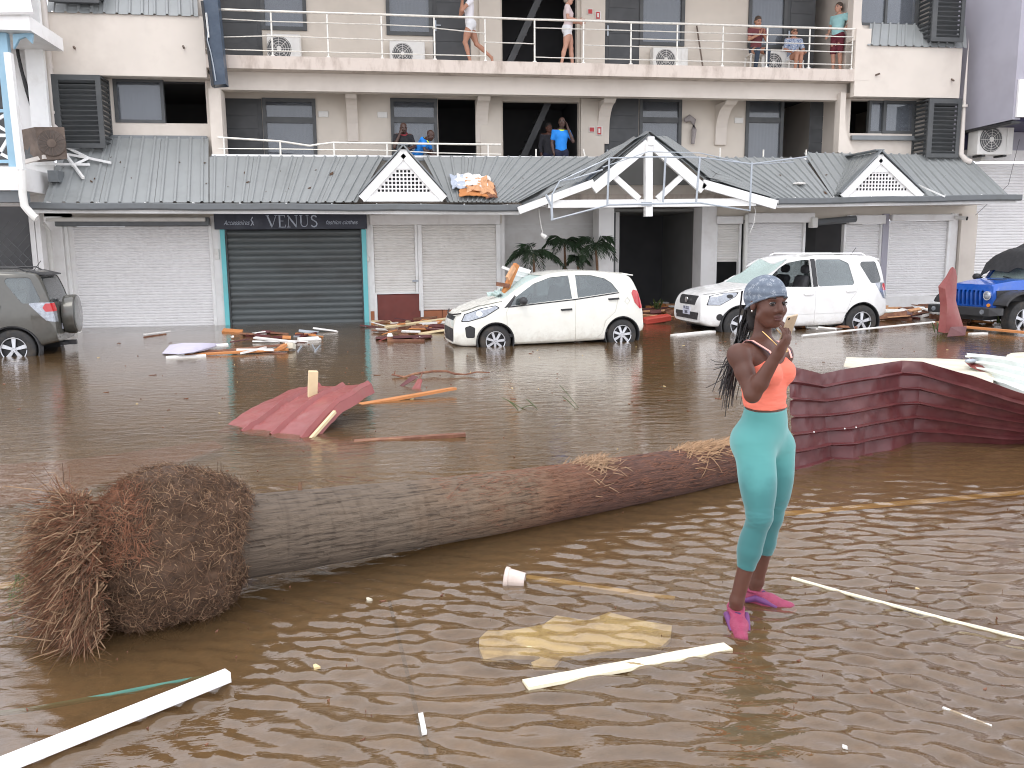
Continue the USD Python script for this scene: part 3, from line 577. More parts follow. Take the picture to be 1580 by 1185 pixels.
for q in (75,88): xx=X(q); pipe('downpipe',[(xx,YS-.3,ZB),(xx,YS-.3,2.2),(xx-.04,YS-.5,2.36)],.055,'white_plastic',bands=[(xx,YS-.3,ay(q,378,YS)[2])])
part(hotel,'wall_hook',G().bar(ay(116,75,YF),ay(116,75,YF)+[0,-.10,.02],.035),L['rust_brown']); part(hotel,'wall_hook',G().bar(ay(284,74,YF),ay(284,74,YF)+[0,-.10,.02],.035),L['rust_brown'])
part(hotel,'wall_hook',G().bar(ay(1351,116,YF),ay(1351,116,YF)+[.05,-.10,.02],.035),L['rust_brown']); part(hotel,'wall_hook',G().bar(ay(1468,122,YF),ay(1468,122,YF)+[0,-.10,-.06],.035),L['rust_brown'])
# ------------------------------------------------------------------ railings
YRL=YF+.07
def railing(posts,zb,zt,rails,name='railing'):
    x=[ay(p,q,YRL)[0] for p,q in posts]; r=part(hotel,name,G().tube([(LBX-.0,YRL,zt+.006),(x[0],YRL,zt)]+[(a,YRL,zt+.004*math.sin(3*a)) for a in x[1:]]+[(RBX-.02,YRL,zt)],.026,8),L['steel_rail'])
    for a in x: part(r,'post',G().tube([(a,YRL,zb),(a,YRL,zt-.03)],.021,8).tube([(a,YRL,zb),(a,YRL,zb+.03)],.05,8),L['steel_rail'])
    for i,j,fr,fr2 in rails:
        xa=LBX if i<0 else x[i]-(.04 if fr!=fr2 else .0); xb=x[j] if j<len(x) else RBX
        part(r,'rail',G().tube([(xa,YRL-.025,zt-(zt-zb)*fr),(xb,YRL-.025,zt-(zt-zb)*fr2)],.013,6),L['steel_rail'])
    return r
px2=[421,507,590,671,749,825,900,973,1044,1114,1182,1247,1313]; posts=[(p,85+(p-350)*.029) for p in px2]
rl=[(-1,0,.2,.23),(0,1,.23,.23),(1,2,.23,.23),(2,3,.23,.25),(3,4,.27,.36),(-1,0,.62,.55),(0,1,.55,.56),(1,2,.56,.57),(2,3,.57,.57),(-1,0,.87,.88),(0,3,.88,.88),(3,4,.88,.88),(4,5,.56,.57),(5,6,.2,.2),(5,6,.88,.88),(6,12,.2,.2),(6,12,.57,.57),(6,12,.88,.88),(7,12,.39,.39)]
railing(posts,Z2+.0,ay(700,26,YRL)[2],rl)
# bent rail of the first floor gallery
def onr(px_,py_): return ay(px_,py_,YRL)
g1=part(hotel,'gallery_railing',G().tube([onr(*p) for p in ((336,212),(385,215),(432,218),(465,223),(478,225),(490,223),(515,220),(560,221),(597,221),(675,222),(773,223))],.024,8),L['steel_rail'],label='bent steel railing above the awning roof')
part(g1,'rail',G().tube([onr(*p) for p in ((337,229),(432,230),(520,231),(597,232),(675,236),(773,238))],.012,6),L['steel_rail'])
for p,yt in ((345,213),(432,218),(515,221),(597,222),(675,222),(753,223),(827,230),(900,230),(1111,228),(1178,231),(1244,231)):
    t=onr(p,yt); part(g1,'post',G().tube([(t[0]+(.05 if p==900 else 0),YRL,pz),(t[0],YRL,t[2])],.021,8).tube([(t[0],YRL,pz),(t[0],YRL,pz+.03)],.05,8),L['steel_rail'])
# ------------------------------------------------------------------ broken porch gable
YP=EY-.30
A,PLm,PRm=ay(1003,219,YP),ay(921,297,YP),ay(1086,297,YP)
jl,jr=ay(912,300,YP),ay(1085,280,YP)
por=lambda a,b,w,h,name='truss_member':part(hotel,name,G().bar(a,b,w,h,up=(0,0,1)),L['white_frame'])
P=lambda x,y,d=0.:ay(x,y,YP+d)
por(P(1000,222),P(915,292),.10,.22); por(P(1005,222),P(1085,292),.10,.22)
por(P(916,282,.0),P(800,325,.0),.08,.16,'broken_rafter'); por(P(1084,284),P(1197,316),.10,.20)
por(P(845,315,.06),P(1165,312,.06),.12,.17,'tie_beam'); part(hotel,'king_post',G().bar(P(1000,222,-.02),P(1000,334,-.02),.18,.16),L['white_frame'])
por(P(947,272,.03),P(986,307,.03),.09,.13); por(P(1052,272,.03),P(1014,307,.03),.09,.13)
part(hotel,'apex_block',G().bar(P(1004,224,-.08),P(1004,211,-.08),.12,.14),L['white_frame'])
part(hotel,'bolt_plate',G().box(P(992,0)[0],P(1008,0)[0],YP-.13,YP-.10,P(1000,318)[2],P(1000,312)[2]),L['galvanised'])
# porch roof: slopes running back to the parapet, the left one torn and wavy
zr=lambda z:EY+(z-EZ)/KR
apx,apz=P(1003,208)[0],P(1003,208)[2]; lx,lz=P(905,283)[0],P(905,283)[2]; rx,rz=P(1093,278)[0],P(1093,278)[2]
Bk=lambda x,y,Y=20.35: ay(x,y,Y)
ribbed(P(908,284),Bk(862,279,20.0),P(1003,208),Bk(988,207),parent=hotel,per=2,wave=.05,seed=9)
ribbed(Bk(1112,262),P(1092,279),Bk(1028,211),P(1004,209),parent=hotel,per=2,wave=.02,seed=10)
ribbed(P(822,322),Bk(795,306,19.9),P(907,286),Bk(866,279,20.0),parent=hotel,per=2,wave=.05,seed=12)
ribbed(Bk(1206,292,19.9),P(1196,312),Bk(1113,263,20.3),P(1091,281),parent=hotel,per=2,wave=.02,seed=13)
apx,apz=P(1003,208)[0],P(1003,208)[2]
for pts in (((1004,207),(1045,238),(1093,276)),((1093,277),(1150,296),(1197,309)),((1002,207),(960,240),(908,282))): part(hotel,'barge_flashing',G().slab(np.array([[P(x,y)+[0,-.02,.05],P(x,y)+[0,.32,.10]] for x,y in pts]),.008),L['roof_ridge'])
part(hotel,'torn_flashing',G().slab(np.array([[P(x,y,d)+[0,0,z] for x,y,z in ((880,276,.02),(905,268,.05),(935,246,0),(970,222,.04),(1000,207,.02))] for d in (-.04,.3)]),.01),L['roof_ridge'])
part(hotel,'porch_back',G().prism([(P(862,312)[0],3.21),(P(1150,312)[0],3.21),(P(1095,300)[0],3.45),(P(1008,240)[0],4.35),(P(912,300)[0],3.45)],'y',YF-.12,YF-.09),L['concrete_inside'])
# bent grey steel awning frame hanging in front
YA=YP-.35
fr=thing('steel_awning_frame','bent grey steel awning frame hanging in front of the broken white gable','awning frame',tuple(ay(1000,300,YA)))
A_=lambda x,y,d=0.:ay(x,y,YA+d)
def member(pts,r=.02): part(fr,'frame_tube',G().tube([A_(*p) for p in pts],r,6),L['galvanised'])
member([(851,340),(852,300),(863,280),(885,276,.3),(930,262,.3)]); member([(853,339),(940,316),(1080,313),(1157,325),(1160,250)],.022)
member([(863,280),(940,244),(1010,242),(1080,243),(1160,253),(1245,242)],.018); member([(937,318),(940,243)],.024); member([(1023,312),(1027,242)],.024); member([(1074,314),(1080,243)],.024); member([(1157,322),(1160,252)],.022)
member([(1000,234),(1080,236),(1160,254),(1225,250,.3)],.012); member([(930,258),(1000,234)],.012); member([(842,300),(851,318),(852,340)],.03)
# fallen electrical bits
lamp=thing('hanging_lamp','small white lamp dangling on a cable above the palms','lamp',tuple(ay(836,364,YP+.3)))
c0=[ay(x,y,YP+.3) for x,y in ((831,316),(832,330),(835,348),(838,362))]; part(lamp,'cable',G().tube(c0,.009,5),L['white_plastic'])
e=c0[-1]; part(lamp,'lamp_head',G().tube([e+[-.05,0,.02],e+[.0,0,-.02],e+[.06,0,-.06]],[.03,.05,.055],10),L['white_plastic'])
cb=single('loose_cable',G().tube([ay(x,y,YP+.2) for x,y in ((1160,312),(1166,325),(1163,345),(1157,360))],.008,5),L['white_plastic'],'thin white cable dangling from the right end of the broken gable','cable')
fl=thing('security_camera','small black security camera on the pillar beside the white roller shutter','camera',tuple(ay(1484,335,YS-.3)))
e=ay(1484,336,YS-.3); part(fl,'camera_body',G().tube([e+[-.12,.1,.02],e+[.06,-.1,-.02]],[.045,.055],12),L['white_plastic']); part(fl,'camera_lens',G().tube([e+[.061,-.101,-.02],e+[.085,-.125,-.025]],[.05,.045],12),L['black_plastic']); part(fl,'camera_bracket',G().bar(e+[-.1,.1,.02],e+[-.16,.2,.12],.05),L['white_plastic'])
# navy sign box hanging off the left bay corner
nb=thing('hanging_sign_box','battered navy blue sign box hanging at the end of the balcony','sign box',tuple(ay(335,130,YF-.35)))
c=[ay(x,y,YF-.3) for x,y in ((314,-10),(336,-10),(350,131),(327,133))]
q=G(); q.prism([(p[0],p[2]) for p in c],'y',YF-.42,YF-.06); part(nb,'box_shell',q,mat('navy_metal',(.035,.055,.085),.35,.2,3.,dirt=(.1,.12,.14),dscale=3))
part(nb,'inner_strip',G().bar(ay(312,2,YF-.4),ay(329,134,YF-.4),.10,.05),L['black_plastic']); part(nb,'torn_edge',G().tube([ay(x,y,YF-.46) for x,y in ((318,20),(321,48),(320,62),(325,80),(329,100),(333,125))],.012,5),L['galvanised'])
part(nb,'tube_light',G().tube([ay(318,20,YF-.45),ay(322,58,YF-.45)],.02,8),L['white_plastic'])
# ------------------------------------------------------------------ neighbours
ln=thing('left_veranda_house','white neighbouring house with pale blue timber veranda posts at the picture edge','building',(-8.4,18.6,0))
YN=18.7; N_=lambda x,y,d=0.:ay(x,y,YN+d)
a=N_(22,60,1.6); b=N_(68,300,1.6)
part(ln,'side_wall',G().box(a[0]-3,N_(58,180,1.6)[0],YN+1.6,YN+1.8,N_(40,318,1.6)[2],7.2),L['white_paint'])
part(ln,'corner_board',G().box(N_(58,180,1.55)[0]-.1,N_(66,150,1.55)[0]+.12,YN+1.45,YN+1.56,2.7,7.6),L['white_frame'])
part(ln,'roof_slab',G().box(N_(-120,40)[0],N_(52,40)[0],YN-.2,YN+1.58,N_(20,50)[2],N_(20,28)[2]),L['white_paint']); 
rf=part(ln,'roof',G().slab(np.array([[N_(-120,24,-.25),N_(52,22,-.25)],[N_(-120,-12,1.3)+[0,0,.6],N_(40,-8,1.3)+[0,0,.6]]]),.05),L['white_slat'])
part(ln,'roof_edge',G().bar(N_(-100,12,1.2)+[0,0,.5],N_(45,8,1.2)+[0,0,.5],.3,.25),L['timber_brown'])
pb=[N_(15,52,.05),N_(22,305,.05)]; part(ln,'veranda_post',G().box(N_(3,150)[0],N_(19,150)[0],YN,YN+.16,N_(15,300)[2],N_(15,50)[2]-.005),L['sky_blue_paint'])
part(ln,'post_brace',G().prism([(N_(19,56)[0],N_(19,52)[2]),(N_(50,56)[0],N_(50,50)[2]),(N_(48,66)[0],N_(48,66)[2]),(N_(38,57)[0],N_(38,56)[2]),(N_(28,60)[0],N_(28,60)[2]),(N_(20,75)[0],N_(20,75)[2])],'y',YN+.02,YN+.10),L['sky_blue_paint'])
for y0,y1,m in ((171,171,'sky_blue_paint'),(209,209,'white_frame'),(250,249,'sky_blue_paint')): part(ln,'veranda_rail',G().bar(N_(-60,y0,.08),N_(22,y1,.08),.06,.06),L[m])
for p,q in (((-40,205),(14,174)),((-40,172),(20,208)),((-40,215),(20,247)),((-10,252),(14,212))): part(ln,'veranda_brace',G().bar(N_(*p,.1),N_(*q,.1),.04,.06),L['white_frame'])
part(ln,'veranda_floor',G().box(N_(-150,280)[0],N_(36,280)[0],YN-.1,YN+1.6,N_(10,294)[2],N_(10,258)[2]),L['white_paint'])
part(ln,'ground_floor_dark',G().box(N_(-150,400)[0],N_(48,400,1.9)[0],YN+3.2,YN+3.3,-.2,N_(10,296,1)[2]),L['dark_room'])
part(ln,'floor_beam',G().box(N_(-150,300)[0],N_(40,300)[0],YN-.04,YN+.2,N_(10,312)[2],N_(10,295)[2]),L['gutter_grey'])
lg=G(); z0,z1=-.1,2.4
for i in range(-14,15):
    x=N_(20,400,1.4)[0]-1.0+i*.2; 
    for s in (-1,1):
        xr_=N_(47,400,1.4)[0]; k=1. if s<0 or x+2.2<xr_ else max(0.,(xr_-x)/2.2); k0=0. if x<xr_ else ((x-xr_)/2.2 if s<0 else 1.)
        if k>k0: lg.bar((x+s*2.2*k0,YN+1.4+.01*s,z0+(z1-z0)*k0),(x+s*2.2*k,YN+1.4+.01*s,z0+(z1-z0)*k),.016,.016,up=(0,1,0))
part(ln,'grille',lg,L['graphite_paint'],kind='stuff')
for p in (50,59): part(ln,'house_pillar',G().box(N_(p,400,1.5)[0],N_(p+7.6,400,1.5)[0],YN+1.5,YN+1.75,-.2,2.62),L['white_paint'])
part(ln,'veranda_window',G().box(N_(-150,180,1.5)[0],N_(20,180,1.5)[0],YN+1.55,YN+1.58,N_(10,255,1.5)[2],N_(10,60,1.5)[2]),L['door_grey'])
wp=thing('white_drain_pole','tall white drain pipe leaning across the blue veranda post','pipe',tuple(N_(40,330,-.25)))
part(wp,'pole',G().bar(N_(13,82,-.2),N_(33,262,-.2),.15,.12),L['white_frame'])
part(wp,'pipe_bend',G().tube([N_(x,y,-.2) for x,y in ((34,262),(35,300),(38,318),(44,325),(52,334),(57,337))],.075,12),L['white_plastic'],smooth=50)
bc=single('black_cable',G().tube([N_(x,y,1.5) for x,y in ((25,56),(28,85),(35,115),(45,145),(52,165),(56,195))],.035,8).tube([N_(x,y,1.5) for x,y in ((27,60),(30,100),(40,140),(50,172),(53,195))],.02,6),L['black_plastic'],'thick black cable drooping down the white side wall behind the fallen condenser','cable')
# fallen condenser and its white bracket
ac=thing('fallen_condenser','dirty brown air conditioner unit toppled beside the blue veranda post','air conditioner',tuple(N_(68,220,.6)))
YC=YN+.75; C_=lambda x,y,d=0.:ay(x,y,YC+d)
f4=[C_(53,196,-.05),C_(99,196,.05),C_(104,245,.1),C_(64,247,0)]
def quadbox(q,t,back):
    q=np.array(q); return G().add(np.vstack([q,q+back]),[(0,1,2,3),(7,6,5,4),(0,4,5,1),(1,5,6,2),(2,6,7,3),(3,7,4,0)])
part(ac,'casing',quadbox(f4,0,np.array([-.42,.35,-.02])),L['rust_brown'])
ctr=np.mean(f4,0); n_=np.cross(f4[1]-f4[0],f4[3]-f4[0]); n_/=np.linalg.norm(n_); n_*=-1 if n_[1]>0 else 1
part(ac,'fan_guard',G().tube([ctr+n_*.004,ctr+n_*.03],[.27,.25],24),mat('guard_brown',(.10,.075,.06),.5,.3,8.)); part(ac,'fan_hub',G().tube([ctr+n_*.031,ctr+n_*.045],[.09,.085],18),L['rust_brown'])
for i in range(16):
    a=i*math.pi/8; e1=(f4[1]-f4[0])/np.linalg.norm(f4[1]-f4[0]); e2=np.cross(n_,e1); part(ac,'guard_wire',G().bar(ctr+n_*.036+.09*(e1*math.cos(a)+e2*math.sin(a)),ctr+n_*.036+.25*(e1*math.cos(a)+e2*math.sin(a)),.012,.008),L['rust_brown'])
part(ac,'side_grille',quadbox([C_(37,206,.3),C_(53,202,-.02),C_(66,238,0),C_(39,246,.3)],0,np.array([.0,.02,0])),L['graphite_paint'])
part(ac,'base_rail',G().bar(C_(38,250,.3),C_(70,242,.0),.07,.08),L['pipe_cream'])
wf=thing('broken_white_bracket','broken white steel bracket lying on the tin roof beside the condenser','bracket',tuple(roofp(150,255)))
R_=lambda x,y,u=.08:roofp(x,y)+np.array([0,-u*.5,u])
for p,q in (((102,232),(138,250)),((100,243),(138,250)),((138,250),(172,257)),((100,241),(130,281)),((112,262),(138,250)),((48,259),(140,260))): part(wf,'bracket_arm',G().bar(R_(*p),R_(*q),.055 if p[0]!=48 else .03,.05),L['white_frame'])
gd=single('bent_roof_trim',G().box(C_(46,0)[0],C_(62,0)[0],YC+.1,YC+.5,C_(50,280)[2],C_(50,262)[2]),L['gutter_grey'],'grey tin trim under the condenser at the left end of the awning roof','roof trim')
# right neighbour
rn=thing('right_lavender_house','tall lavender grey neighbouring house overhanging a white roller shutter','building',(17,20.5,0))
XN=ay(1501,100,YF+.25)[0]; yn1=21.3
q=lambda x,y:ax(x,y,XN)
y0_=q(1569,100)[1]; zb=q(1501,199)[2]
zb1=q(1569,178)[2]
part(rn,'side_wall',G().prism([(yn1,zb),(y0_,(zb+zb1)/2-.02),(y0_,10.5),(yn1,10.5)],'x',XN,XN+.2),L['lavender_wall'])
part(rn,'front_wall',G().box(XN+.203,XN+6,y0_+.002,y0_+.2,q(1569,178)[2],10.5),L['lavender_wall'])
part(rn,'front_panel',G().box(XN+.06,XN+6,y0_-.06,y0_-.003,q(1570,178)[2]-.02,q(1570,122)[2]),L['white_paint'])
part(rn,'soffit',G().box(XN+.205,XN+6,y0_+.203,yn1,zb+.02,zb+.1),L['navy_soffit']); part(rn,'soffit_edge',G().box(XN-.02,XN+.2,y0_,yn1,zb-.06,zb-.003),L['black_plastic'])
part(rn,'upper_wall',G().box(XN-.2,XN+6,yn1+.0,yn1+.2,ay(1540,245,yn1)[2],9.),L['lavender_wall'])
part(rn,'shutter_sill',G().box(XN-.2,XN+6,yn1-.03,yn1+.15,ay(1540,248,yn1)[2],ay(1540,232,yn1)[2]),L['white_paint'])
q2=G(); zt=ay(1540,248,yn1)[2]-.004
for i in range(int((zt+.2)/.075)): 
    z=-.2+i*.075; q2.prism([(yn1+.05,z),(yn1+.01,z+.012),(yn1,z+.0375),(yn1+.01,z+.066),(yn1+.05,z+.074)],'x',XN-.35,XN+6)
part(rn,'roller_shutter',q2,L['white_slat'],kind='stuff')
part(rn,'blue_pilaster',G().box(XN-.05,XN+.22,yn1-.16,yn1-.035,ay(1510,232,yn1)[2],zb-.065),L['navy_soffit'])
part(rn,'wall_bracket',G().box(ay(1504,225,yn1)[0],ay(1510,225,yn1)[0],yn1-.3,yn1-.04,ay(1507,250,yn1)[2],ay(1507,221,yn1)[2]).prism([(ay(1510,221,yn1)[0],ay(1510,221,yn1)[2]),(ay(1520,224,yn1)[0],ay(1520,222,yn1)[2]),(ay(1519,238,yn1)[0],ay(1519,234,yn1)[2]),(ay(1510,240,yn1)[0],ay(1510,241,yn1)[2])],'y',yn1-.2,yn1-.17),L['white_plastic'])
wire=single('overhead_wire',G().tube([ay(1573,215,19.5),ay(1556,285,19.8),ay(1505,332,20.3)],.007,4),L['black_plastic'],'thin dark wire slanting down to the security camera','wire')
# ------------------------------------------------------------------ condensers on the balcony and under the overhang
def condenser(cx,zb,y1,w,h,d,label,name='condenser',group=None):
    t=thing(name,label,'air conditioner',(cx,y1-d/2,zb)); m=.02
    part(t,'casing',m3_geo(cbox(cx-w/2,cx+w/2,y1-d,y1,zb,zb+h,.015)),L['white_plastic'])
    fx=cx-w*.14; fz=zb+h*.5; r=h*.42
    part(t,'fan_recess',G().tube([(fx,y1-d-.002,fz),(fx,y1-d-.02,fz)],[r,r*.96],28),mat('fan_dark',(.10,.10,.10),.6,.2,5.) if 'fan_dark' not in L else L['fan_dark'])
    q=G()
    for k in (.35,.55,.75,.93): a=np.linspace(0,2*np.pi,25); q.tube([(fx+r*k*math.cos(u),y1-d-.024,fz+r*k*math.sin(u)) for u in a],.005,4)
    for i in range(8): u=i*math.pi/4; q.bar((fx,y1-d-.024,fz),(fx+r*math.cos(u),y1-d-.024,fz+r*math.sin(u)),.01,.006,up=(0,1,0))
    part(t,'fan_grille',q,L['white_plastic']); part(t,'fan_hub',G().tube([(fx,y1-d-.02,fz),(fx,y1-d-.034,fz)],r*.2,14),L['white_plastic'])
    for s in (-.3,.3): part(t,'foot',G().box(cx+s*w-.05,cx+s*w+.05,y1-d+.02,y1-.02,zb-.05,zb-.003),L['black_plastic'])
    part(t,'service_panel',G().box(cx+w*.30,cx+w*.47,y1-d-.01,y1-d-.003,zb+.04,zb+h-.05),L['white_plastic'])
    return t
for a,c,yt,yb,lab in ((417,452,56,86,'white air conditioner on the balcony floor under the leftmost upper window'),(604,642,67,95,'white air conditioner on the balcony beside the woman in the white top'),(1006,1045,76,105,'white air conditioner on the balcony left of the leaning stick'),(1172,1208,82,112,'white air conditioner on the balcony behind the person in the maroon top')):
    x0,x1=ay(a,80,YW-.1)[0],ay(c,80,YW-.1)[0]; zt=ay((a+c)/2,yt,YW-.1)[2]; condenser((x0+x1)/2+.08,Z2+.05,YW-.06,x1-x0+.25,max(.55,zt-Z2-.05),.28,lab,group='air conditioners on the upper balcony')
condenser(ax(1566,218,XN+.55)[0],ay(1566,238,20.4)[2],20.9,1.0,.75,.4,'cream air conditioner under the overhang of the lavender house',name='condenser')
# fire alarm boxes and notices on the pilasters
for (x,y,w,h,m,nm_,lab) in ((910.5,18,.10,.10,'red_plastic','alarm_box','red alarm box on the upper pilaster'),(913,200,.11,.10,'red_plastic','alarm_box','red alarm box on the lower pilaster'),(923,24,.11,.16,'sign_letter','fire_notice','small red and white notice on the upper pilaster'),(925,202,.12,.18,'sign_letter','fire_notice','small red and white notice on the lower pilaster')):
    e=ay(x,y,YW-.12); t=thing(nm_,lab,'alarm' if 'alarm' in nm_ else 'notice',tuple(e)); part(t,'plate',m3_geo(cbox(e[0]-w/2-.02,e[0]+w/2+.02,YW-.13,YW-.103,e[2]-h/2-.02,e[2]+h/2+.02,.004)),L['white_plastic'])
    part(t,'face',G().box(e[0]-w/2,e[0]+w/2-.02*(m!='red_plastic'),YW-.15,YW-.131,e[2]-h/2,e[2]+h/2),L['red_plastic'])
    if m!='red_plastic': part(t,'pictogram',G().box(e[0]-w*.3,e[0]+w*.1,YW-.154,YW-.151,e[2]-h*.3,e[2]+h*.3),L['white_plastic'])
for x,y in ((499,176),(590,177),(1140,186)): e=ay(x,y,YW-.02); single('wall_plate',m3_geo(cbox(e[0]-.12,e[0]+.12,YW-.03,YW-.003,e[2]-.07,e[2]+.07,.008)),L['white_plastic'],{499:'small white plate on the cream wall right of the closed double door',590:'small white plate on the wall just left of the window with two men',1140:'small white plate left of the open door near the right bay'}[x],'wall plate')
# cloth hanging, leaning stick
e=ay(1062,190,YW-.12); cp=[ay(x,y,YW-.1) for x,y in ((1056,186),(1064,182),(1070,186),(1071,200),(1069,222))]
single('hanging_cloth',G().tube(cp,[.05,.09,.08,.07,.05],8),mat('cloth_grey',(.30,.27,.26),.9,.2,8.),'grey twisted cloth hanging on the cream gallery wall','cloth',smooth=True)
single('leaning_stick',G().tube([ay(1085,107,YW-.25),ay(1075,40,YW-.06)],.022,8),L['rust_brown'],'dark broom stick leaning on the balcony wall','stick')
# ------------------------------------------------------------------ vehicles
mat('white_car_paint',(.76,.76,.74),.22,.02,2.,coat=.6,dirt=(.5,.45,.38),dscale=2.5,damt=.28,obj=True,mud=(.28,.20,.13))
mat('pearl_car_paint',(.74,.735,.66),.22,.02,2.,coat=.6,dirt=(.5,.45,.36),dscale=2.5,damt=.28,obj=True,mud=(.28,.20,.13))
mat('grey_car_paint',(.085,.083,.072),.25,.06,2.,metal=.45,coat=.7,obj=True,dirt=(.14,.12,.1),dscale=3,damt=.3,mud=(.28,.20,.13))
mat('blue_car_paint',(.010,.085,.40),.22,.06,2.,metal=.25,coat=.8,obj=True,dirt=(.08,.12,.25),dscale=4,damt=.4,mud=(.28,.20,.13))
mat('rubber',(.022,.022,.022),.75,.2,8.,obj=True,dirt=(.10,.075,.05),dscale=5,damt=.5)
mat('alloy',(.55,.56,.58),.28,.06,6.,metal=.75,obj=True)
mat('chrome',(.75,.75,.75),.1,.03,6.,metal=1.,obj=True)
mat('trim_black',(.022,.022,.023),.45,.15,6.,obj=True)
mat('seat_cloth',(.06,.06,.065),.9,.2,8.,obj=True)
mat('seat_light',(.40,.40,.40),.85,.1,8.,obj=True)
mat('red_lens',(.42,.015,.018),.12,.1,9.,coat=.8,obj=True)
mat('clear_lens',(.30,.32,.35),.08,.35,22.,metal=.5,coat=.9,obj=True)
mat('amber_lens',(.7,.25,.03),.2,.1,9.,obj=True)
mat('shattered',(.42,.52,.49),.45,.35,45.,obj=True,bump=.8,bscale=60)
glass('car_glass',(.66,.71,.71),1.7,.02,.08,(.3,.34,.34))
class Body:
    def __init__(s,top,bot,W,belt,tumble,plan=(3.2,.72),dent=None,hoodtuck=.0):
        s.tx,s.tz=zip(*sorted(top)); s.bx,s.bz=zip(*sorted(bot)); s.T=PchipInterpolator(s.tx,s.tz); s.B=PchipInterpolator(s.bx,s.bz)
        s.W=W/2; s.bl=PchipInterpolator(*zip(*sorted(belt))); s.tumble=tumble; s.plan=plan; s.dent=dent; s.cache={}
        s.x0,s.x1=s.tx[0],s.tx[-1]
    def hw(s,x):
        m=(s.x0+s.x1)/2; h=(s.x1-s.x0)/2; u=np.abs((x-m)/h)
        return s.W*(1-(1-s.plan[1])*np.clip((u-.55)/.45,0,1)**s.plan[0])
    def solid(s,d=0.):
        k=round(d,4)
        if k in s.cache: return s.cache[k]
        e=np.linspace(0,1,22); xs=np.r_[s.x0+.35*(1-np.cos(e*np.pi/2)),np.linspace(s.x0+.35,s.x1-.35,70)[1:-1],s.x1-.35*(1-np.cos(e[::-1]*np.pi/2))]
        rings=[]
        for x in xs:
            w=float(s.hw(x)); zt=float(s.T(x)); zb=float(s.B(x)); bl=min(float(s.bl(x)),zt-.06); ht=max(zt-bl,0)
            wt=w-s.tumble*max(0,ht-.08)
            p=[(0,zb),(w*.80,zb),(w*.93,zb+.03),(w*.965,zb+.09),(w*.99,zb+(bl-zb)*.45),(w,zb+(bl-zb)*.72),(w*.985,bl-.02)]
            if ht>.2: p+=[(w*.965,bl+.02),(wt+.02,zt-.10),(wt-.03,zt-.045),(wt-.13,zt-.012),(0,zt)]
            else: 
                a=max(ht,.06); p+=[(w*.97,bl+a*.25),(w*.93,bl+a*.6),(w*.84,zt-a*.12),(w*.6,zt-.004),(0,zt)]
            p=np.array(p); 
            L_=np.r_[0,np.cumsum(np.linalg.norm(np.diff(p,axis=0),axis=1))]; 
            # resample each leg to a fixed count so that the rings correspond
            n_=[3,2,2,3,3,3,2,4,3,3,4][:len(p)-1] if len(p)==12 else None
            q=[p[0]]
            if len(p)==12:
                for i,c in enumerate(n_): q+=[p[i]+(p[i+1]-p[i])*(j+1)/c for j in range(c)]
            q=np.array(q)
            rings.append(q)
        R=np.array(rings); 
        R=np.concatenate([R,R[:,-2:0:-1]*[-1,1]],1)
        n=R.shape[1]; v=np.concatenate([np.broadcast_to(xs[:,None,None],(len(xs),n,1)),R],2)
        # light smoothing along the length and round the ring
        for _ in range(2):
            z=v.copy(); z[1:-1]=.5*v[1:-1]+.25*(v[:-2]+v[2:]); z[...,0]=v[...,0]; v=z
            v=.6*v+.2*(np.roll(v,1,1)+np.roll(v,-1,1))
        c=v.mean(1,keepdims=True)
        if d:
            du=np.gradient(v,axis=0); dv=np.roll(v,-1,1)-np.roll(v,1,1); N=np.cross(dv,du); N/=np.linalg.norm(N,axis=2,keepdims=True)+1e-9
            if (N*(v-c)).sum()<0: N=-N
            v=v+N*d; v[0,:,0]-=d; v[-1,:,0]+=d
        v=v.reshape(-1,3)
        if s.dent is not None: v=s.dent(v)
        k_=len(xs); i,j=np.meshgrid(np.arange(k_-1),np.arange(n),indexing='ij')
        q=np.stack([i*n+j,i*n+(j+1)%n,(i+1)*n+(j+1)%n,(i+1)*n+j],-1).reshape(-1,4)
        c0,c1=len(v),len(v)+1; v=np.vstack([v,v[:n].mean(0),v[(k_-1)*n:k_*n].mean(0)])
        f=np.vstack([q[:,[0,1,2]],q[:,[0,2,3]],[(c0,(a+1)%n,a) for a in range(n)],[(c1,(k_-1)*n+a,(k_-1)*n+(a+1)%n) for a in range(n)]])
        m=trimesh.Trimesh(v,f,process=True)
        if m.volume<0: m.invert()
        r=m3.Manifold(m3.Mesh(np.asarray(m.vertices,np.float32),np.asarray(m.faces,np.uint32)))
        s.cache[k]=r; return r
def pr3(poly,axis,a,b): g=G().prism(poly,axis,a,b); m=man(g); return m if m.volume()>0 else man_flip(g)
def man_flip(g): v,f=g.arr(); m=trimesh.Trimesh(v,f[:,::-1],process=True); return m3.Manifold(m3.Mesh(np.asarray(m.vertices,np.float32),np.asarray(m.faces,np.uint32)))
def line(pts,w=.012):
    return LineString(pts).buffer(w/2,cap_style='round')
def rnd(poly,r): return Polygon(poly).buffer(-r).buffer(r,quad_segs=4)
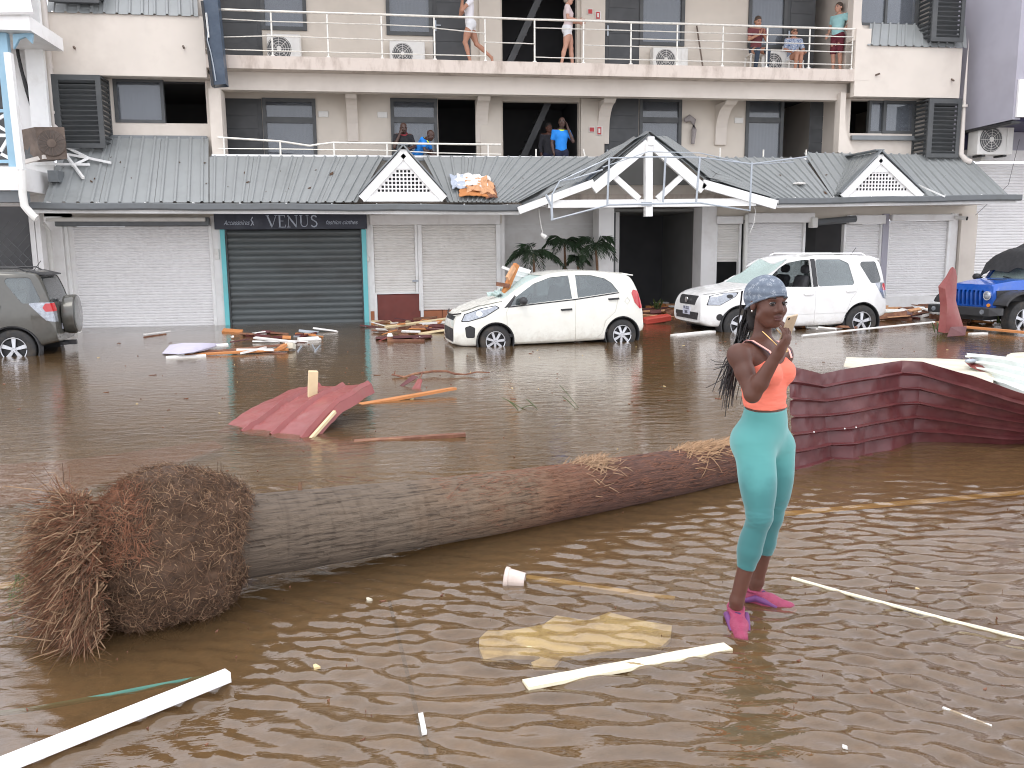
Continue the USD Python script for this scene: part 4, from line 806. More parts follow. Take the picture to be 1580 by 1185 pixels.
def wheel(t,x,y,z,r,side,rim=.62,spokes=5,w=.19,name='wheel',m='alloy',hub='alloy',tw=.16):
    """A tyre with a spoked rim as sub-part."""
    prof=[(-w/2,r*rim),(-w/2-.005,r*.80),(-w/2+.01,r*.93),(-w/2+.035,r*.99),(0,r),(w/2-.035,r*.99),(w/2-.01,r*.93),(w/2+.005,r*.80),(w/2,r*rim),(w/2-.05,r*rim-.015),(-w/2+.05,r*rim-.015)]
    n=40; an=np.arange(n)*2*np.pi/n; P=np.array([[(x+rr*math.cos(a),y+yy,z+rr*math.sin(a)) for a in an] for yy,rr in prof+prof[:1]]); k=len(P)
    i,j=np.meshgrid(np.arange(k-1),np.arange(n),indexing='ij'); g=G().add(P.reshape(-1,3),np.stack([i*n+j,i*n+(j+1)%n,(i+1)*n+(j+1)%n,(i+1)*n+j],-1).reshape(-1,4))
    wl=part(t,name,g,L['rubber'],smooth=35)
    R=r*rim; o=side*(w/2-.012); q=G(); aa=np.linspace(0,2*np.pi,41)
    q.tube([(x+(R-.008)*math.cos(a),y+o,z+(R-.008)*math.sin(a)) for a in aa],.011,6,cap=False); q.tube([(x,y+o-side*.06,z),(x,y+o+side*.004,z)],R*.20,16)
    for s in range(spokes):
        a=s*2*math.pi/spokes+.35
        for da in (-.0,):
            c,s_=math.cos(a),math.sin(a); p0=np.array([x+R*.12*c,y+o-side*.004,z+R*.12*s_]); p1=np.array([x+R*.97*c,y+o-side*.012,z+R*.97*s_]); tx=np.array([-s_,0,c])
            v=[p0-tx*R*.10,p0+tx*R*.10,p1+tx*R*tw,p1-tx*R*tw]; v=np.array(v); q.add(np.vstack([v,v-[0,side*.03,0]]),[(0,1,2,3),(7,6,5,4),(0,4,5,1),(1,5,6,2),(2,6,7,3),(3,7,4,0)])
    part(wl,'rim',q,L[m]); part(wl,'brake_disc',G().tube([(x,y+o-side*.085,z),(x,y+o-side*.065,z)],R*.96,24),L['trim_black'])
    q=G()
    for s in range(5): a=s*2*math.pi/5; q.tube([(x+R*.13*math.cos(a),y+o,z+R*.13*math.sin(a)),(x+R*.13*math.cos(a),y+o+side*.008,z+R*.13*math.sin(a))],R*.03,6)
    part(wl,'hub_bolts',q,L['trim_black'],kind='stuff')
    return wl
def build_car(t,B,paint,wins,panes,gaps,wx,wr,arch,well,trims,seats=(),glassm=None,wheelkw={},cab=(-1.6,1.0,.42),track=None):
    body=B.solid(0.); W=B.W; inner=B.solid(-.055)
    bx=lambda x0,x1,y0,y1,z0,z1: m3.Manifold.cube([x1-x0,y1-y0,z1-z0]).translate([x0,y0,z0])
    cabin=inner^bx(cab[0],cab[1],-2,2,cab[2],3); shell=body-cabin
    for x in wx:
        for s in (-1,1):
            c=m3.Manifold.cylinder(.30,arch,arch,40).rotate([90,0,0]).translate([x,s*(W-.12)+.15,wr])
            shell=shell-c
    for poly in wins:
        for s in (-1,1): shell=shell-pr3(poly,'y',s*.30,s*1.3)
    for axis,poly,a,b in panes: shell=shell-pr3(poly,axis,a,b)
    sk=B.solid(-.011)
    for pts in gaps:
        for s in (-1,1): shell=shell-(pr3(line(pts),'y',s*.3,s*1.3)-sk)
    tt=[]
    for nm_,poly,axis,a,b,mm,d in trims:
        both=axis=='y'
        for s in ((-1,1) if both else (1,)):
            p=pr3(poly,axis,s*a,s*b); solid_=(B.solid(d)-B.solid(-.03))^p
            tt.append((nm_,solid_,mm)); 
            if d<=0: shell=shell-p.__xor__(B.solid(.01)-B.solid(-.03))
    bd=part(t,'body',m3_geo(shell),L[paint],smooth=32)
    for nm_,sol,mm in tt:
        if sol.volume()>1e-7: part(t,nm_,m3_geo(sol),L[mm],smooth=32)
    ps=B.solid(-.010)-B.solid(-.016); gm=glassm or {}
    for i,poly in enumerate(wins):
        for s in (-1,1):
            if gm.get(('y',i,s))!='none': part(t,'window',m3_geo(ps^pr3(poly,'y',s*.30,s*1.3)),L[gm.get(('y',i,s),'car_glass')],smooth=32)
    for i,(axis,poly,a,b) in enumerate(panes): part(t,'windscreen' if i==0 else 'rear_window',m3_geo(ps^pr3(poly,axis,a,b)),L[gm.get(('p',i),'car_glass')],smooth=32)
    # dark liners and the wheels
    tr=track or (W-.12)
    for x in wx:
        for s in (-1,1):
            o=m3.Manifold.cylinder(.25,arch-.004,arch-.004,40).rotate([90,0,0]); i_=m3.Manifold.cylinder(.23,arch-.02,arch-.02,40).rotate([90,0,0])
            ln_=o.translate([x,s*(W-.155)+.125,wr])-i_.translate([x,s*(W-.155)+.115+s*.02,wr]); part(t,'wheel_well',m3_geo(ln_^bx(x-2,x+2,-3,3,wr-.12,3)),L['trim_black'],smooth=40)
            wheel(t,x,s*tr,wr*1.0,wr-.0,s,**wheelkw)
    part(t,'cabin_floor',m3_geo(B.solid(-.062)^bx(cab[0]+.02,cab[1]-.02,-2,2,cab[2]+.001,cab[2]+.06)),L['seat_cloth'])
    for (sx,sy,mm) in seats:
        q=cbox(sx-.26,sx+.24,sy-.24,sy+.24,cab[2]+.08,cab[2]+.30,.05); st=part(t,'seat',m3_geo(q),L[mm],smooth=40)
        b=cbox(-.07,.07,-.235,.235,0,.60,.05).rotate([0,-14,0]).translate([sx-.25,sy,cab[2]+.26]); part(st,'seat_back',m3_geo(b),L[mm],smooth=40)
        h=cbox(-.05,.05,-.13,.13,0,.17,.04).rotate([0,-8,0]).translate([sx-.42,sy,cab[2]+.88]); part(st,'headrest',m3_geo(h),L[mm],smooth=40)
    return bd
def mirror(t,x,y,z,s,m): 
    q=m3.Manifold.hull_points(np.array(ellipsoid((x,y+s*.12,z),(.075,.10,.075),2).vertices)); part(t,'mirror',m3_geo(q).bar((x,y-s*.02,z-.03),(x,y+s*.06,z-.02),.05),L[m],smooth=50)
def handle(t,x,z,B,s,m,w=.11):
    y=s*(float(B.hw(x))*.985+.008); q=m3.Manifold.hull_points(np.array([(x+a*w,y+s*b,z+c) for a,b,c in ((-1,0,.0),(1,0,-.012),(-.85,.025,.018),(.85,.025,.006),(-.85,.025,-.016),(.85,.025,-.024),(-1,0,-.02),(1,0,.01))])); part(t,'door_handle',m3_geo(q),L[m],smooth=40)
def place(x,y,z,h,pitch=0.,roll=0.):
    M=trimesh.transformations.euler_matrix(roll,pitch,h,'sxyz'); M[:3,3]=(x,y,z); return M
# white hatchback ------------------------------------------------------
def hatchback():
    t=thing('hatchback_car','pearl white five door hatchback with broken timber on its bonnet, wheels in the water','car',mat4=place(3.08,15.85,-.17,math.pi+.09,.018))
    top=[(1.90,.50),(1.885,.62),(1.83,.74),(1.70,.83),(1.40,.935),(1.02,1.03),(.75,1.20),(.40,1.375),(.10,1.455),(-.35,1.485),(-.85,1.46),(-1.25,1.405),(-1.42,1.36),(-1.50,1.24),(-1.60,1.02),(-1.66,.85),(-1.695,.62),(-1.70,.50)]
    bot=[(1.90,.24),(1.7,.19),(1.3,.19),(0,.18),(-1.3,.2),(-1.70,.30)]
    B=Body(top,bot,1.595,[(1.9,.55),(1.6,.70),(1.0,.92),(.8,.93),(-.2,.98),(-1.1,1.05),(-1.5,1.06),(-1.7,.62)],.34,plan=(2.3,.66))
    w1=[(.93,.90),(.80,1.06),(.46,1.275),(.15,1.375),(-.20,1.40),(-.235,.985)]; w2=[(-.34,.995),(-.325,1.40),(-.62,1.39),(-.87,1.325),(-1.0,1.24),(-1.13,1.075)]
    ws=('y',[(1.0,1.05),(.42,1.352),(.32,1.40),(.95,1.08)],-.62,.62)
    front=[(-.60,1.03),(.60,1.03),(.50,1.41),(-.50,1.41)]
    trims=[('headlight_bezel',Polygon([(1.76,.66),(1.66,.66),(1.38,.74),(1.13,.88),(1.18,.91),(1.42,.87),(1.70,.77)]).buffer(.014),'y',.42,1.2,'trim_black',.0025),('headlight_lamp',Polygon([(1.47+.055*math.cos(a),.785+.045*math.sin(a)) for a in np.linspace(0,6.2,16)]),'y',.42,1.2,'chrome',.0055),('headlight',rnd([(1.76,.66),(1.66,.66),(1.38,.74),(1.13,.88),(1.18,.91),(1.42,.87),(1.70,.77)],.012),'y',.42,1.2,'clear_lens',.004),('tail_light',rnd([(-1.44,1.10),(-1.40,1.04),(-1.47,.86),(-1.60,.74),(-1.75,.76),(-1.75,1.02)],.012),'y',.40,1.2,'red_lens',.005),
      ('lower_grille',rnd([(-.42,.28),(.42,.28),(.46,.52),(-.46,.52)],.03),'x',1.4,2.2,'trim_black',.003),('upper_grille',rnd([(-.36,.66),(.36,.66),(.40,.73),(-.40,.73)],.02),'x',1.5,2.2,'trim_black',.004),
      ('fog_recess',rnd([(1.70,.36),(1.56,.36),(1.55,.54),(1.63,.58),(1.72,.55)],.03),'y',.40,1.2,'trim_black',.002),
      ('window_trim',Polygon([(1.03,.87),(.92,.89),(.80,1.07),(.82,1.09)]),'y',.4,1.2,'trim_black',.003),
      ('belt_trim',line([(.95,.885),(-.28,.968),(-1.12,1.058)],.022),'y',.4,1.2,'trim_black',.004)]
    gaps=[[(.98,.30),(.99,.80),(.93,.90)],[(-.285,.24),(-.285,1.41)],[(.98,.30),(.9,.245),(-.285,.24),(-.70,.26),(-.80,.34)],[(-.80,.34),(-.86,.56),(-1.05,.72),(-1.12,1.0),(-1.15,1.07)],[(1.75,.80),(1.45,.905),(1.05,.985)],[(-1.36,.90),(-1.30,.96),(-1.24,.90),(-1.30,.84),(-1.36,.90)],[(1.68,.62),(1.58,.50),(1.55,.3)]]
    build_car(t,B,'pearl_car_paint',[w1,w2],[('x',front,.1,1.3),('x',rnd([(-.52,1.06),(.52,1.06),(.44,1.33),(-.44,1.33)],.05),-2.,-1.3)],gaps,(1.1925,-1.1925),.285,.345,.2,trims,
      seats=[(.12,.36,'seat_cloth'),(.12,-.36,'seat_cloth'),(-.85,.34,'seat_cloth'),(-.85,-.34,'seat_cloth')],glassm={('p',0):'shattered'},wheelkw=dict(rim=.64,spokes=7,w=.165,tw=.13),cab=(-1.45,1.02,.34))
    for s in (1,-1): mirror(t,.70,s*.76,.985,s,'trim_black'); handle(t,-.12,.80,B,s,'trim_black'); handle(t,-1.02,.955,B,s,'trim_black')
    part(t,'spoiler',m3_geo(m3.Manifold.hull_points(np.array([(-1.30,y,z) for y in (-.5,.5) for z in (1.375,1.405)]+[(-1.52,y,z) for y in (-.47,.47) for z in (1.345,1.362)]))),L['pearl_car_paint'])
    part(t,'dashboard',m3_geo(cbox(.62,.98,-.6,.6,.72,.93,.06)),L['seat_cloth'],smooth=40)
    a=np.linspace(0,2*np.pi,25); part(t,'steering_wheel',G().tube([(.50-.08*math.sin(u),.36+.17*math.cos(u),.93+.15*math.sin(u)) for u in a],.016,6),L['trim_black'])
    part(t,'number_plate',G().box(1.885,1.897,-.24,.24,.38,.47),L['white_plastic']); part(t,'bonnet_edge',G().tube([(1.78,.62,.795),(1.86,.3,.76),(1.885,0,.75),(1.86,-.3,.76),(1.78,-.62,.795)],.014,6),L['trim_black'])
    part(t,'wiper',G().bar((1.0,.4,1.06),(.85,-.2,1.16),.02),L['trim_black']); return t
hatchback()
# white and grey off-roaders -------------------------------------------
def suv(name,label,M,paint,spare,broken):
    t=thing(name,label,'car',mat4=M)
    top=[(2.03,.62),(2.02,.76),(1.97,.89),(1.86,.965),(1.50,1.04),(.98,1.115),(.72,1.28),(.30,1.58),(.05,1.655),(-.5,1.685),(-1.1,1.675),(-1.55,1.64),(-1.70,1.60),(-1.79,1.42),(-1.88,1.10),(-1.92,.90),(-1.93,.60)]
    bot=[(2.03,.38),(1.8,.30),(1.2,.28),(0,.26),(-1.3,.30),(-1.93,.42)]
    dent=None
    if broken:
        def dent(v):
            k=np.clip((v[:,2]-1.05)/.3,0,1); v=v.copy(); v[:,2]-=k*(.13*np.exp(-((v[:,0]-.42)/.34)**2-((v[:,1]+.12)/.5)**2)+.05*np.exp(-((v[:,0]-.05)/.25)**2-((v[:,1]-.25)/.22)**2)+.03*np.sin(v[:,0]*9+v[:,1]*6)*np.exp(-((v[:,0]-.3)/.5)**2)); return v
    B=Body(top,bot,1.695,[(2.03,.66),(1.7,.86),(1.0,.99),(-.3,1.03),(-1.2,1.06),(-1.7,1.08),(-1.93,.70)],.24,plan=(2.6,.76),dent=dent)
    w1=[(.93,1.07),(.58,1.34),(.28,1.53),(.02,1.575),(-.16,1.58),(-.20,1.05)]; w2=rnd([(-.31,1.055),(-.27,1.585),(-.80,1.58),(-.98,1.50),(-1.10,1.075)],.05); w3=rnd([(-1.18,1.53),(-1.47,1.10),(-1.76,1.105),(-1.60,1.53)],.06)
    front=rnd([(-.68,1.12),(.68,1.12),(.56,1.60),(-.56,1.60)],.05); rear=rnd([(-.62,1.10),(.62,1.10),(.54,1.54),(-.54,1.54)],.05)
    white_rear=[('tail_light',rnd([(-1.66,1.11),(-1.56,1.10),(-1.80,.80),(-1.97,.76),(-1.97,1.10)],.015),'y',.48,1.2,'clear_lens',.005),('brake_lens',rnd([(-1.80,1.09),(-1.76,1.02),(-1.80,.95),(-1.97,.95),(-1.97,1.09)],.02),'y',.46,1.25,'red_lens',.008)]
    trims=white_rear+[('headlight_bezel',Polygon([(1.92,.74),(1.70,.74),(1.42,.90),(1.36,.97),(1.62,.96),(1.86,.90)]).buffer(.010),'y',.40,1.2,'trim_black',.0025),('headlight_lamp',Polygon([(1.52+.06*math.cos(a),.90+.04*math.sin(a)) for a in np.linspace(0,6.2,16)]),'y',.42,1.2,'trim_black',.0065),('headlight',rnd([(1.92,.74),(1.70,.74),(1.42,.90),(1.36,.97),(1.62,.96),(1.86,.90)],.02),'y',.40,1.2,'clear_lens',.005),('grille',rnd([(-.36,.72),(.36,.72),(.42,.90),(-.42,.90)],.03),'x',1.6,2.3,'trim_black',.006),('lower_intake',rnd([(-.50,.44),(.50,.44),(.54,.58),(-.54,.58)],.02),'x',1.5,2.3,'trim_black',.004),('fog_lamp',Polygon([(1.70+.06*math.cos(a),.50+.065*math.sin(a)) for a in np.linspace(0,6.2,16)]),'y',.4,1.2,'trim_black',.004),('b_pillar',Polygon([(-.205,1.05),(-.165,1.59),(-.265,1.595),(-.305,1.055)]),'y',.4,1.2,'trim_black',.002)]
    gaps=[[(.86,.38),(.90,.95),(.93,1.06)],[(-.25,.34),(-.25,1.05)],[(.86,.38),(.80,.34),(-.25,.34),(-.84,.36),(-.92,.48)],[(-.92,.48),(-1.02,.80),(-1.14,.95),(-1.16,1.07)],[(1.9,.93),(1.5,1.0),(.95,1.07)],[(-.25,.52),(.85,.52)],[(-.25,.52),(-.95,.53)]]
    gm={('p',0):'shattered',('y',0,1):'none',('y',0,-1):'none'} if broken else {}
    build_car(t,B,paint,[w1,w2,w3],[('x',front,.2,1.3),('x',rear,-2.2,-1.4)],gaps,(1.29,-1.29),.335,.40,.2,trims,seats=[(.15,.38,'seat_cloth'),(.15,-.38,'seat_cloth'),(-.75,.36,'seat_light'),(-.75,-.36,'seat_light')],glassm=gm,wheelkw=dict(rim=.62,spokes=5,w=.20,tw=.17),cab=(-1.75,1.0,.42))
    for s in (1,-1): mirror(t,.72,s*.83,1.08,s,paint); handle(t,-.10,.92,B,s,paint); handle(t,-1.0,.965,B,s,paint)
    part(t,'dashboard',m3_geo(cbox(.60,.98,-.66,.66,.80,1.02,.06)),L['seat_cloth'],smooth=40)
    part(t,'badge',G().tube([(2.03,0,.81),(2.052,0,.81)],.055,18),L['chrome'])
    pl=part(t,'number_plate',G().box(2.028,2.045,-.16,.16,.52,.68) if broken else G().box(-1.94,-1.925,-.25,.25,.62,.72),mat('plate_white',(.55,.57,.66),.4,.2,60.) if 'plate_white' not in L else L['plate_white'])
    if broken:
        for row,zz in (('FK 311',.625),('SBS',.54)):
            m=meshkit.text_mesh(row,.055,.003,True); v=np.array(m.vertices); v[:,0]-=v[:,0].mean(); part(pl,'plate_text',G().add(np.c_[2.046+v[:,2],v[:,0],v[:,1]+zz],m.faces),L['sign_navy'])
    part(t,'roof_antenna',G().tube([(-1.5,0,1.64),(-1.62,0,1.80)],.006,5),L['trim_black'])
    for s in (-1,1): part(t,'roof_rail',G().tube([(.0,s*.52,1.66),(-.1,s*.54,1.70),(-1.4,s*.53,1.69),(-1.5,s*.52,1.63)],.014,6),L['trim_black' if spare else paint])
    part(t,'rear_spoiler',m3_geo(m3.Manifold.hull_points(np.array([(-1.52,y,z) for y in (-.58,.58) for z in (1.60,1.645)]+[(-1.80,y,z) for y in (-.52,.52) for z in (1.555,1.575)]))),L['trim_black' if spare else paint])
    if spare:
        P=[(0.,.0),(.26,.0),(.325,.02),(.345,.06),(.345,.20),(.325,.225),(.26,.235),(0,.235)]; n=36; an=np.arange(n)*2*np.pi/n
        V=np.array([[(-1.925-d_,r_*math.cos(a),.86+r_*math.sin(a)) for a in an] for r_,d_ in P]); i,j=np.meshgrid(np.arange(len(P)-1),np.arange(n),indexing='ij'); sp=part(t,'spare_wheel_cover',G().add(V.reshape(-1,3),np.stack([i*n+j,(i+1)*n+j,(i+1)*n+(j+1)%n,i*n+(j+1)%n],-1).reshape(-1,4)),L[paint],smooth=30)
        part(sp,'cover_rim',G().tube([(-2.135,.325*math.cos(a),.86+.325*math.sin(a)) for a in np.linspace(0,2*np.pi,37)],.012,6),L['trim_black'])
        part(t,'rear_lamp',G().box(-2.15,-2.12,-.1,.1,.52,.55),L['white_plastic']); part(t,'tow_bar',G().bar((-1.8,0,.36),(-2.08,0,.36),.08).bar((-2.0,-.3,.33),(-1.9,.3,.36),.05),L['trim_black']); part(t,'rear_wiper',G().bar((-1.83,.02,1.14),(-1.89,.25,1.12),.03),L['trim_black'])
    return t
suv('off_road_car','white off-road car with a crushed roof and shattered windscreen, behind the standing woman',place(8.50,17.45,-.22,math.pi+.06)@np.diag([1.07,1.07,1.05,1.]),'white_car_paint',False,True)
e=az(22,541,.20); suv('off_road_car','dark grey off-road car with a spare wheel on its tail at the flooded left edge',place(-7.52,16.05,-.22,math.pi+.10),'grey_car_paint',True,False)
# blue open-top off-roader ----------------------------------------------
def jeep():
    e=az(1556,492,.30); t=thing('blue_open_car','bright blue boxy off-roader with black bumper and torn black soft top','car',mat4=place(14.05,17.0,-.22,math.pi+.20,.01)); W=.72
    hull=lambda pts: m3_geo(m3.Manifold.hull_points(np.array(pts,float)))
    sy=lambda P: [(x,s*y,z) for x,y,z in P for s in (-1,1)]
    part(t,'tub',m3_geo(m3.Manifold.hull_points(np.array(sy([(.55,.74,.55),(-2.0,.74,.55),(.55,.76,.72),(-2.0,.76,.72),(.55,.74,1.08),(-2.0,.74,1.08)])))-cbox(-1.9,.35,-.66,.66,.7,1.5,.02)),L['blue_car_paint'])
    part(t,'bonnet',hull(sy([(1.60,.50,1.08),(1.62,.46,1.12),(.55,.66,1.10),(.55,.60,1.21),(1.66,.50,.98),(.55,.68,1.0),(1.1,.52,1.185)])),L['blue_car_paint'],smooth=25)
    part(t,'bonnet_vent',G().box(.9,1.0,-.2,.2,1.19,1.2),L['trim_black'])
    fr_=hull(sy([(1.70,.60,.62),(1.72,.60,.95),(1.66,.56,1.09),(1.55,.60,.62),(1.52,.58,1.08)])); 
    mf=m3.Manifold.hull_points(np.array(sy([(1.70,.60,.62),(1.72,.60,.95),(1.66,.54,1.09),(1.55,.60,.62),(1.52,.56,1.08)])))
    for i in range(7): y=(i-3)*.108; mf=mf-cbox(1.60,1.9,y-.034,y+.034,.68,1.0,.012)
    gp=part(t,'grille_panel',m3_geo(mf),L['blue_car_paint'])
    for i in range(7): y=(i-3)*.108; part(gp,'grille_slot',G().box(1.585,1.60,y-.036,y+.036,.67,1.01),L['trim_black'])
    for s in (-1,1):
        h=part(t,'headlight',G().tube([(1.66,s*.47,.90),(1.745,s*.47,.90)],[.10,.095],22),L['chrome']); part(h,'lens',m3_geo(m3.Manifold.hull_points(np.array(ellipsoid((1.74,s*.47,.90),(.03,.082,.082),2).vertices))),L['clear_lens'],smooth=True)
        part(t,'indicator',G().tube([(1.68,s*.50,.70),(1.735,s*.50,.70)],.035,12),L['amber_lens'])
        a=np.linspace(math.radians(10),math.radians(172),15); 
        P=[(1.15+.52*math.cos(u)*1.12,.66+.33*math.sin(u)) for u in a]
        V=np.array([[(x,s*y,z) for x,z in P] for y in (.60,.92)]); part(t,'fender',G().slab(V,.05*s),L['trim_black'],smooth=40)
        part(t,'inner_fender',G().box(.62,1.62,s*.52,s*.60,.62,1.0),L['trim_black'])
        part(t,'step_bar',G().tube([(.5,s*.80,.45),(-1.0,s*.80,.45)],.05,10),L['trim_black'])
        P=[(-1.30+.52*math.cos(u)*1.12,.62+.34*math.sin(u)) for u in a]; V=np.array([[(x,s*y,z) for x,z in P] for y in (.75,.92)]); part(t,'fender',G().slab(V,.05*s),L['trim_black'],smooth=40)
        for x in (1.15,-1.30): wheel(t,x,s*.76,.39,.39,s,rim=.60,spokes=5,w=.25,tw=.15)
        part(t,'front_door',hull([(.50,s*.765,.6),(-.45,s*.765,.6),(.50,s*.775,1.06),(-.45,s*.775,1.06),(.5,s*.74,.6),(-.45,s*.74,.6),(.5,s*.74,1.06),(-.45,s*.74,1.06)]),L['blue_car_paint'])
        mirror(t,.50,s*.80,1.22,s,'trim_black')
    part(t,'front_bumper',hull(sy([(2.02,.78,.50),(2.02,.78,.66),(1.88,.92,.52),(1.84,.92,.66),(1.76,.9,.52),(1.76,.9,.66)])),L['trim_black']); part(t,'bumper_lamp',G().tube([(2.0,.62,.58),(2.035,.62,.58)],.05,14),L['clear_lens']); part(t,'bumper_lamp',G().tube([(2.0,-.62,.58),(2.035,-.62,.58)],.05,14),L['clear_lens'])
    part(t,'chassis',G().box(-1.95,1.75,-.42,.42,.38,.55),L['trim_black'])
    wsf=G(); 
    for s in (-1,1): wsf.bar((.52,s*.66,1.12),(.16,s*.60,1.62),.08,.07)
    wsf.bar((.16,-.63,1.62),(.16,.63,1.62),.08,.08).bar((.52,-.68,1.13),(.52,.68,1.13),.08,.08); part(t,'windscreen_frame',wsf,L['blue_car_paint'])
    part(t,'windscreen',G().slab(np.array([[(.50,-.62,1.16),(.17,-.57,1.58)],[(.50,.62,1.16),(.17,.57,1.58)]]),.008),L['shattered'])
    part(t,'wiper',G().bar((.54,.3,1.15),(.47,-.25,1.24),.02),L['trim_black'])
    for s in (-1,1): part(t,'roll_bar',G().tube([(-.3,s*.58,1.0),(-.32,s*.56,1.62),(-1.4,s*.56,1.64),(-1.6,s*.58,1.05)],.035,10),L['trim_black'])
    part(t,'roll_bar',G().tube([(-.32,-.56,1.63),(-.32,.56,1.63)],.035,10),L['trim_black'])
    # heap of torn soft top over the windscreen
    n=26; u=np.linspace(0,1,n); v=np.linspace(0,1,22); U,V=np.meshgrid(u,v,indexing='ij')
    X_=.66-1.9*U; Y_=(V-.5)*1.5; Z_=1.60+.34*np.sin(np.clip(U*3.2,0,1.57))*(1-.25*(2*V-1)**2)-.28*np.clip((np.abs(2*V-1)-.6)/.4,0,1)-.24*np.clip((.12-U)/.12,0,1)
    N_=meshkit.fbm(np.stack([X_*2.2,Y_*2.5,0*X_],-1),4,8)-.5; Z_=Z_+.28*N_; X_=X_+.12*(meshkit.fbm(np.stack([X_*2,Y_*3,0*X_+5],-1),3,2)-.5)
    mat('black_canvas',(.022,.022,.023),.8,.25,7.,bump=.3,bscale=90,obj=True); part(t,'soft_top',G().slab(np.stack([X_,Y_,Z_],-1),.02),L['black_canvas'],smooth=60)
    part(t,'loose_door_frame',G().bar((.50,.70,1.14),(-.25,.66,1.62),.09,.05).bar((.55,.72,1.06),(-.45,.74,1.34),.05,.05),L['galvanised'])
    part(t,'seat',m3_geo(cbox(-.35,.1,.1,.55,.75,.95,.04)+cbox(-.45,-.30,.1,.55,.9,1.45,.04)),L['seat_cloth'],smooth=40); part(t,'seat',m3_geo(cbox(-.35,.1,-.55,-.1,.75,.95,.04)+cbox(-.45,-.30,-.55,-.1,.9,1.45,.04)),L['seat_cloth'],smooth=40)
jeep()
# ------------------------------------------------------------------ fallen palm trunk
def strands(P,r,n=3):
    """P (N, K, 3) polylines and r (N,) as thin tapered three-sided tubes."""
    P=np.asarray(P,float); N,K=P.shape[:2]; t=np.gradient(P,axis=1); t/=np.linalg.norm(t,axis=2,keepdims=True)+1e-12
    ref=np.where(np.abs(t[...,2:])<.9,[0,0,1.],[1.,0,0]); a=np.cross(t,ref); a/=np.linalg.norm(a,axis=2,keepdims=True)+1e-12; b=np.cross(t,a)
    an=np.arange(n)*2*np.pi/n; rr=np.asarray(r)[:,None]*np.linspace(1,.35,K)[None]
    v=P[:,:,None]+rr[:,:,None,None]*(np.cos(an)[:,None]*a[:,:,None]+np.sin(an)[:,None]*b[:,:,None])
    i,k,j=np.meshgrid(np.arange(N),np.arange(K-1),np.arange(n),indexing='ij'); b0=(i*K+k)*n
    q=np.stack([b0+j,b0+n+j,b0+n+(j+1)%n,b0+(j+1)%n],-1).reshape(-1,4)
    return G().add(v.reshape(-1,3),q)
def bark(name,cols,crack):
    """Bark whose colour runs along the trunk (object x), cracked lengthwise."""
    n={'tc':('texture_coordinate',{}),'sx':('separate_xyz',{}),'wn':('noise_texture',{'scale':3.,'detail':5.}),'wa':('math',{'math_type':'multiply_add','value2':1.1,'value3':-.55}),'ad':('math',{'math_type':'add'}),'mr':('map_range',{'from_min':0.,'from_max':4.1}),
       'r':('rgb_ramp',{'ramp':cols}),'mp':('mapping',{'scale':(7.,62.,62.)}),'cn':('noise_texture',{'scale':1.0,'detail':6.,'roughness':.65}),'cr':('rgb_ramp',{'ramp':[(.33,(.34,.31,.29)),(.46,(.86,.86,.86)),(.7,(1.12,1.11,1.1))]}),
       'mp2':('mapping',{'scale':(30.,3.,3.)}),'rn':('noise_texture',{'scale':1.,'detail':3.}),'rr':('rgb_ramp',{'ramp':[(.34,(.80,.78,.76)),(.46,(1,1,1))]}),
       'm':('mix_color',{'blend_type':'multiply','fac':1.}),'m2':('mix_color',{'blend_type':'multiply','fac':.8}),'b':('bump',{'strength':crack,'distance':.02}),'p':('principled_bsdf',{'roughness':.85})}
    L[name]=material(name,n,[('tc.object','sx.vector'),('tc.object','wn.vector'),('wn.fac','wa.value1'),('sx.x','ad.value1'),('wa.value','ad.value2'),('ad.value','mr.value'),('mr.result','r.fac'),('tc.object','mp.vector'),('mp.vector','cn.vector'),('cn.fac','cr.fac'),
       ('tc.object','mp2.vector'),('mp2.vector','rn.vector'),('rn.fac','rr.fac'),('r.color','m.a'),('cr.color','m.b'),('m.result','m2.a'),('rr.color','m2.b'),('m2.result','p.base_color'),('cn.fac','b.height'),('b.normal','p.normal')],'p.BSDF')
bark('palm_bark',[(0,(.135,.102,.074)),(.22,(.16,.12,.085)),(.36,(.185,.12,.074)),(.46,(.18,.09,.05)),(.58,(.105,.047,.031)),(1,(.085,.04,.029))],.9)
mat('root_dark',(.08,.045,.026),.95,.45,20.,bump=.6,bscale=60,obj=True); mat('root_red',(.20,.085,.045),.9,.4,25.,obj=True); mat('root_tan',(.34,.22,.13),.9,.35,25.,obj=True); mat('root_brown',(.155,.085,.048),.9,.4,25.,obj=True); mat('straw',(.34,.21,.115),.85,.3,20.,obj=True); mat('fibre_red',(.19,.085,.05),.9,.4,20.,obj=True)
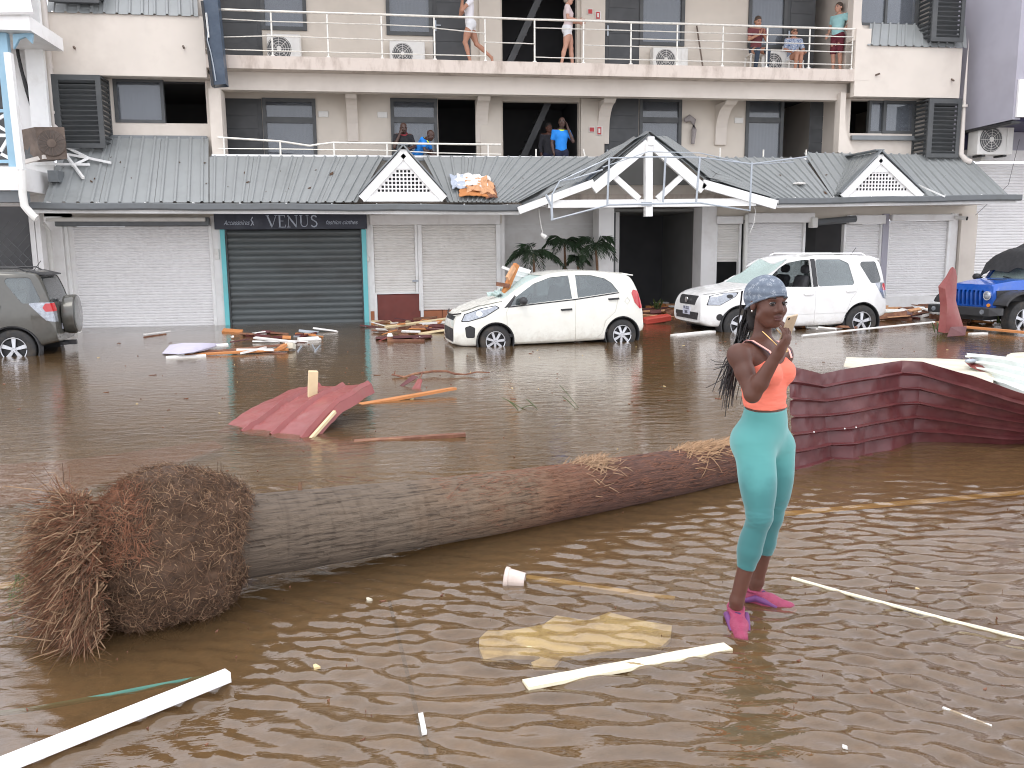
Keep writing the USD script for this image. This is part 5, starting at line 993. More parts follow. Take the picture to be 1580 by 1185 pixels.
def trunk():
    A=az(378,828,.27); B=az(1135,712,.13); d=B-A; Lg=np.linalg.norm(d); Lx=Lg*1.05; ex_=d/Lg; ez_=np.array([0,0,1.])-ex_*ex_[2]; ez_/=np.linalg.norm(ez_); ey_=np.cross(ez_,ex_)
    M=np.eye(4); M[:3,0]=ex_; M[:3,1]=ey_; M[:3,2]=ez_; M[:3,3]=A
    t=thing('fallen_palm_tree','thick uprooted palm trunk with a shaggy root ball lying across the foreground','tree',mat4=M)
    rA,rB=.212,.150; n,m=760,150; xs=np.linspace(-.25,Lx,n); an=np.linspace(0,2*np.pi,m)
    X_,A_2=np.meshgrid(xs,an,indexing='ij'); R0=rA+(rB-rA)*np.clip(X_/Lg,0,1.2); sag=-.03*np.sin(np.clip(X_/Lg,0,1)*np.pi)
    cx,sx_=np.cos(A_2),np.sin(A_2)
    N1=meshkit.fbm(np.stack([X_*7.,cx*R0*62,sx_*R0*62],-1),3,21); N2=meshkit.fbm(np.stack([X_*1.2,cx*1.3,sx_*1.3],-1),3,22); N3=meshkit.noise(np.stack([X_*26,cx*.8,sx_*.8],-1),4)
    R1=R0*(1+.10*(N2-.5)+.02*np.sin(X_*3.)*0)+.011*(N1-.5)-.005*(N1<.36)+.0015*(N3-.5)
    P=np.stack([X_,R1*cx,R1*sx_+sag],-1); part(t,'trunk',G().grid(P),L['palm_bark'],smooth=True)
    R=np.random.default_rng(31)
    # loose fibres on the redder half
    def surf(x,a,k=1.): r=(rA+(rB-rA)*x/Lg)*k; return np.stack([x,r*np.cos(a),r*np.sin(a)-.03*np.sin(np.clip(x/Lg,0,1)*np.pi)],-1)
    N=3600; x=Lg*np.clip(R.beta(2.2,1.6,N)*.9+.22,.3,1.02); a=R.uniform(-.6,3.7,N); u=np.linspace(0,1,4); l=R.uniform(.03,.09,N); da=R.normal(0,.25,N); lift=R.uniform(.0,.05,N)
    Pp=np.stack([surf(x+l*k,a+da*k*.4,.99+lift*k) for k in u],1); part(t,'bark_fibre',strands(Pp,R.uniform(.0012,.0026,N)),L['fibre_red'],kind='stuff')
    for c,w,N,lo,hi,mm in ((.62*Lg,.07,420,.05,.13,'root_tan'),(1.0*Lg,.10,1300,.08,.20,'straw'),(.88*Lg,.09,500,.04,.12,'straw')):
        x=np.minimum(R.normal(c,w,N),Lg*1.03); a=R.normal(1.25,.55,N); l=R.uniform(lo,hi,N); li=R.uniform(.06,.34,N); da=R.normal(0,.5,N)
        Pp=np.stack([surf(x+l*k*(1 if mm=='straw' else .5),a+da*k*.6,.98+li*k) for k in u],1); part(t,'dry_frond_fibre',strands(Pp,R.uniform(.002,.0045,N)),L[mm],kind='stuff')
    part(t,'branch_stub',G().tube([(.30,.02,.20),(.305,.03,.245)],[.014,.009],7),L['root_brown'])
    # root ball: drum of matted roots
    ico=trimesh.creation.icosphere(5); v=np.array(ico.vertices); un=v.copy()
    v=np.sign(v)*np.abs(v)**.82; v/=np.maximum(1,np.linalg.norm(v,axis=1,keepdims=True)**.5)
    rad=np.array([.40,.40,.385]); v=v*rad; nz=1.5*(meshkit.fbm(v*4.2,4,5)-.5)+.5*(meshkit.fbm(v*9,3,15)-.5); nz2=meshkit.fbm(v*26,3,6)-.5; v=v+un*(nz*.11+nz2*.035)[:,None]; C=np.array([-.37,0,-.005]); 
    part(t,'root_ball',(v+C,np.array(ico.faces)),L['root_dark'],smooth=True)
    vi=R.choice(len(v),17000); p0=v[vi]+C; nn=un[vi]; keep=p0[:,0]>-.80
    def mat_strands(idx,l0,l1,r0,r1,lift0,name,mm):
        p=p0[idx]; nrm=nn[idx]; N=len(p); tdir=R.normal(size=(N,3))*[1.,1,1]; tdir[:,0]-=.3; tdir-=nrm*(tdir*nrm).sum(1,keepdims=True); tdir/=np.linalg.norm(tdir,axis=1,keepdims=True); l=R.uniform(l0,l1,N)
        bend=R.normal(size=(N,3))*.4
        Pp=np.stack([p+nrm*(lift0*np.sin(k*np.pi))[...] + tdir*(l*k)[:,None]+bend*(l*k*k)[:,None]*.5+nrm*(l*k*R.uniform(-.15,.5,N))[:,None] for k in u],1)
        part(t,name,strands(Pp,R.uniform(r0,r1,N)),L[mm],kind='stuff')
    mat_strands(np.arange(0,6500),.025,.075,.0011,.0024,.004,'matted_roots','root_brown'); mat_strands(np.arange(6500,9500),.02,.06,.0010,.0020,.006,'matted_roots','root_tan'); mat_strands(np.arange(9500,16500),.025,.075,.0012,.0026,.003,'matted_roots','root_dark')
    sel=np.where((p0[:,0]<-.52)&(p0[:,2]>.08))[0]; mat_strands(np.resize(sel,1700),.03,.08,.0013,.0026,.01,'matted_roots','root_red')
    # fan of thick roots out of the bottom of the drum
    for N,mm,r0,r1,l0,l1,ms in ((2900,'root_brown',.0014,.003,.06,.19,1.),(2500,'root_red',.0014,.003,.06,.20,1.),(1300,'root_tan',.0022,.0050,.07,.22,.9),(1500,'root_dark',.0014,.003,.06,.18,1.)):
        th=R.uniform(0,2*np.pi,N); q=np.sqrt(R.uniform(0,1,N))*.33; b=np.stack([-.70+.10*(1-(q/.36)**2)*-1+0*q,q*np.cos(th),q*np.sin(th)*.95-.02],-1)
        dr=np.stack([-.85+0*q,1.7*b[:,1]+R.normal(0,.25,N)-.22,1.8*b[:,2]+R.normal(0,.25,N)-.30],-1); dr/=np.linalg.norm(dr,axis=1,keepdims=True); l=R.uniform(l0,l1,N)*ms
        wob=R.normal(size=(N,3))*.42; droop=R.uniform(.05,.5,N); uu=np.linspace(0,1,6)
        Pp=np.stack([b+dr*(l*k)[:,None]+wob*(l*k*k)[:,None]+.012*np.sin(9*k+th)[:,None]*wob/.22-np.array([0,0,1.])*(droop*l*k*k)[:,None] for k in uu],1)
        zmin=-(A[2]+.06); Pp[...,2]=np.maximum(Pp[...,2],zmin+.02*np.random.default_rng(3).random(Pp.shape[:2]))
        part(t,'root_fan',strands(Pp,R.uniform(r0,r1,N)),L[mm],kind='stuff')
    ls=[(-.98,.25,-.1),(-1.02,.27,-.18),(-1.0,.24,-.26)]; part(t,'green_weed',strands(np.array([[np.array(ls[0])+R.normal(0,.02,3),np.array(ls[1])+R.normal(0,.03,3),np.array(ls[2])+R.normal(0,.04,3)] for _ in range(14)]),np.full(14,.0025)),mat('weed',(.10,.16,.05),.7,.3,20.))
    return t
trunk()
# ------------------------------------------------------------------ tin sheets
mat('oxblood_tin',(.080,.018,.019),.38,.18,2.5,metal=.1,dirt=(.15,.05,.042),dscale=3,damt=.5,obj=False,bump=.05,bscale=8)
mat('red_tin',(.225,.055,.050),.32,.15,2.5,metal=.1,dirt=(.22,.09,.07),dscale=3.5,damt=.6)
mat('cream_tin',(.62,.58,.46),.4,.06,2.,dirt=(.4,.36,.28),dscale=3,damt=.4); mat('white_tin',(.66,.70,.66),.35,.05,2.,dirt=(.45,.47,.42),dscale=3,damt=.4)
def ribprof(v,n,h,w=.35):
    """Trapezoid ribs across a sheet: height at v in 0..1."""
    x=(v*n)%1.; return h*np.clip(np.minimum(x/(.10),(w-x)/.10),0,1)*(x<w)
def sheet(rows,nv,ribs,h,th=.006,dent=.02,seed=0,scale=3.,nu=60,ribw=.35):
    """rows: control lines along the length, each (bottom point, top point); returns a ribbed bent sheet."""
    rows=np.array(rows,float); s=np.linspace(0,1,len(rows)); S=np.linspace(0,1,nu); v=np.unique(np.r_[np.linspace(0,1,nv),*[((k+np.array([0,.1,ribw-.1,ribw]))/ribs) for k in range(ribs)]]); v=v[v<=1]
    bot=np.stack([np.interp(S,s,rows[:,0,k]) for k in range(3)],-1); top=np.stack([np.interp(S,s,rows[:,1,k]) for k in range(3)],-1)
    P=bot[:,None]*(1-v)[None,:,None]+top[:,None]*v[None,:,None]
    N=np.cross(np.gradient(P,axis=0),np.gradient(P,axis=1)); N/=np.linalg.norm(N,axis=2,keepdims=True)+1e-9
    nz=meshkit.fbm(P*scale,3,seed)-.5; nz2=meshkit.fbm(P*scale*5,2,seed+3)-.5
    return P+N*(ribprof(v,ribs,h,ribw)[None]+dent*nz+dent*.25*nz2)[...,None]
z_=lambda x,y,z: az(x,y,z)
def dy(p,d): return np.asarray(p)+np.array([0,d,0])
def up(x,y,base,back=0.):
    """The point seen at pixel (x, y) standing over the depth of base, moved back a little."""
    return ay(x,y,base[1]+back)
b0=z_(1222,728,-.02); b1=z_(1330,707,-.03); b2=z_(1408,690,-.04); b3=z_(1565,694,-.02); b4=z_(1740,690,-.02)
rows=[(b0,up(1216,565,b0,.16)),(z_(1246,723,-.02),up(1240,569,b0,.30)),(z_(1285,712,-.02)+[0,.05,0],up(1268,577,b0,.34)),(z_(1310,711,-.03)+[0,-.05,0],up(1305,569,b1,.16)),(b1,up(1345,563,b1,.24)),(z_(1375,700,-.03),up(1392,556,b2,.16)),(b2,up(1424,558,b2,.06)),((b2+b3)/2+[0,.12,0],up(1498,580,b2,-.28)),(dy(b3,.15),up(1585,612,b3,-.15)),(dy(b4,.15),up(1760,665,b4,-.2))]
P=sheet(rows,60,6,.034,dent=.10,seed=4,nu=150,ribw=.24,scale=1.7); big=thing('bent_red_tin_sheet','large dark red tin roofing sheet, crumpled and standing in the water behind the woman','metal sheet',tuple(b1))
part(big,'sheet',G().slab(P,.005),L['oxblood_tin'],smooth=28)
part(big,'lower_flange',G().slab(np.stack([P[:80,0],P[:80,0]+[.0,-.05,-.03]],1)+[0,-.004,0.],.004),L['oxblood_tin'])
part(big,'torn_tab',G().slab(np.array([[P[0,20],P[0,23]],[P[0,20]+[-.06,-.03,-.03],P[0,23]+[-.05,-.04,-.03]]]),.004),L['oxblood_tin'])
for k in (18,44,52): q=P[k,30]; part(big,'roofing_screw',m3_geo(m3.Manifold.hull_points(np.array(ellipsoid(q,(.007,.007,.007),1).vertices))),L['white_paint'])
w0=z_(1302,566,.10); w1=z_(1530,600,.12); P=sheet([(w0,z_(1306,551,.16)),(z_(1420,585,.1),z_(1425,553,.18)),(w1,z_(1540,556,.20))],24,5,.02,dent=.03,seed=8,nu=40)
cs=single('cream_tin_sheet',G().slab(P,.006),L['cream_tin'],'long cream tin sheet floating behind the dark red tin sheet','metal sheet',smooth=28)
rows=[(z_(1506,575,.12),z_(1492,545,.34)),(z_(1545,596,.10),z_(1560,551,.36)),(z_(1600,618,.08),z_(1640,566,.36)),(z_(1680,640,.08),z_(1720,580,.36))]
ws_=thing('white_tin_sheet','white corrugated tin sheet with a torn red edge at the right border of the picture','metal sheet',tuple(rows[0][0]))
P=sheet(rows,30,4,.05,dent=.03,seed=12,nu=40,ribw=.5); part(ws_,'sheet',G().slab(P,.006),L['white_tin'],smooth=40)
e=z_(1500,562,.2); part(ws_,'torn_edge',G().slab(np.array([[z_(1488,558,.24),z_(1498,552,.30)],[z_(1497,566,.20),z_(1510,558,.26)],[z_(1510,572,.17),z_(1522,570,.2)],[z_(1520,582,.12),z_(1528,580,.15)]]),.006),L['red_tin']); part(ws_,'grey_cap',m3_geo(m3.Manifold.hull_points(np.array(ellipsoid(z_(1499,557,.27),(.09,.05,.03),2).vertices))),L['galvanised'],smooth=True)
single('cream_tin_sheet',G().slab(sheet([(z_(1545,556,.05),z_(1560,545,.08)),(z_(1640,556,.08),z_(1660,535,.12))],8,2,.02,seed=3,nu=8),.005),L['cream_tin'],'short cream tin sheet beyond the white corrugated one at the right border','metal sheet')
# floating red sheet with a wooden block
c00=z_(335,668,-.05); c10=z_(470,682,-.04); c01=z_(462,598,.16); c11=z_(573,594,.33)
rows=[(c10,c00),((c10*.5+c11*.5)+[0,0,.03],(c00*.5+c01*.5)+[0,0,.05]),(c11,c01)]
fs=thing('floating_red_tin_sheet','bright red ribbed tin sheet half sunk in the water with a wood block on it','metal sheet',tuple(c10))
P=sheet(rows,26,3,.05,dent=.07,seed=19,nu=50,ribw=.18,scale=2.2); P[:,:,2]+=.05*np.sin(np.linspace(0,3,50))[:,None]*np.linspace(1,0,P.shape[1])[None]
part(fs,'sheet',G().slab(P,-.005),L['red_tin'],smooth=28); part(fs,'folded_edge',G().slab(np.stack([P[:,0],P[:,0]+[.03,-.03,-.09]],1),.005),L['red_tin']); part(fs,'timber_edge',G().bar(P[3,0]+[.02,-.05,-.02],P[20,0]+[.02,-.05,-.02],.03,.03),L['timber_pale'])
pa=z_(482,622,.16); pb=ay(484,575,pa[1]+.02); single('wood_block',m3_geo(cbox(-.048,.048,-.04,.04,0,.33,.006).rotate([0,4,12]).translate(list(z_(482,620,.14)))),L['timber_pale'],'pale yellow wood block standing on the floating red sheet','wood block')
# upright red sheet near the blue car
e=z_(1466,521,0); H=lambda x,y,d=0.: ay(x,y,e[1]+d)
rows=[(H(1447,511),H(1452,468,.05)),(H(1452,470,.05),H(1449,440,.1))]
cols=[[H(1447,512,.05),H(1458,514,-.02),H(1470,512,.03),H(1487,508,.12)],[H(1450,490,.05),H(1460,490,-.03),H(1472,489,0),H(1480,486,.10)],[H(1451,470,.06),H(1461,471,-.04),H(1470,468,.02),H(1474,464,.08)],[H(1448,442,.08),H(1458,446,-.02),H(1468,448,.0),H(1475,445,.08)],[H(1459,428,.05),H(1464,430,0),H(1470,430,.0),H(1476,428,.05)],[H(1467,413,.03),H(1469,412,.02),H(1471,413,.03),H(1474,417,.05)]]
ur=thing('upright_red_tin_sheet','dark red strip of tin standing upright in the water before the blue car','metal sheet',tuple(e)); part(ur,'sheet',G().slab(np.array(cols),.012),L['red_tin'],smooth=20)
part(ur,'bent_foot',G().slab(np.array([[H(1461,520,-.35),H(1489,518,-.3)],[H(1466,505,-.2),H(1491,504,-.1)]]),.012),L['oxblood_tin'])
# ------------------------------------------------------------------ timber and bits
def board(px,z0,w,t,m,label,name='plank',cat='plank',z1=None,group=None,taper=1.,wob=.0,seed=0,kind=None):
    """A split board lying between two places of the water, with slightly ragged edges."""
    p=z_(*px[0],z0); q=z_(*px[1],z0 if z1 is None else z1); d=q-p; Ln=np.linalg.norm(d); d/=Ln; s=np.cross([0,0,1.],d); s/=np.linalg.norm(s); R=np.random.default_rng(seed+int(px[0][0])); n=14
    u=np.linspace(0,1,n); wl=w/2*(1+(taper-1)*u)+R.normal(0,w*.02,n); wr=w/2*(1+(taper-1)*u)+R.normal(0,w*.02,n); off=wob*np.sin(u*np.pi)
    T=np.stack([p+d*Ln*u[:,None]+s*(wl+off)[:,None],p+d*Ln*u[:,None]-s*(wr-off)[:,None]],1); T[0,0]-=d*w*.2*R.random(); T[-1,1]+=d*w*.3*R.random()
    return single(name,G().slab(T,-t),L[m],label,cat,group,kind)
board([(555,623),(698,598)],.0,.13,.03,'timber_orange','orange splintered plank floating beyond the red sheet',z1=.08,taper=.55)
board([(395,690),(718,668)],-.03,.14,.03,'timber_brown','long brown plank just under the water with its tip showing',z1=.035,taper=.5)
mat('sunken_red',(.21,.075,.055),.8,.2,3.)
sp=[z_(x,y,-.04) for x,y in ((-60,722),(120,708),(330,680),(345,690),(230,728),(60,770),(-60,792))]; single('sunken_red_sheet',G().prism([(p[0],p[1]) for p in sp],'z',-.06,-.04),L['sunken_red'],'reddish sheet lying under the water beyond the root ball','sheet')
R=np.random.default_rng(5)
br=thing('fallen_branch','thin bare brown branch drifting near the orange plank','branch',tuple(z_(680,576,.02)))
part(br,'stem',G().tube([z_(x,y,z) for x,y,z in ((605,578,.03),(624,582,.01),(640,577,.05),(668,573,.05),(690,573,.06),(702,577,.03),(718,578,.02),(735,574,.05),(756,575,.03))],[.012,.016,.018,.018,.016,.015,.012,.01,.006],7),L['timber_brown'])
part(br,'twig',G().tube([z_(652,574,.05),z_(648,585,.02),z_(645,598,-.02)],[.012,.01,.006],6),L['timber_brown']); part(br,'twig',G().tube([z_(610,572,.08),z_(608,578,.03)],.008,5),L['timber_brown'])
single('red_tin_shard',G().slab(np.array([[z_(614,598,-.02),z_(618,599,-.02)],[z_(636,579,.10),z_(646,582,.08)]]),.006),L['oxblood_tin'],'dark red shard of tin leaning under the drifting branch','shard'); single('red_tin_shard',G().slab(np.array([[z_(634,603,-.02),z_(648,603,-.02)],[z_(645,585,.08),z_(652,586,.08)]]),.006),L['red_tin'],'small bright red shard of tin beside the orange plank','shard')
mat('palm_leaf_green',(.075,.10,.03),.5,.3,15.,trans=.25); mat('palm_leaf_dark',(.03,.055,.026),.45,.35,12.,trans=.2)
def blade(p,q,w,hump=.05):
    p,q=np.asarray(p),np.asarray(q); d=q-p; s=np.cross(d,[0,0,1.]); s/=np.linalg.norm(s)+1e-9; u=np.linspace(0,1,7); c=p+d*u[:,None]+np.array([0,0,1.])*(hump*np.sin(u*np.pi))[:,None]; ww=w*np.sin(np.pi*(.12+.86*u))**.7
    return np.stack([c-s*ww[:,None]/2,c+[0,0,.004],c+s*ww[:,None]/2],1)
for lab,bl in (('green palm leaf tips poking from the water left of the other leaf',(((775,614),.12,(808,633),-.01),((812,616),.1,(830,633),-.01),((800,632),.0,(822,626),.03),((786,620),.05,(800,634),-.01))),('single forked green palm leaf standing out of the water beyond the trunk',(((863,594),.22,(894,632),-.02),((868,612),.1,(890,633),-.02)))):
    t=thing('palm_leaf',lab,'leaf',tuple(z_(bl[0][2][0],bl[0][2][1],0)))
    for a,za,b,zb in bl: 
        bb=z_(*b,zb); part(t,'leaf_blade',G().slab(blade(ay(a[0],a[1],bb[1]+.05),bb,.035,.01),.002),L['palm_leaf_green'])
# foreground pieces
wt=thing('white_square_tube','white square metal tube lying in the water at the lower left corner','tube',tuple(z_(180,1110,.02)))
p,q=z_(-160,1246,.028),z_(352,1042,.044); part(wt,'tube',G().bar(p,q,.047,.042),mat('bright_white',(.86,.86,.85),.4,.03,3.)); d=(q-p)/np.linalg.norm(q-p); part(wt,'tube_end',G().bar(q+d*.0005,q+d*.003,.036,.031),L['gutter_grey'])
mat('hose_green',(.05,.16,.12),.5,.15,8.); pts=[(-60,1108),(40,1096),(75,1090),(120,1082),(170,1073),(225,1062),(290,1050),(335,1043)]; single('green_strap',G().tube([z_(x,y,-.012-.01*math.sin(i)) for i,(x,y) in enumerate(pts)],.011,8),L['hose_green'],'dark green strap under the water beside the white tube','strap')
pot=thing('plant_pot','small pinkish white plastic plant pot lying on its side in the shallow water','plant pot',tuple(z_(795,892,.02)))
mat('pot_plastic',(.62,.52,.46),.5,.06,10.,dirt=(.35,.28,.22),dscale=15); c=z_(793,893,.02); ax_=np.array([.93,-.30,-.10]); ax_/=np.linalg.norm(ax_); e1=np.cross(ax_,[0,0,1.]); e1/=np.linalg.norm(e1); e2=np.cross(ax_,e1)
prof=[(-.050,.0),(-.050,.052),(-.040,.056),(-.038,.050),(-.020,.047),(-.017,.048),(.056,.036),(.056,.033),(-.0,.041),(-.03,.043)]
def pots(prof,n=28): an=np.arange(n+1)*2*np.pi/n; return np.array([[c+ax_*x+r_*(math.cos(a)*e1+math.sin(a)*e2) for a in an] for x,r_ in prof])
part(pot,'pot_body',G().grid(pots([(-.047,.0),(-.050,.050),(-.046,.057),(-.028,.056),(-.026,.050),(.056,.039),(.058,.037),(.054,.035),(.0,.042),(-.03,.044)])),L['pot_plastic'],smooth=35); part(pot,'pot_inside',G().grid(pots([(.030,.0),(.030,.0375)])),L['rust_brown'])
mat('sunken_wood',(.66,.52,.27),.8,.18,5.,bump=.2,bscale=20); mat('plywood',(.84,.74,.50),.8,.22,4.,dirt=(.28,.2,.1),dscale=7,damt=.8,bump=.2,bscale=25); mat('painted_board',(.80,.75,.56),.7,.08,4.,dirt=(.5,.42,.26),dscale=5,damt=.5)
board([(812,889),(1040,923)],-.012,.050,.02,'sunken_wood','narrow yellowish lath under the water beside the small pot',name='lath')
pl_=[z_(x,y,-.014) for x,y in ((738,1000),(738,985),(752,972),(790,972),(838,963),(858,949),(905,957),(940,944),(985,956),(1038,965),(1036,985),(1020,1000),(960,1002),(902,1012),(868,1015),(856,1030),(822,1031),(818,1022),(836,1014),(780,1012),(745,1019))]
pw=Polygon([(p[0],p[1]) for p in pl_]).buffer(.008).buffer(-.012); single('plywood_piece',G().prism(pw.segmentize(.04),'z',-.03,-.013),L['plywood'],'broken irregular piece of yellow plywood under the shallow water','plywood')
board([(811,1054),(1123,996)],.014,.066,.015,'painted_board','pale painted board lying in the water before the woman',name='board',cat='board',z1=.004)
single('thin_pole',G().tube([z_(x,y,.004) for x,y in ((1222,892),(1300,914),(1400,940),(1480,961),(1590,988))],.0085,7),L['painted_board'],'long thin pale pole floating at the right of the woman','pole')
board([(1455,1091),(1530,1119)],.006,.013,.008,'paper_white','short white strip floating near the lower right corner',name='strip',cat='strip',taper=.6)
board([(649,1100),(655,1130)],.008,.018,.01,'paper_white','little upright white chip at the bottom middle of the picture',name='white_chip',cat='chip')
for (x,y,w,m,lab) in ((488,1029,.03,'sunken_wood','small yellow chip left of the plywood piece'),(569,925,.03,'cream_tin','small pale chip in the shade under the trunk'),(1415,909,.02,'sunken_wood','small yellow chip above the thin pole'),(1108,614,.05,'timber_brown','small brown chip drifting behind the braids'),(1303,1153,.012,'paper_white','tiny white speck near the lower right')):
    p=z_(x,y,.0 if w!=.05 else .01); a=R.uniform(0,3); q=[(p[0]+w*.6*math.cos(a+k*1.57+.3*k%2),p[1]+w*(.5+.3*(k%2))*math.sin(a+k*1.57)) for k in range(4)]; single('floating_chip',G().prism(q,'z',-.004,.006),L[m],lab,'chip','chips floating on the water')
# painted line and seam of the street, under the water
def streetline(a,b,w,m,label,n=60,name='road_marking'):
    p,q=az(*a,-.1),az(*b,-.1); u=np.linspace(-.15,1.25,n); c=p+(q-p)*u[:,None]; d=(q-p)/np.linalg.norm(q-p); s=np.array([-d[1],d[0],0]); T=np.stack([c+s*w/2,c-s*w/2],1); T[...,2]=gz(T[...,0],T[...,1])+.012; single(name,G().grid(T[:,::-1]),L[m],label,'marking',kind='structure',smooth=True)
mat('line_yellow',(.62,.42,.12),.8,.15,4.); 
for a_,b_,lb in (((1225,790),(1600,755),'faded yellow line on the flooded street right of the woman'),((-60,905),(38,896),'faded yellow line on the flooded street left of the root ball')): streetline(a_,b_,.10,'line_yellow',lb); mat('seam_dark',(.03,.025,.02),.9,.2,4.); streetline((605,950),(645,1120),.018,'seam_dark','dark seam in the flooded street bed',name='street_seam')
# ------------------------------------------------------------------ floating rubbish
def rubbish(name,label,cx,items,cat='debris'):
    """A raft of broken boards: every board one part."""
    t=thing(name,label,cat,tuple(z_(*cx,0)))
    for (a,b,za,zb,w,th,m,nm_) in items:
        p,q=z_(*a,za),z_(*b,zb); part(t,nm_,G().bar(p,q,w,th,roll=R.uniform(-.3,.3)),L[m])
    return t
mat('lilac_plastic',(.55,.52,.62),.4,.06,4.)
B_='broken_board'
lp=thing('lilac_panel','curved lilac plastic panel floating at the left end of the rubbish raft','panel',tuple(z_(290,542,0))); part(lp,'panel',G().slab(np.array([[z_(250,545,.02),z_(262,532,.06)],[z_(275,546,.08),z_(283,529,.17)],[z_(300,543,.10),z_(312,529,.15)],[z_(318,541,.02),z_(345,530,.05)]]),.012),L['lilac_plastic'],smooth=True)
rubbish('rubbish_raft','raft of broken red and white boards floating before the VENUS shutter',(380,540),[((285,548),(445,539),.02,.05,.10,.03,'timber_orange',B_),((300,545),(450,531),.0,.04,.14,.02,'timber_brown',B_),((256,552),(318,549),.02,.02,.07,.03,'paper_white',B_),((330,534),(352,532),.05,.06,.10,.03,'paper_white',B_),((366,540),(422,540),.05,.06,.05,.04,'paper_white','white_molding'),((372,545),(410,536),.06,.07,.04,.03,'paper_white','white_molding'),((393,521),(455,528),.08,.09,.07,.03,'paper_white',B_),((430,525),(475,527),.05,.03,.03,.02,'paper_white',B_),((432,538),(440,532),.08,.10,.12,.05,'timber_orange',B_),((442,534),(454,534),.08,.08,.16,.10,'cream_tin','box_corner'),((355,528),(385,523),.04,.08,.06,.02,'oxblood_tin',B_),((320,541),(440,546),.0,.0,.12,.02,'timber_brown',B_),((457,515),(486,517),.03,.03,.06,.04,'timber_orange',B_),((474,523),(484,523),.02,.02,.05,.03,'sign_letter','blue_bit'),((465,534),(460,542),.03,.01,.03,.02,'galvanised','metal_letter'),((482,532),(487,542),.03,.01,.02,.02,'galvanised','metal_letter'),((494,533),(486,542),.03,.01,.02,.02,'galvanised','metal_letter'),((357,520),(360,519),.04,.05,.06,.04,'paper_white','white_scrap')])
single('floating_strip',G().bar(z_(222,516,.02),z_(262,511,.03),.05,.02).arr(),L['paper_white'],'white strip floating before the wide white shutter','strip'); single('floating_strip',G().bar(z_(222,520,.01),z_(256,515,.01),.03,.02).arr(),L['timber_brown'],'dark strip floating just under the white strip','strip')
rubbish('rubbish_heap','heap of splintered red boards before the oxblood panel beside the hatchback',(625,515),[((595,505),(690,492),.05,.12,.08,.04,'timber_pale',B_),((640,500),(692,497),.06,.06,.14,.05,'paper_white',B_),((580,522),(665,519),.03,.03,.18,.05,'oxblood_tin','tin_piece'),((600,526),(655,526),.02,.02,.08,.04,'timber_brown',B_),((575,510),(640,512),.04,.04,.10,.03,'timber_brown',B_),((590,516),(612,509),.04,.10,.04,.02,'timber_orange',B_),((620,511),(648,512),.06,.06,.05,.03,'paper_white',B_),((650,503),(690,504),.04,.04,.09,.03,'timber_orange',B_),((573,500),(610,499),.03,.04,.05,.02,'timber_orange',B_),((610,497),(650,501),.06,.06,.05,.03,'timber_brown',B_),((640,522),(664,520),.06,.03,.10,.02,'oxblood_tin','tin_piece'),((600,520),(585,526),.06,.0,.05,.02,'red_tin','tin_piece')])
cn=z_(602,527,0); bk=thing('floating_can','dark can with a pale top standing before the heap of red boards','can',tuple(cn)); part(bk,'can_body',G().tube([cn+[0,0,-.03],cn+[0,0,.10]],.055,16),L['timber_brown']); part(bk,'can_lid',G().tube([cn+[0,0,.101],cn+[0,0,.16]],[.06,.035],16),L['paper_white'])
board([(748,514),(884,520)],.10,.16,.12,'paper_white','white boxed timber lying against the front wheel of the hatchback',name='boxed_timber',cat='timber',z1=.05); board([(738,517),(762,516)],.03,.10,.03,'timber_pale','small pale board end by the front wheel of the hatchback',name='board_end',cat='board')
board([(1040,516),(1100,510)],.03,.16,.03,'paper_white','flat white board floating before the white off-road car',name='flat_board',cat='board')
single('long_white_pole',G().tube([z_(1238,518,.03),z_(1340,507,.06),z_(1442,497,.10)],.02,8),L['white_plastic'],'long white pipe floating from the woman towards the blue car','pipe'); board([(1256,506),(1296,505)],.02,.16,.03,'paper_white','small white board beyond the floating white pipe',name='flat_board',cat='board'); board([(1497,514),(1520,513)],.02,.10,.06,'paper_white','white block floating before the blue car',name='white_block',cat='block'); board([(1490,503),(1600,513)],.08,.12,.04,'timber_orange','orange plank lying before the front wheel of the blue car')
def heap(name,label,cx,spread,n,seed,mats,zr=(.0,.25),ln=(.25,.9)):
    R=np.random.default_rng(seed); t=thing(name,label,'debris',tuple(z_(*cx,0)))
    for i in range(n):
        c=z_(cx[0]+R.uniform(-1,1)*spread[0],cx[1]+R.uniform(-1,1)*spread[1],0); c[2]=R.uniform(*zr); a=R.normal(0,.5); l=R.uniform(*ln)/2; d=np.array([math.cos(a)*l,math.sin(a)*l,R.normal(0,.08)*l])
        part(t,'broken_board',G().bar(c-d,c+d,R.uniform(.05,.16),R.uniform(.015,.05),roll=R.normal(0,.4)),L[R.choice(mats)])
    return t
heap('board_heap','heap of broken boards and leaves between the two white cars',(1035,488),(36,10),26,3,['timber_orange','timber_brown','paper_white','oxblood_tin','timber_brown','insulation'],(.0,.20))
heap('board_heap','heap of splintered boards between the white off-road car and the blue car',(1400,489),(48,7),34,4,['timber_orange','timber_brown','paper_white','paper_white','oxblood_tin','timber_brown','insulation'],(.02,.22))
heap('board_heap','low drift of splinters under the front of the blue car',(1510,497),(60,4),16,6,['timber_orange','timber_brown','insulation'],(.0,.06))
heap('board_drift','thin drift of splinters and tin scraps along the foot of the dark shutter',(440,520),(85,9),22,8,['timber_orange','timber_brown','paper_white','oxblood_tin','galvanised'],(.0,.04),(.12,.55))
heap('board_drift','splinters scattered round the heap of red boards beside the hatchback',(635,508),(62,15),26,9,['timber_orange','timber_brown','timber_pale','oxblood_tin','paper_white'],(.0,.10),(.12,.6))
heap('board_drift','scraps floating under the rear of the white off-road car',(1270,506),(75,4),14,10,['timber_brown','paper_white','timber_orange'],(.0,.04),(.12,.5))
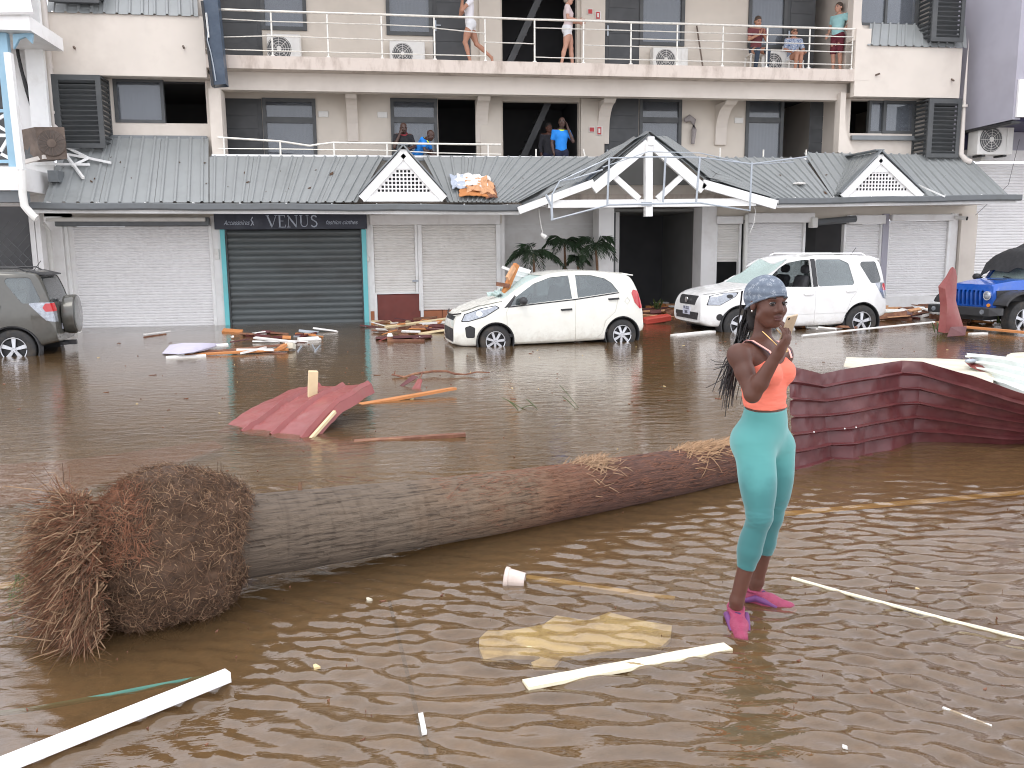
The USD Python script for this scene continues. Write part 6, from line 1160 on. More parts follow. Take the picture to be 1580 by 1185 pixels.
single('red_tin_piece',m3_geo(cbox(-.32,.32,-.1,.1,0,.14,.02).rotate([8,-6,10]).translate(list(z_(1014,497,.03)))),mat('bright_red',(.45,.06,.04),.5,.15,4.),'bright red piece of plastic at the tail of the hatchback','plastic piece')
single('green_sheet',G().slab(np.array([[z_(1364,487,.08),z_(1390,484,.12)],[z_(1372,482,.10),z_(1392,480,.14)]]),.01),L['green_plastic'],'small turquoise green sheet on the heap near the blue car','sheet')
def weeds(name,label,c,n,l,seed,w=.02,m='palm_leaf_green'):
    R=np.random.default_rng(seed); t=thing(name,label,'plant',tuple(c),group='leaf tufts caught in the rubbish')
    for i in range(n):
        a=R.uniform(0,6.28); e=R.uniform(.3,1.2); ll=R.uniform(.5,1)*l; p=c+R.normal(0,l*.15,3)*[1,1,.2]; q=p+ll*np.array([math.cos(a)*math.cos(e),math.sin(a)*math.cos(e),math.sin(e)]); part(t,'leaf_blade',G().slab(blade(p,q,w,ll*.15),.002),L[m])
weeds('leaf_tuft','green leaf tuft lying on the board heap between the two white cars',z_(1012,478,.15),16,.35,1,.05); weeds('leaf_tuft','green grass tuft before the front wheel of the blue car',z_(1546,500,.05),22,.40,2,.025); weeds('leaf_tuft','mixed leaves at the foot of the upright red tin strip',z_(1452,514,.02),22,.30,3,.03); weeds('leaf_tuft','few green leaves at the rear wheel of the white off-road car',z_(1336,503,.03),9,.18,4,.04)
# broken roof piece on the hatchback bonnet
pb=thing('broken_roof_piece','chunk of white boarding with splintered orange timber resting on the hatchback windscreen','roof piece',tuple(ay(797,430,15.75)))
Q=lambda x,y,d=0.: ay(x,y,15.7+d)
part(pb,'white_boarding',G().slab(sheet([(Q(778,452,-.1),Q(797,410,.1)),(Q(800,446,.3),Q(820,417,.5))],8,5,.012,seed=2,nu=6,dent=.01),.03),L['white_frame'])
part(pb,'splintered_batten',G().bar(Q(777,455,-.12),Q(797,408,.08),.08,.10),L['timber_orange']); part(pb,'splintered_batten',G().bar(Q(766,438,-.1),Q(786,441,-.1),.10,.07),L['timber_brown']); part(pb,'splintered_batten',G().bar(Q(775,412,.4),Q(790,418,.3),.05,.04),L['paper_white']); part(pb,'splintered_batten',G().bar(Q(783,430,-.15),Q(793,412,0),.05,.09),L['insulation'])
heap_=thing('windscreen_glass_heap','crumbled glass and wiper bits at the foot of the hatchback windscreen','glass',tuple(Q(765,455)));
for i in range(12): c=Q(765+R.uniform(-11,11),455+R.uniform(-2,2),R.uniform(-.3,.3)); part(heap_,'glass_crumb',m3_geo(cbox(-.05,.05,-.05,.05,-.015,.015,.005).rotate([float(R.uniform(-40,40)),float(R.uniform(-40,40)),0]).translate(list(c+[0,0,.03]))),L['shattered'])
# rubbish on the awning roof
rp=thing('roof_rubbish','torn insulation, paper and timber lying on the tin roof right of the first gablet','debris',tuple(roofp(732,290)))
for (x,y,w,h,m) in ((735,294,.50,.16,'insulation'),(722,285,.55,.10,'paper_white'),(750,296,.35,.10,'insulation'),(708,286,.35,.08,'sign_letter'),(745,287,.35,.05,'paper_white'),(728,298,.6,.06,'timber_orange'),(757,300,.25,.05,'timber_brown')):
    c=roofp(x,y)+[0,-.06,.05]; uu,vv_=np.meshgrid(np.linspace(-.5,.5,12),np.linspace(-.5,.5,9),indexing='ij'); rg=1+.55*(meshkit.fbm(np.stack([uu*5+x,vv_*5,0*uu],-1),2,int(y))-.5); hz=h*1.1*meshkit.fbm(np.stack([uu*4+y,vv_*4,0*uu+x],-1),3,int(x)); part(rp,'torn_scrap',G().slab(np.stack([c[0]+uu*w*rg,c[1]+vv_*.42*rg,c[2]+vv_*.30*rg+hz],-1),.02),L[m])
c=roofp(1232,286)+[0,-.03,.04]; v=ellipsoid((0,0,0),(.16,.12,.03),3); vv=np.array(v.vertices)*(1+.8*(meshkit.fbm(np.array(v.vertices)*14,3,4)-.5)[:,None]); single('paper_scrap',(vv+c,np.array(v.faces)),L['paper_white'],'white crumpled paper on the tin roof left of the right gablet','paper')
lt=G(); R=np.random.default_rng(77)
for i in range(70):
    x=R.uniform(95,1480); y=R.uniform(222,303) if x<320 else R.uniform(246,303)
    if 850<x<1190 or 545<x<695 or 1290<x<1425: continue
    c=roofp(x,y)+[0,-.012,.012]; a=R.uniform(0,3.1); s=R.exponential(.016)+.012; e1=np.array([math.cos(a),math.sin(a)*.76,math.sin(a)*.65])*s; e2=np.array([-math.sin(a),math.cos(a)*.76,math.cos(a)*.65])*s*.5; lt.add([c-e1,c+e2,c+e1+[0,-.01,.015],c-e2],[(0,1,2,3)])
single('leaf_litter',lt,L['root_dark'],'scattered dark leaves and specks on the tin awning roof','leaves',kind='stuff')
single('roof_stick',G().bar(roofp(1412,292)+[0,-.1,.1],roofp(1447,311)+[0,-.25,.1],.05,.03).arr(),L['white_frame'],'white broken stick lying on the roof edge beside the right gablet','stick')
# ------------------------------------------------------------------ palms before the recess
def palm(x,yc,yb,Y,sz,seed,label):
    R=np.random.default_rng(seed); c=ay(x,yc,Y); b=np.array([c[0]+R.normal(0,.05),Y,-.15]); t=thing('young_palm',label,'palm',(b[0],b[1],0),group='young palms in the recess')
    part(t,'trunk',G().tube([b,(b+c)/2+[.03,0,0],c],[.05,.035,.025],8),L['root_brown'])
    nf=11
    for k in range(nf):
        a=2*math.pi*k/nf+R.uniform(-.25,.25); el=R.uniform(.25,1.15); ln=sz*R.uniform(.85,1.15); u=np.linspace(0,1,9); hx=np.cos(el)*u+.0*u; hz=np.sin(el)*u-.75*u**2.2
        rc=c+ln*np.stack([hx*math.cos(a),hx*math.sin(a)*.8,hz],-1); g=G().tube(rc,np.linspace(.012,.003,9),5); tn=np.gradient(rc,axis=0); tn/=np.linalg.norm(tn,axis=1,keepdims=True)
        for j in np.arange(.14,1.0,.042):
            p=np.array([np.interp(j,u,rc[:,q]) for q in range(3)]); tt=np.array([np.interp(j,u,tn[:,q]) for q in range(3)]); s=np.cross(tt,[0,0,1.]); s/=np.linalg.norm(s)+1e-9
            for sg_ in (-1,1):
                l=ln*.40*(math.sin(math.pi*(.2+.72*j))**.8)*R.uniform(.8,1.15); d=tt*.75+s*sg_*.85+np.array([0,0,-.25-.5*R.random()]); d/=np.linalg.norm(d); q=p+d*l; w=.013; n_=np.cross(d,[0,0,1.]); n_/=np.linalg.norm(n_)+1e-9; m_=(p+q)/2+[0,0,.02]
                g.add([p,m_-n_*w,q,m_+n_*w],[(0,1,2,3)])
        part(t,'frond',g,L['palm_leaf_dark'])
palm(823,392,0,20.3,.80,1,'leftmost of the young palms in the recess behind the hatchback'); palm(871,376,0,20.5,.72,2,'middle young palm with a thin stem behind the hatchback roof'); palm(919,379,0,20.1,.76,3,'rightmost bushy young palm beside the dark passage'); palm(892,402,0,20.4,.45,4,'lowest small palm between the middle and rightmost palms')
# fine litter drifting on the water
lt=[G(),G()]; R=np.random.default_rng(41)
for i in range(300):
    x,y=R.uniform(0,1580),525+R.exponential(90) if R.random()<.6 else R.uniform(540,1150)
    if not 520<y<1170: continue
    c=z_(x,y,.004); a=R.uniform(0,3.1); s=min(.05,R.exponential(.010)+.004)*(1.5 if y<640 else .40); e1=np.array([math.cos(a),math.sin(a),0])*s; e2=np.array([-math.sin(a),math.cos(a),0])*s*R.uniform(.15,.6); lt[1 if i%6==0 and y<700 else 0].add([c-e1,c+e2,c+e1+[0,0,.004],c-e2,c-e1*.6-[0,0,.01],c+e2*.6-[0,0,.01],c+e1*.6-[0,0,.01],c-e2*.6-[0,0,.01]],[(0,3,2,1),(0,1,5,4),(1,2,6,5),(2,3,7,6),(3,0,4,7)])
single('floating_litter',lt[0],L['timber_brown'],'tiny dark splinters and leaves drifting on the flood water','litter',kind='stuff'); single('floating_litter',lt[1],L['sunken_wood'],'tiny pale splinters drifting on the flood water','litter',kind='stuff')
# ------------------------------------------------------------------ people: one smooth skin from blended bones
class Sdf:
    def __init__(s,lo,hi,h):
        s.lo=np.asarray(lo,float); s.h=h; s.n=np.ceil((np.asarray(hi)-s.lo)/h).astype(int)+1; s.D=np.full(s.n,1.,np.float32); s.ax=[s.lo[k]+h*np.arange(s.n[k]) for k in range(3)]
    def win(s,a,b):
        i=np.clip(np.floor((a-s.lo)/s.h).astype(int),0,s.n); j=np.clip(np.ceil((b-s.lo)/s.h).astype(int)+1,0,s.n)
        if (j<=i).any(): return None,None
        sl=tuple(slice(x,y) for x,y in zip(i,j)); P=np.stack(np.meshgrid(*[s.ax[k][sl[k]] for k in range(3)],indexing='ij'),-1).astype(np.float32); return sl,P
    def put(s,sl,d,k,sub=False):
        D=s.D[sl]
        if sub: d=-d; h=np.clip(.5-.5*(D-d)/k,0,1) if k else 0; h=np.clip(.5+.5*(d-D)/max(k,1e-6),0,1); s.D[sl]=D*(1-h)+d*h+k*h*(1-h); return
        h=np.clip(.5+.5*(D-d)/max(k,1e-6),0,1); s.D[sl]=D*(1-h)+d*h-k*h*(1-h)
    def cone(s,a,b,r1,r2,k=.02,sub=False,infl=0.):
        a=np.asarray(a,float); b=np.asarray(b,float); m=max(r1,r2)+k*2+.02+infl; sl,P=s.win(np.minimum(a,b)-m,np.maximum(a,b)+m)
        if sl is None: return
        ba=b-a; t=np.clip(((P-a)@ba)/(ba@ba+1e-12),0,1); d=np.linalg.norm(P-(a+t[...,None]*ba),axis=-1)-(r1+(r2-r1)*t)-infl; s.put(sl,d,k,sub)
    def ell(s,c,r,axes,k=.02,sub=False,infl=0.):
        c=np.asarray(c,float); r=np.asarray(r,float)+infl; m=r.max()+k*2+.02; sl,P=s.win(c-m,c+m)
        if sl is None: return
        q=(P-c)@np.asarray(axes,float).T; k0=np.linalg.norm(q/r,axis=-1); k1=np.linalg.norm(q/(r*r),axis=-1); d=k0*(k0-1)/np.maximum(k1,1e-6); s.put(sl,d,k,sub)
    def clip(s,p,n):
        """Keeps the side that n points away from."""
        n=np.asarray(n,float)/np.linalg.norm(n); g=np.meshgrid(*s.ax,indexing='ij',sparse=True); d=sum((g[k]-p[k])*n[k] for k in range(3)); s.D=np.maximum(s.D,d.astype(np.float32)); return s
    def mesh(s):
        D=s.D; n=D.shape; S=D<0; acc=np.zeros((*[k-1 for k in n],3),np.float64); cnt=np.zeros([k-1 for k in n],np.int32); E=[]
        for axx in range(3):
            lo=[slice(None)]*3; hi=[slice(None)]*3; lo[axx]=slice(0,-1); hi[axx]=slice(1,None); cr=S[tuple(lo)]!=S[tuple(hi)]
            idx=np.argwhere(cr); a=D[tuple(lo)][cr]; b=D[tuple(hi)][cr]; t=a/(a-b); p=idx.astype(float); p[:,axx]+=t; o=[k for k in range(3) if k!=axx]
            ok=(idx[:,o[0]]>0)&(idx[:,o[1]]>0)&(idx[:,o[0]]<n[o[0]]-1)&(idx[:,o[1]]<n[o[1]]-1); idx=idx[ok]; p=p[ok]; sg=(a<0)[ok]; E.append((axx,o,idx,sg))
            for d0 in (0,1):
                for d1 in (0,1):
                    c=idx.copy(); c[:,o[0]]-=d0; c[:,o[1]]-=d1; np.add.at(acc,tuple(c.T),p); np.add.at(cnt,tuple(c.T),1)
        vid=np.full(cnt.shape,-1); m=cnt>0; vid[m]=np.arange(m.sum()); V=acc[m]/cnt[m][:,None]*s.h+s.lo; F=[]
        for axx,o,idx,sg in E:
            q=[]
            for d0,d1 in ((0,0),(1,0),(1,1),(0,1)):
                c=idx.copy(); c[:,o[0]]-=d0; c[:,o[1]]-=d1; q.append(vid[tuple(c.T)])
            q=np.stack(q,1); flip=sg if axx!=1 else ~sg; q[~flip]=q[~flip][:,::-1]; F.append(q)
        q=np.vstack(F); return V,np.vstack([q[:,[0,1,2]],q[:,[0,2,3]]])
def unit(v): v=np.asarray(v,float); return v/np.linalg.norm(v)
def torso_prims(J,b):
    """b: build; returns (kind, args) lists for pelvis and chest."""
    l,f,u=J['l'],J['f'],J['u']; A=np.array([l,f,u]); s=b['s']; P=[]; w=b['w']; hp=J['pelvis']; ch=J['chest']; nk=J['neck']
    low=[('ell',hp,(.136*s*w*b['hip'],.098*s*w,.135*s),A,.05)]
    for e in (-1,1): low.append(('ell',hp+l*e*.062*s-f*.055*s-u*.035*s,np.array((.080,.078,.092))*s*b['hip'],A,.055))
    mid=[('ell',hp*.5+ch*.5-u*.01*s+f*.014*s-l*.010*s,(.118*s*w*b['waist'],.088*s*w,.17*s),A,.06)]
    top=[('ell',ch,(.138*s*w,.096*s*w,.155*s),A,.05),('cone',nk-u*.02*s,J['shl']-u*.012*s,.050*s,.050*s,.04),('cone',nk-u*.02*s,J['shr']-u*.012*s,.050*s,.050*s,.04),('ell',ch+u*.09*s-f*.01*s,(.155*s*w,.078*s,.07*s),A,.05)]
    if b.get('bust'):
        for e in (-1,1): top.append(('ell',ch+l*e*.068*s+f*.062*s+u*.012*s,np.array((.066,.066,.064))*s*b['bust'],A,.025))
    else:
        for e in (-1,1): top.append(('ell',ch+l*e*.065*s+f*.058*s+u*.05*s,np.array((.07,.04,.06))*s,A,.04))
    return low,mid,top
def leg_prims(J,b,e):
    s=b['s']; k='lr'[e]; h,kn,an=J['hip'+k],J['knee'+k],J['ank'+k]; f=J['f']; m=b.get('leg',1.); sh=kn*.62+an*.38
    cv=unit(np.cross(np.cross(an-kn,f),an-kn))
    return [('cone',h,kn,.088*s*m,.052*s*m,.05),('ell',h*.55+kn*.45+f*.010*s,np.array((.074,.076,.17))*s*m,np.array([unit(np.cross(f,kn-h)),unit(np.cross(kn-h,np.cross(f,kn-h))),unit(h-kn)]),.05)],[('cone',kn,kn*.6+an*.4,.050*s*m,.046*s*m,.03),('ell',kn*.68+an*.32+unit(-(f-unit(an-kn)*(f@unit(an-kn))))*.016*s,np.array((.044,.046,.115))*s*m,np.array([unit(np.cross(f,an-kn)),unit(np.cross(an-kn,np.cross(f,an-kn))),unit(kn-an)]),.03),('cone',kn*.6+an*.4,an,.044*s*m,.033*s*m,.02)]
def arm_prims(J,b,e):
    s=b['s']; k='lr'[e]; a,el,wr=J['sh'+k],J['elb'+k],J['wri'+k]; m=b.get('arm',1.)
    return [('cone',a,a*.55+el*.45,.050*s*m,.045*s*m,.025),('cone',a*.55+el*.45,el,.045*s*m,.037*s*m,.02)],[('cone',el,el*.7+wr*.3,.038*s*m,.039*s*m,.015),('cone',el*.7+wr*.3,wr,.039*s*m,.025*s*m,.015)]
def hand_prims(J,b,e,fs=1.):
    """Palm, four bent fingers of unequal length and a thumb off the side of the palm."""
    s=b['s']; k='lr'[e]; w=J['wri'+k]; d,n=J.get('hd'+k,unit(J['wri'+k]-J['elb'+k])),J.get('hn'+k,J['l']*(1 if e==0 else -1)); n=unit(n-d*(n@d)); side=np.cross(d,n)*J.get('hs'+k,1); c=J.get('curl'+k,.35); L_=.088*s
    P=[('cone',w,w+d*.02*s,.025*s,.026*s,.012)]
    A=np.array([side,n,d]); P.append(('ell',w+d*.052*s,(.040*s,.016*s,.050*s),A,.012))
    for q,(o,ln,r) in enumerate(((-.030,.070,.0082),(-.010,.078,.0086),(.010,.073,.0083),(.028,.058,.0075))):
        p=w+d*(L_-abs(o)*.25)+side*o*s; t=c*.6; rr=r*s*fs
        for seg,fr in ((.45,1.),(.30,1.),(.25,1.)):
            t+=c*.55; dd=d*math.cos(t)+n*math.sin(t); p2=p+dd*ln*s*seg; P.append(('cone',p,p2,rr,rr*.93,.004)); p=p2; rr*=.93
    tp=w+d*.030*s-side*.030*s; td=unit(d*.75-side*.75+n*J.get('th'+k,.35)); t2=tp+td*.036*s; t3=t2+unit(td*.7+d*.6+n*c*.5)*.030*s; P+= [('cone',tp-td*.01*s,t2,.0125*s*max(1,fs*.9),.0105*s*max(1,fs*.9),.01),('cone',t2,t3,.0102*s*max(1,fs*.9),.0085*s*max(1,fs*.9),.004)]
    return P
def head_prims(J,b):
    s=b['s']*b.get('hs',1.); f,l,u=J['hf'],J['hl'],J['hu']; A=np.array([l,f,u]); c=J['head']; q=lambda a,b_,z:c+(l*a+f*b_+u*z)*s
    P=[('cone',J['neck']-u*.02*b['s'],c-u*.05*s-f*.02*s,.050*b['s']*b.get('nk',1.),.048*b['s']*b.get('nk',1.),.03),
       ('ell',q(0,-.018,.034),np.array((.074,.092,.080))*s,A,.02),('ell',q(0,.024,-.022),np.array((.062,.066,.085))*s,A,.025),('ell',q(0,.048,-.085),np.array((.034,.032,.028))*s,A,.025)]
    for e in (-1,1):
        P+= [('ell',q(e*.036,.054,-.034),np.array((.028,.026,.026))*s,A,.02),('ell',q(e*.076,-.012,-.012),np.array((.010,.019,.030))*s,A,.006),('ell',q(e*.016,.087,-.035),np.array((.011,.012,.010))*s,A,.006),('cone',q(e*.045,.020,-.065),q(e*.02,.05,-.092),.024*s,.018*s,.025)]
    P+= [('cone',q(0,.082,.010),q(0,.101,-.026),.010*s,.0145*s,.010),('ell',q(0,.075,.024),np.array((.052,.014,.010))*s,A,.012),('ell',q(0,.080,-.061),np.array((.024,.013,.0085))*s,A,.006),('ell',q(0,.079,-.073),np.array((.021,.013,.0085))*s,A,.006)]
    S=[('ell',q(e*.032,.096,.004),np.array((.019,.015,.011))*s,A,.010) for e in (-1,1)]
    return P,S
def foot_prims(J,b,e):
    s=b['s']; k='lr'[e]; an=J['ank'+k]; fd=J['toe'+k]; z=np.array([0,0,1.]); fl=an*[1,1,0]+z*(J['ground']+.03*s); sd=np.cross(fd,z)
    return [('cone',an,fl-fd*.03*s,.032*s,.030*s,.02),('cone',fl-fd*.035*s,fl+fd*.12*s,.031*s,.026*s,.02),('cone',fl+fd*.10*s+sd*.018*s,fl+fd*.165*s+sd*.012*s,.022*s,.017*s,.015),('cone',fl+fd*.10*s-sd*.016*s,fl+fd*.15*s-sd*.016*s,.020*s,.016*s,.015)]
def run(S,prims,infl=0.,sub=False):
    for p in prims: (S.cone if p[0]=='cone' else S.ell)(*p[1:],infl=infl,sub=sub) if True else 0
def bounds(J):
    a=np.array([J[k] for k in J if isinstance(J[k],np.ndarray) and k[:3] in ('hip','kne','ank','elb','wri','hea','she','pel','che','sh'+'l','sh'+'r')]); return a.min(0)-[.26,.26,.17],a.max(0)+[.26,.26,.22]
mat('skin_dark',(.092,.037,.024),.5,.16,9.,spec=.4,bump=.06,bscale=180,dirt=(.07,.026,.017),dscale=7,damt=.5); mat('skin_deep',(.055,.026,.018),.45,.1,12.); mat('skin_fair',(.50,.27,.19),.5,.08,12.); mat('skin_tan',(.42,.21,.135),.5,.08,12.)
mat('hair_black',(.012,.010,.010),.45,.3,30.); mat('hair_brown',(.07,.045,.03),.6,.3,30.); mat('hair_grey',(.26,.22,.18),.65,.3,30.); mat('eye_white',(.36,.33,.31),.25,.03,5.); mat('eye_dark',(.012,.008,.006),.15,.1,5.); mat('lip_brown',(.085,.03,.026),.6,.08,10.)
def face_bits(t,J,b,lips='lip_brown',detail=True):
    s=b['s']*b.get('hs',1.); f,l,u=J['hf'],J['hl'],J['hu']; c=J['head']; A=np.array([l,f,u]); q=lambda a,b_,z:c+(l*a+f*b_+u*z)*s
    def el(ctr,r,m,name,sub=2):
        v=np.array(trimesh.creation.icosphere(sub).vertices)*np.array(r)*s@A+ctr; part(t,name,(v,np.array(trimesh.creation.icosphere(sub).faces)),L[m],smooth=True)
    for e in (-1,1):
        el(q(e*.032,.0745,.003),(.0125,.0112,.0068),'eye_white','eye'); el(q(e*.032-.003*(1 if detail else 0),.0830,.002),(.0074,.0046,.0074),'eye_dark','iris')
        x=np.linspace(-1,1,7); 
        if detail:
            part(t,'eyelid',G().tube([q(e*.032+.016*k,.0865-.006*k*k,.0090-.0065*k*k) for k in x],[.0018*s]+[.0034*s]*5+[.0018*s],6),L['hair_black']); part(t,'lower_lid',G().tube([q(e*.032+.015*k,.0845-.006*k*k,-.0065+.005*k*k) for k in x],.0014*s,5),L['hair_black'])
        part(t,'eyebrow',G().tube([q(e*(.034+.022*k),.0865-.010*k*k-.004*k,.031-.005*k*k+.002*k) for k in x],[.0015*s,.0036*s,.0042*s,.0040*s,.0034*s,.0028*s,.0015*s],6),L['hair_black'])
    el(q(0,.0845,-.0610),(.0225,.0105,.0062),lips,'lip'); el(q(0,.0835,-.0725),(.0195,.0108,.0070),lips,'lip')
# ---- the standing woman -------------------------------------------------
YW0=3.66
def W_(x,y,d=0.): return ay(x,y,YW0+d)
def woman():
    right=cR*[1,1,0]; right/=np.linalg.norm(right); away=np.cross([0,0,1.],right)
    ang=lambda deg:(math.sin(math.radians(deg))*right-math.cos(math.radians(deg))*away)      # facing: degrees turned to the picture's right
    f=ang(46); u=unit(np.array([0,0,1.])+.02*f); l=unit(np.cross(u,f)); l=l   # l: her left side
    hf=unit(ang(20)+np.array([0,0,-.06])); hl=unit(np.cross([0,0,1.],hf)); hu=np.cross(hf,hl)
    J=dict(l=l,f=f,u=u,hf=hf,hl=hl,hu=hu,pelvis=W_(1180,669,.0),chest=W_(1177,578,.0),neck=W_(1174,532,.03),head=W_(1185,466,-.0),
      shl=W_(1207,546,.14),shr=W_(1140,546,-.10),elbl=W_(1196,612,.27),wril=W_(1186,668,.25),elbr=W_(1161,609,-.19),wrir=W_(1200,546,-.27),
      hipl=W_(1198,688,.05),hipr=W_(1163,686,-.055),kneel=W_(1189,798,.04),kneer=W_(1172,798,-.15),ankl=W_(1168,897,.10),ankr=W_(1137,926,-.10),ground=-.043,toel=unit(right*.93-away*.36),toer=unit(-right*.08-away*1.))
    b=dict(s=.945,w=.92,hip=1.02,waist=1.13,bust=.93,leg=.98,arm=.96,hs=1.0,nk=.86)
    J['hdr']=unit(W_(1219,515,-.30)-J['wrir']); J['hnr']=unit(-right*.55+away*.55+np.array([0,0,.35])); J['curlr']=.62; J['hsr']=1; J['thr']=.25
    J['hdl']=np.array([0,0,-1.]); J['curll']=.4
    lo,hi=bounds(J); lo[2]=-.075; h=.0046
    low,mid,top=torso_prims(J,b); lt,ls=leg_prims(J,b,0); rt,rs=leg_prims(J,b,1); la,lf=arm_prims(J,b,0); ra,rf=arm_prims(J,b,1); hp,hsub=head_prims(J,b)
    t=thing('person','woman in a coral tank top, turquoise leggings and patterned headscarf standing in the shallow water','person',tuple(J['pelvis']*[1,1,0]))
    S=Sdf(lo,hi,h); run(S,low+mid+top+lt+ls+rt+rs+la+lf+ra+rf+foot_prims(J,b,0)+foot_prims(J,b,1)); run(S,hp); run(S,hsub,sub=True)
    run(S,hand_prims(J,b,0)+hand_prims(J,b,1))
    part(t,'body',S.mesh(),L['skin_dark'],smooth=True); face_bits(t,J,b)
    zz=lambda y:W_(1180,y)[2]
    # leggings
    n={'geo':('geometry',{}),'sp':('separate_xyz',{}),'nz':('noise_texture',{'scale':9.,'detail':4.}),'ma':('math',{'math_type':'multiply_add','value2':.22,'value3':-.11}),'ad':('math',{'math_type':'add'}),'mr':('map_range',{'from_min':.45,'from_max':.80}),'r':('rgb_ramp',{'ramp':[(0,(.030,.145,.146)),(.55,(.038,.175,.174)),(.8,(.068,.265,.255)),(1,(.075,.285,.27))]}),'n2':('noise_texture',{'scale':300.,'detail':2.}),'b':('bump',{'strength':.12,'distance':.002}),'p':('principled_bsdf',{'roughness':.75,'sheen_weight':.25})}
    L['leggings']=material('leggings',n,[('geo.position','sp.vector'),('geo.position','nz.vector'),('nz.fac','ma.value1'),('sp.z','ad.value1'),('ma.value','ad.value2'),('ad.value','mr.value'),('mr.result','r.fac'),('r.color','p.base_color'),('geo.position','n2.vector'),('n2.fac','b.height'),('b.normal','p.normal')],'p.BSDF')
    S=Sdf(lo,hi,h); run(S,low+mid,infl=.0045); run(S,lt+ls+rt+rs,infl=.0045); S.clip([J['pelvis'][0],J['pelvis'][1],zz(628)],u+.05*f)
    q=S.D.copy(); gx=np.meshgrid(*S.ax,indexing='ij',sparse=True)
    def hem(an,kn,fr):
        d=unit(an-kn); p=kn+(an-kn)*fr; return sum((gx[k]-p[k])*d[k] for k in range(3)), sum((gx[k]-p[k])**2 for k in range(3))
    for k,fr in (('r',.60),('l',.62)):
        d,r2=hem(J['ank'+k],J['knee'+k],fr); S.D=np.where((r2<.18**2)|(d>0)&(r2<.5**2),np.maximum(S.D,np.where(r2<.12**2,d,np.where(d>0,d,-1))),S.D).astype(np.float32)
    lv,lf_=S.mesh(); wr=meshkit.fbm(lv*[16,16,60],3,8)-.5; kz=J['kneer'][2]; away_=lv-np.where((np.linalg.norm((lv-J['kneer'])[:,:2],axis=1)<np.linalg.norm((lv-J['kneel'])[:,:2],axis=1))[:,None],J['kneer'],J['kneel']); away_[:,2]=0; away_/=np.linalg.norm(away_,axis=1,keepdims=True)+1e-9
    lv=lv+away_*(wr*.009*(np.exp(-((lv[:,2]-kz)/.05)**2)+.6*np.exp(-((lv[:,2]-.26)/.05)**2)+.35*np.exp(-((lv[:,2]-.80)/.04)**2)))[:,None]; part(t,'leggings',(lv,lf_),L['leggings'],smooth=60)
    # tank top
    mat('coral_cotton',(.78,.185,.12),.85,.07,6.,bump=.55,bscale=9,stretch=(1,1,3.5)); mat('coral_trim',(.85,.42,.36),.7,.05,6.); mat('dark_bra',(.035,.018,.028),.7,.1,9.)
    S=Sdf(lo,hi,h); run(S,mid+[p for p in top if p[0]=='ell'],infl=.0062); S.clip([J['pelvis'][0],J['pelvis'][1],zz(625)],-u-.06*f); 
    pc=J['chest']+u*.082*b['s']; S.clip(pc+f*.05,u*1.-.0*f); gx=np.meshgrid(*S.ax,indexing='ij',sparse=True)
    lat=sum((gx[k]-J['chest'][k])*l[k] for k in range(3)); upz=sum((gx[k]-J['chest'][k])*u[k] for k in range(3)); fwd=sum((gx[k]-J['chest'][k])*f[k] for k in range(3))
    S.D=np.maximum(S.D,(upz-(.088-.030*np.exp(-(lat/.055)**2)*(fwd>0)-.9*np.clip(np.abs(lat)-.088,0,1))).astype(np.float32)*.7)
    tv,tf=S.mesh(); ax_=J['pelvis']*.5+J['chest']*.5; rd=(tv-ax_)*[1,1,0]; rd/=np.linalg.norm(rd,axis=1,keepdims=True)+1e-9; hz=(tv-J['pelvis'])@u; wr=meshkit.fbm(np.stack([(tv@l)*9,(tv@f)*9,hz*46],-1),3,5)-.5
    tv=tv+rd*(wr*.013*np.exp(-((hz-.13)/.07)**2)+wr*.004)[:,None]; part(t,'tank_top',(tv,tf),L['coral_cotton'],smooth=60)
    for e,sh in ((1,'shl'),(-1,'shr')):
        c=J['chest']; p0=c+u*.078+l*e*.072+f*.098; p3=c+u*.092+l*e*.085-f*.078; tp=J['neck']*.42+J[sh]*.58+u*.042
        pts=[p0,p0*.55+tp*.45+f*.026+u*.004,tp+f*.018,tp-f*.012,p3*.6+tp*.4-f*.022,p3]
        V=np.array([[q+l*e*w for w in (-.0075,.0075)] for q in pts]); part(t,'shoulder_strap',G().slab(V,.003*e),L['coral_trim'],smooth=True)
        V=np.array([[q+l*e*w-f*.001 for w in (.008,.020)]+0*u for q in pts[:4]]); part(t,'bra_strap',G().slab(V,.002*e),L['dark_bra'],smooth=True)
    # headscarf
    n={'geo':('geometry',{}),'v':('voronoi_texture',{'scale':34.,'feature':'f1'}),'nz':('noise_texture',{'scale':60.,'detail':5.,'distortion':2.}),'ma':('math',{'math_type':'multiply_add','value2':.55}),'r':('rgb_ramp',{'ramp':[(.50,(.135,.165,.21)),(.56,(.13,.16,.20)),(.60,(.42,.44,.47)),(.66,(.14,.17,.21)),(1.,(.11,.135,.175))]}),'w':('wave_texture',{'scale':9.,'distortion':5.,'bands_direction':'z'}),'b':('bump',{'strength':.5,'distance':.006}),'p':('principled_bsdf',{'roughness':.8})}
    L['bandana']=material('bandana',n,[('geo.position','v.vector'),('geo.position','nz.vector'),('v.distance','ma.value1'),('nz.fac','ma.value3'),('ma.value','r.fac'),('r.color','p.base_color'),('geo.position','w.vector'),('w.fac','b.height'),('b.normal','p.normal')],'p.BSDF')
    hs=b['s']; A=np.array([hl,hf,hu]); Q=lambda a,b_,z:J['head']+(hl*a+hf*b_+hu*z)*hs
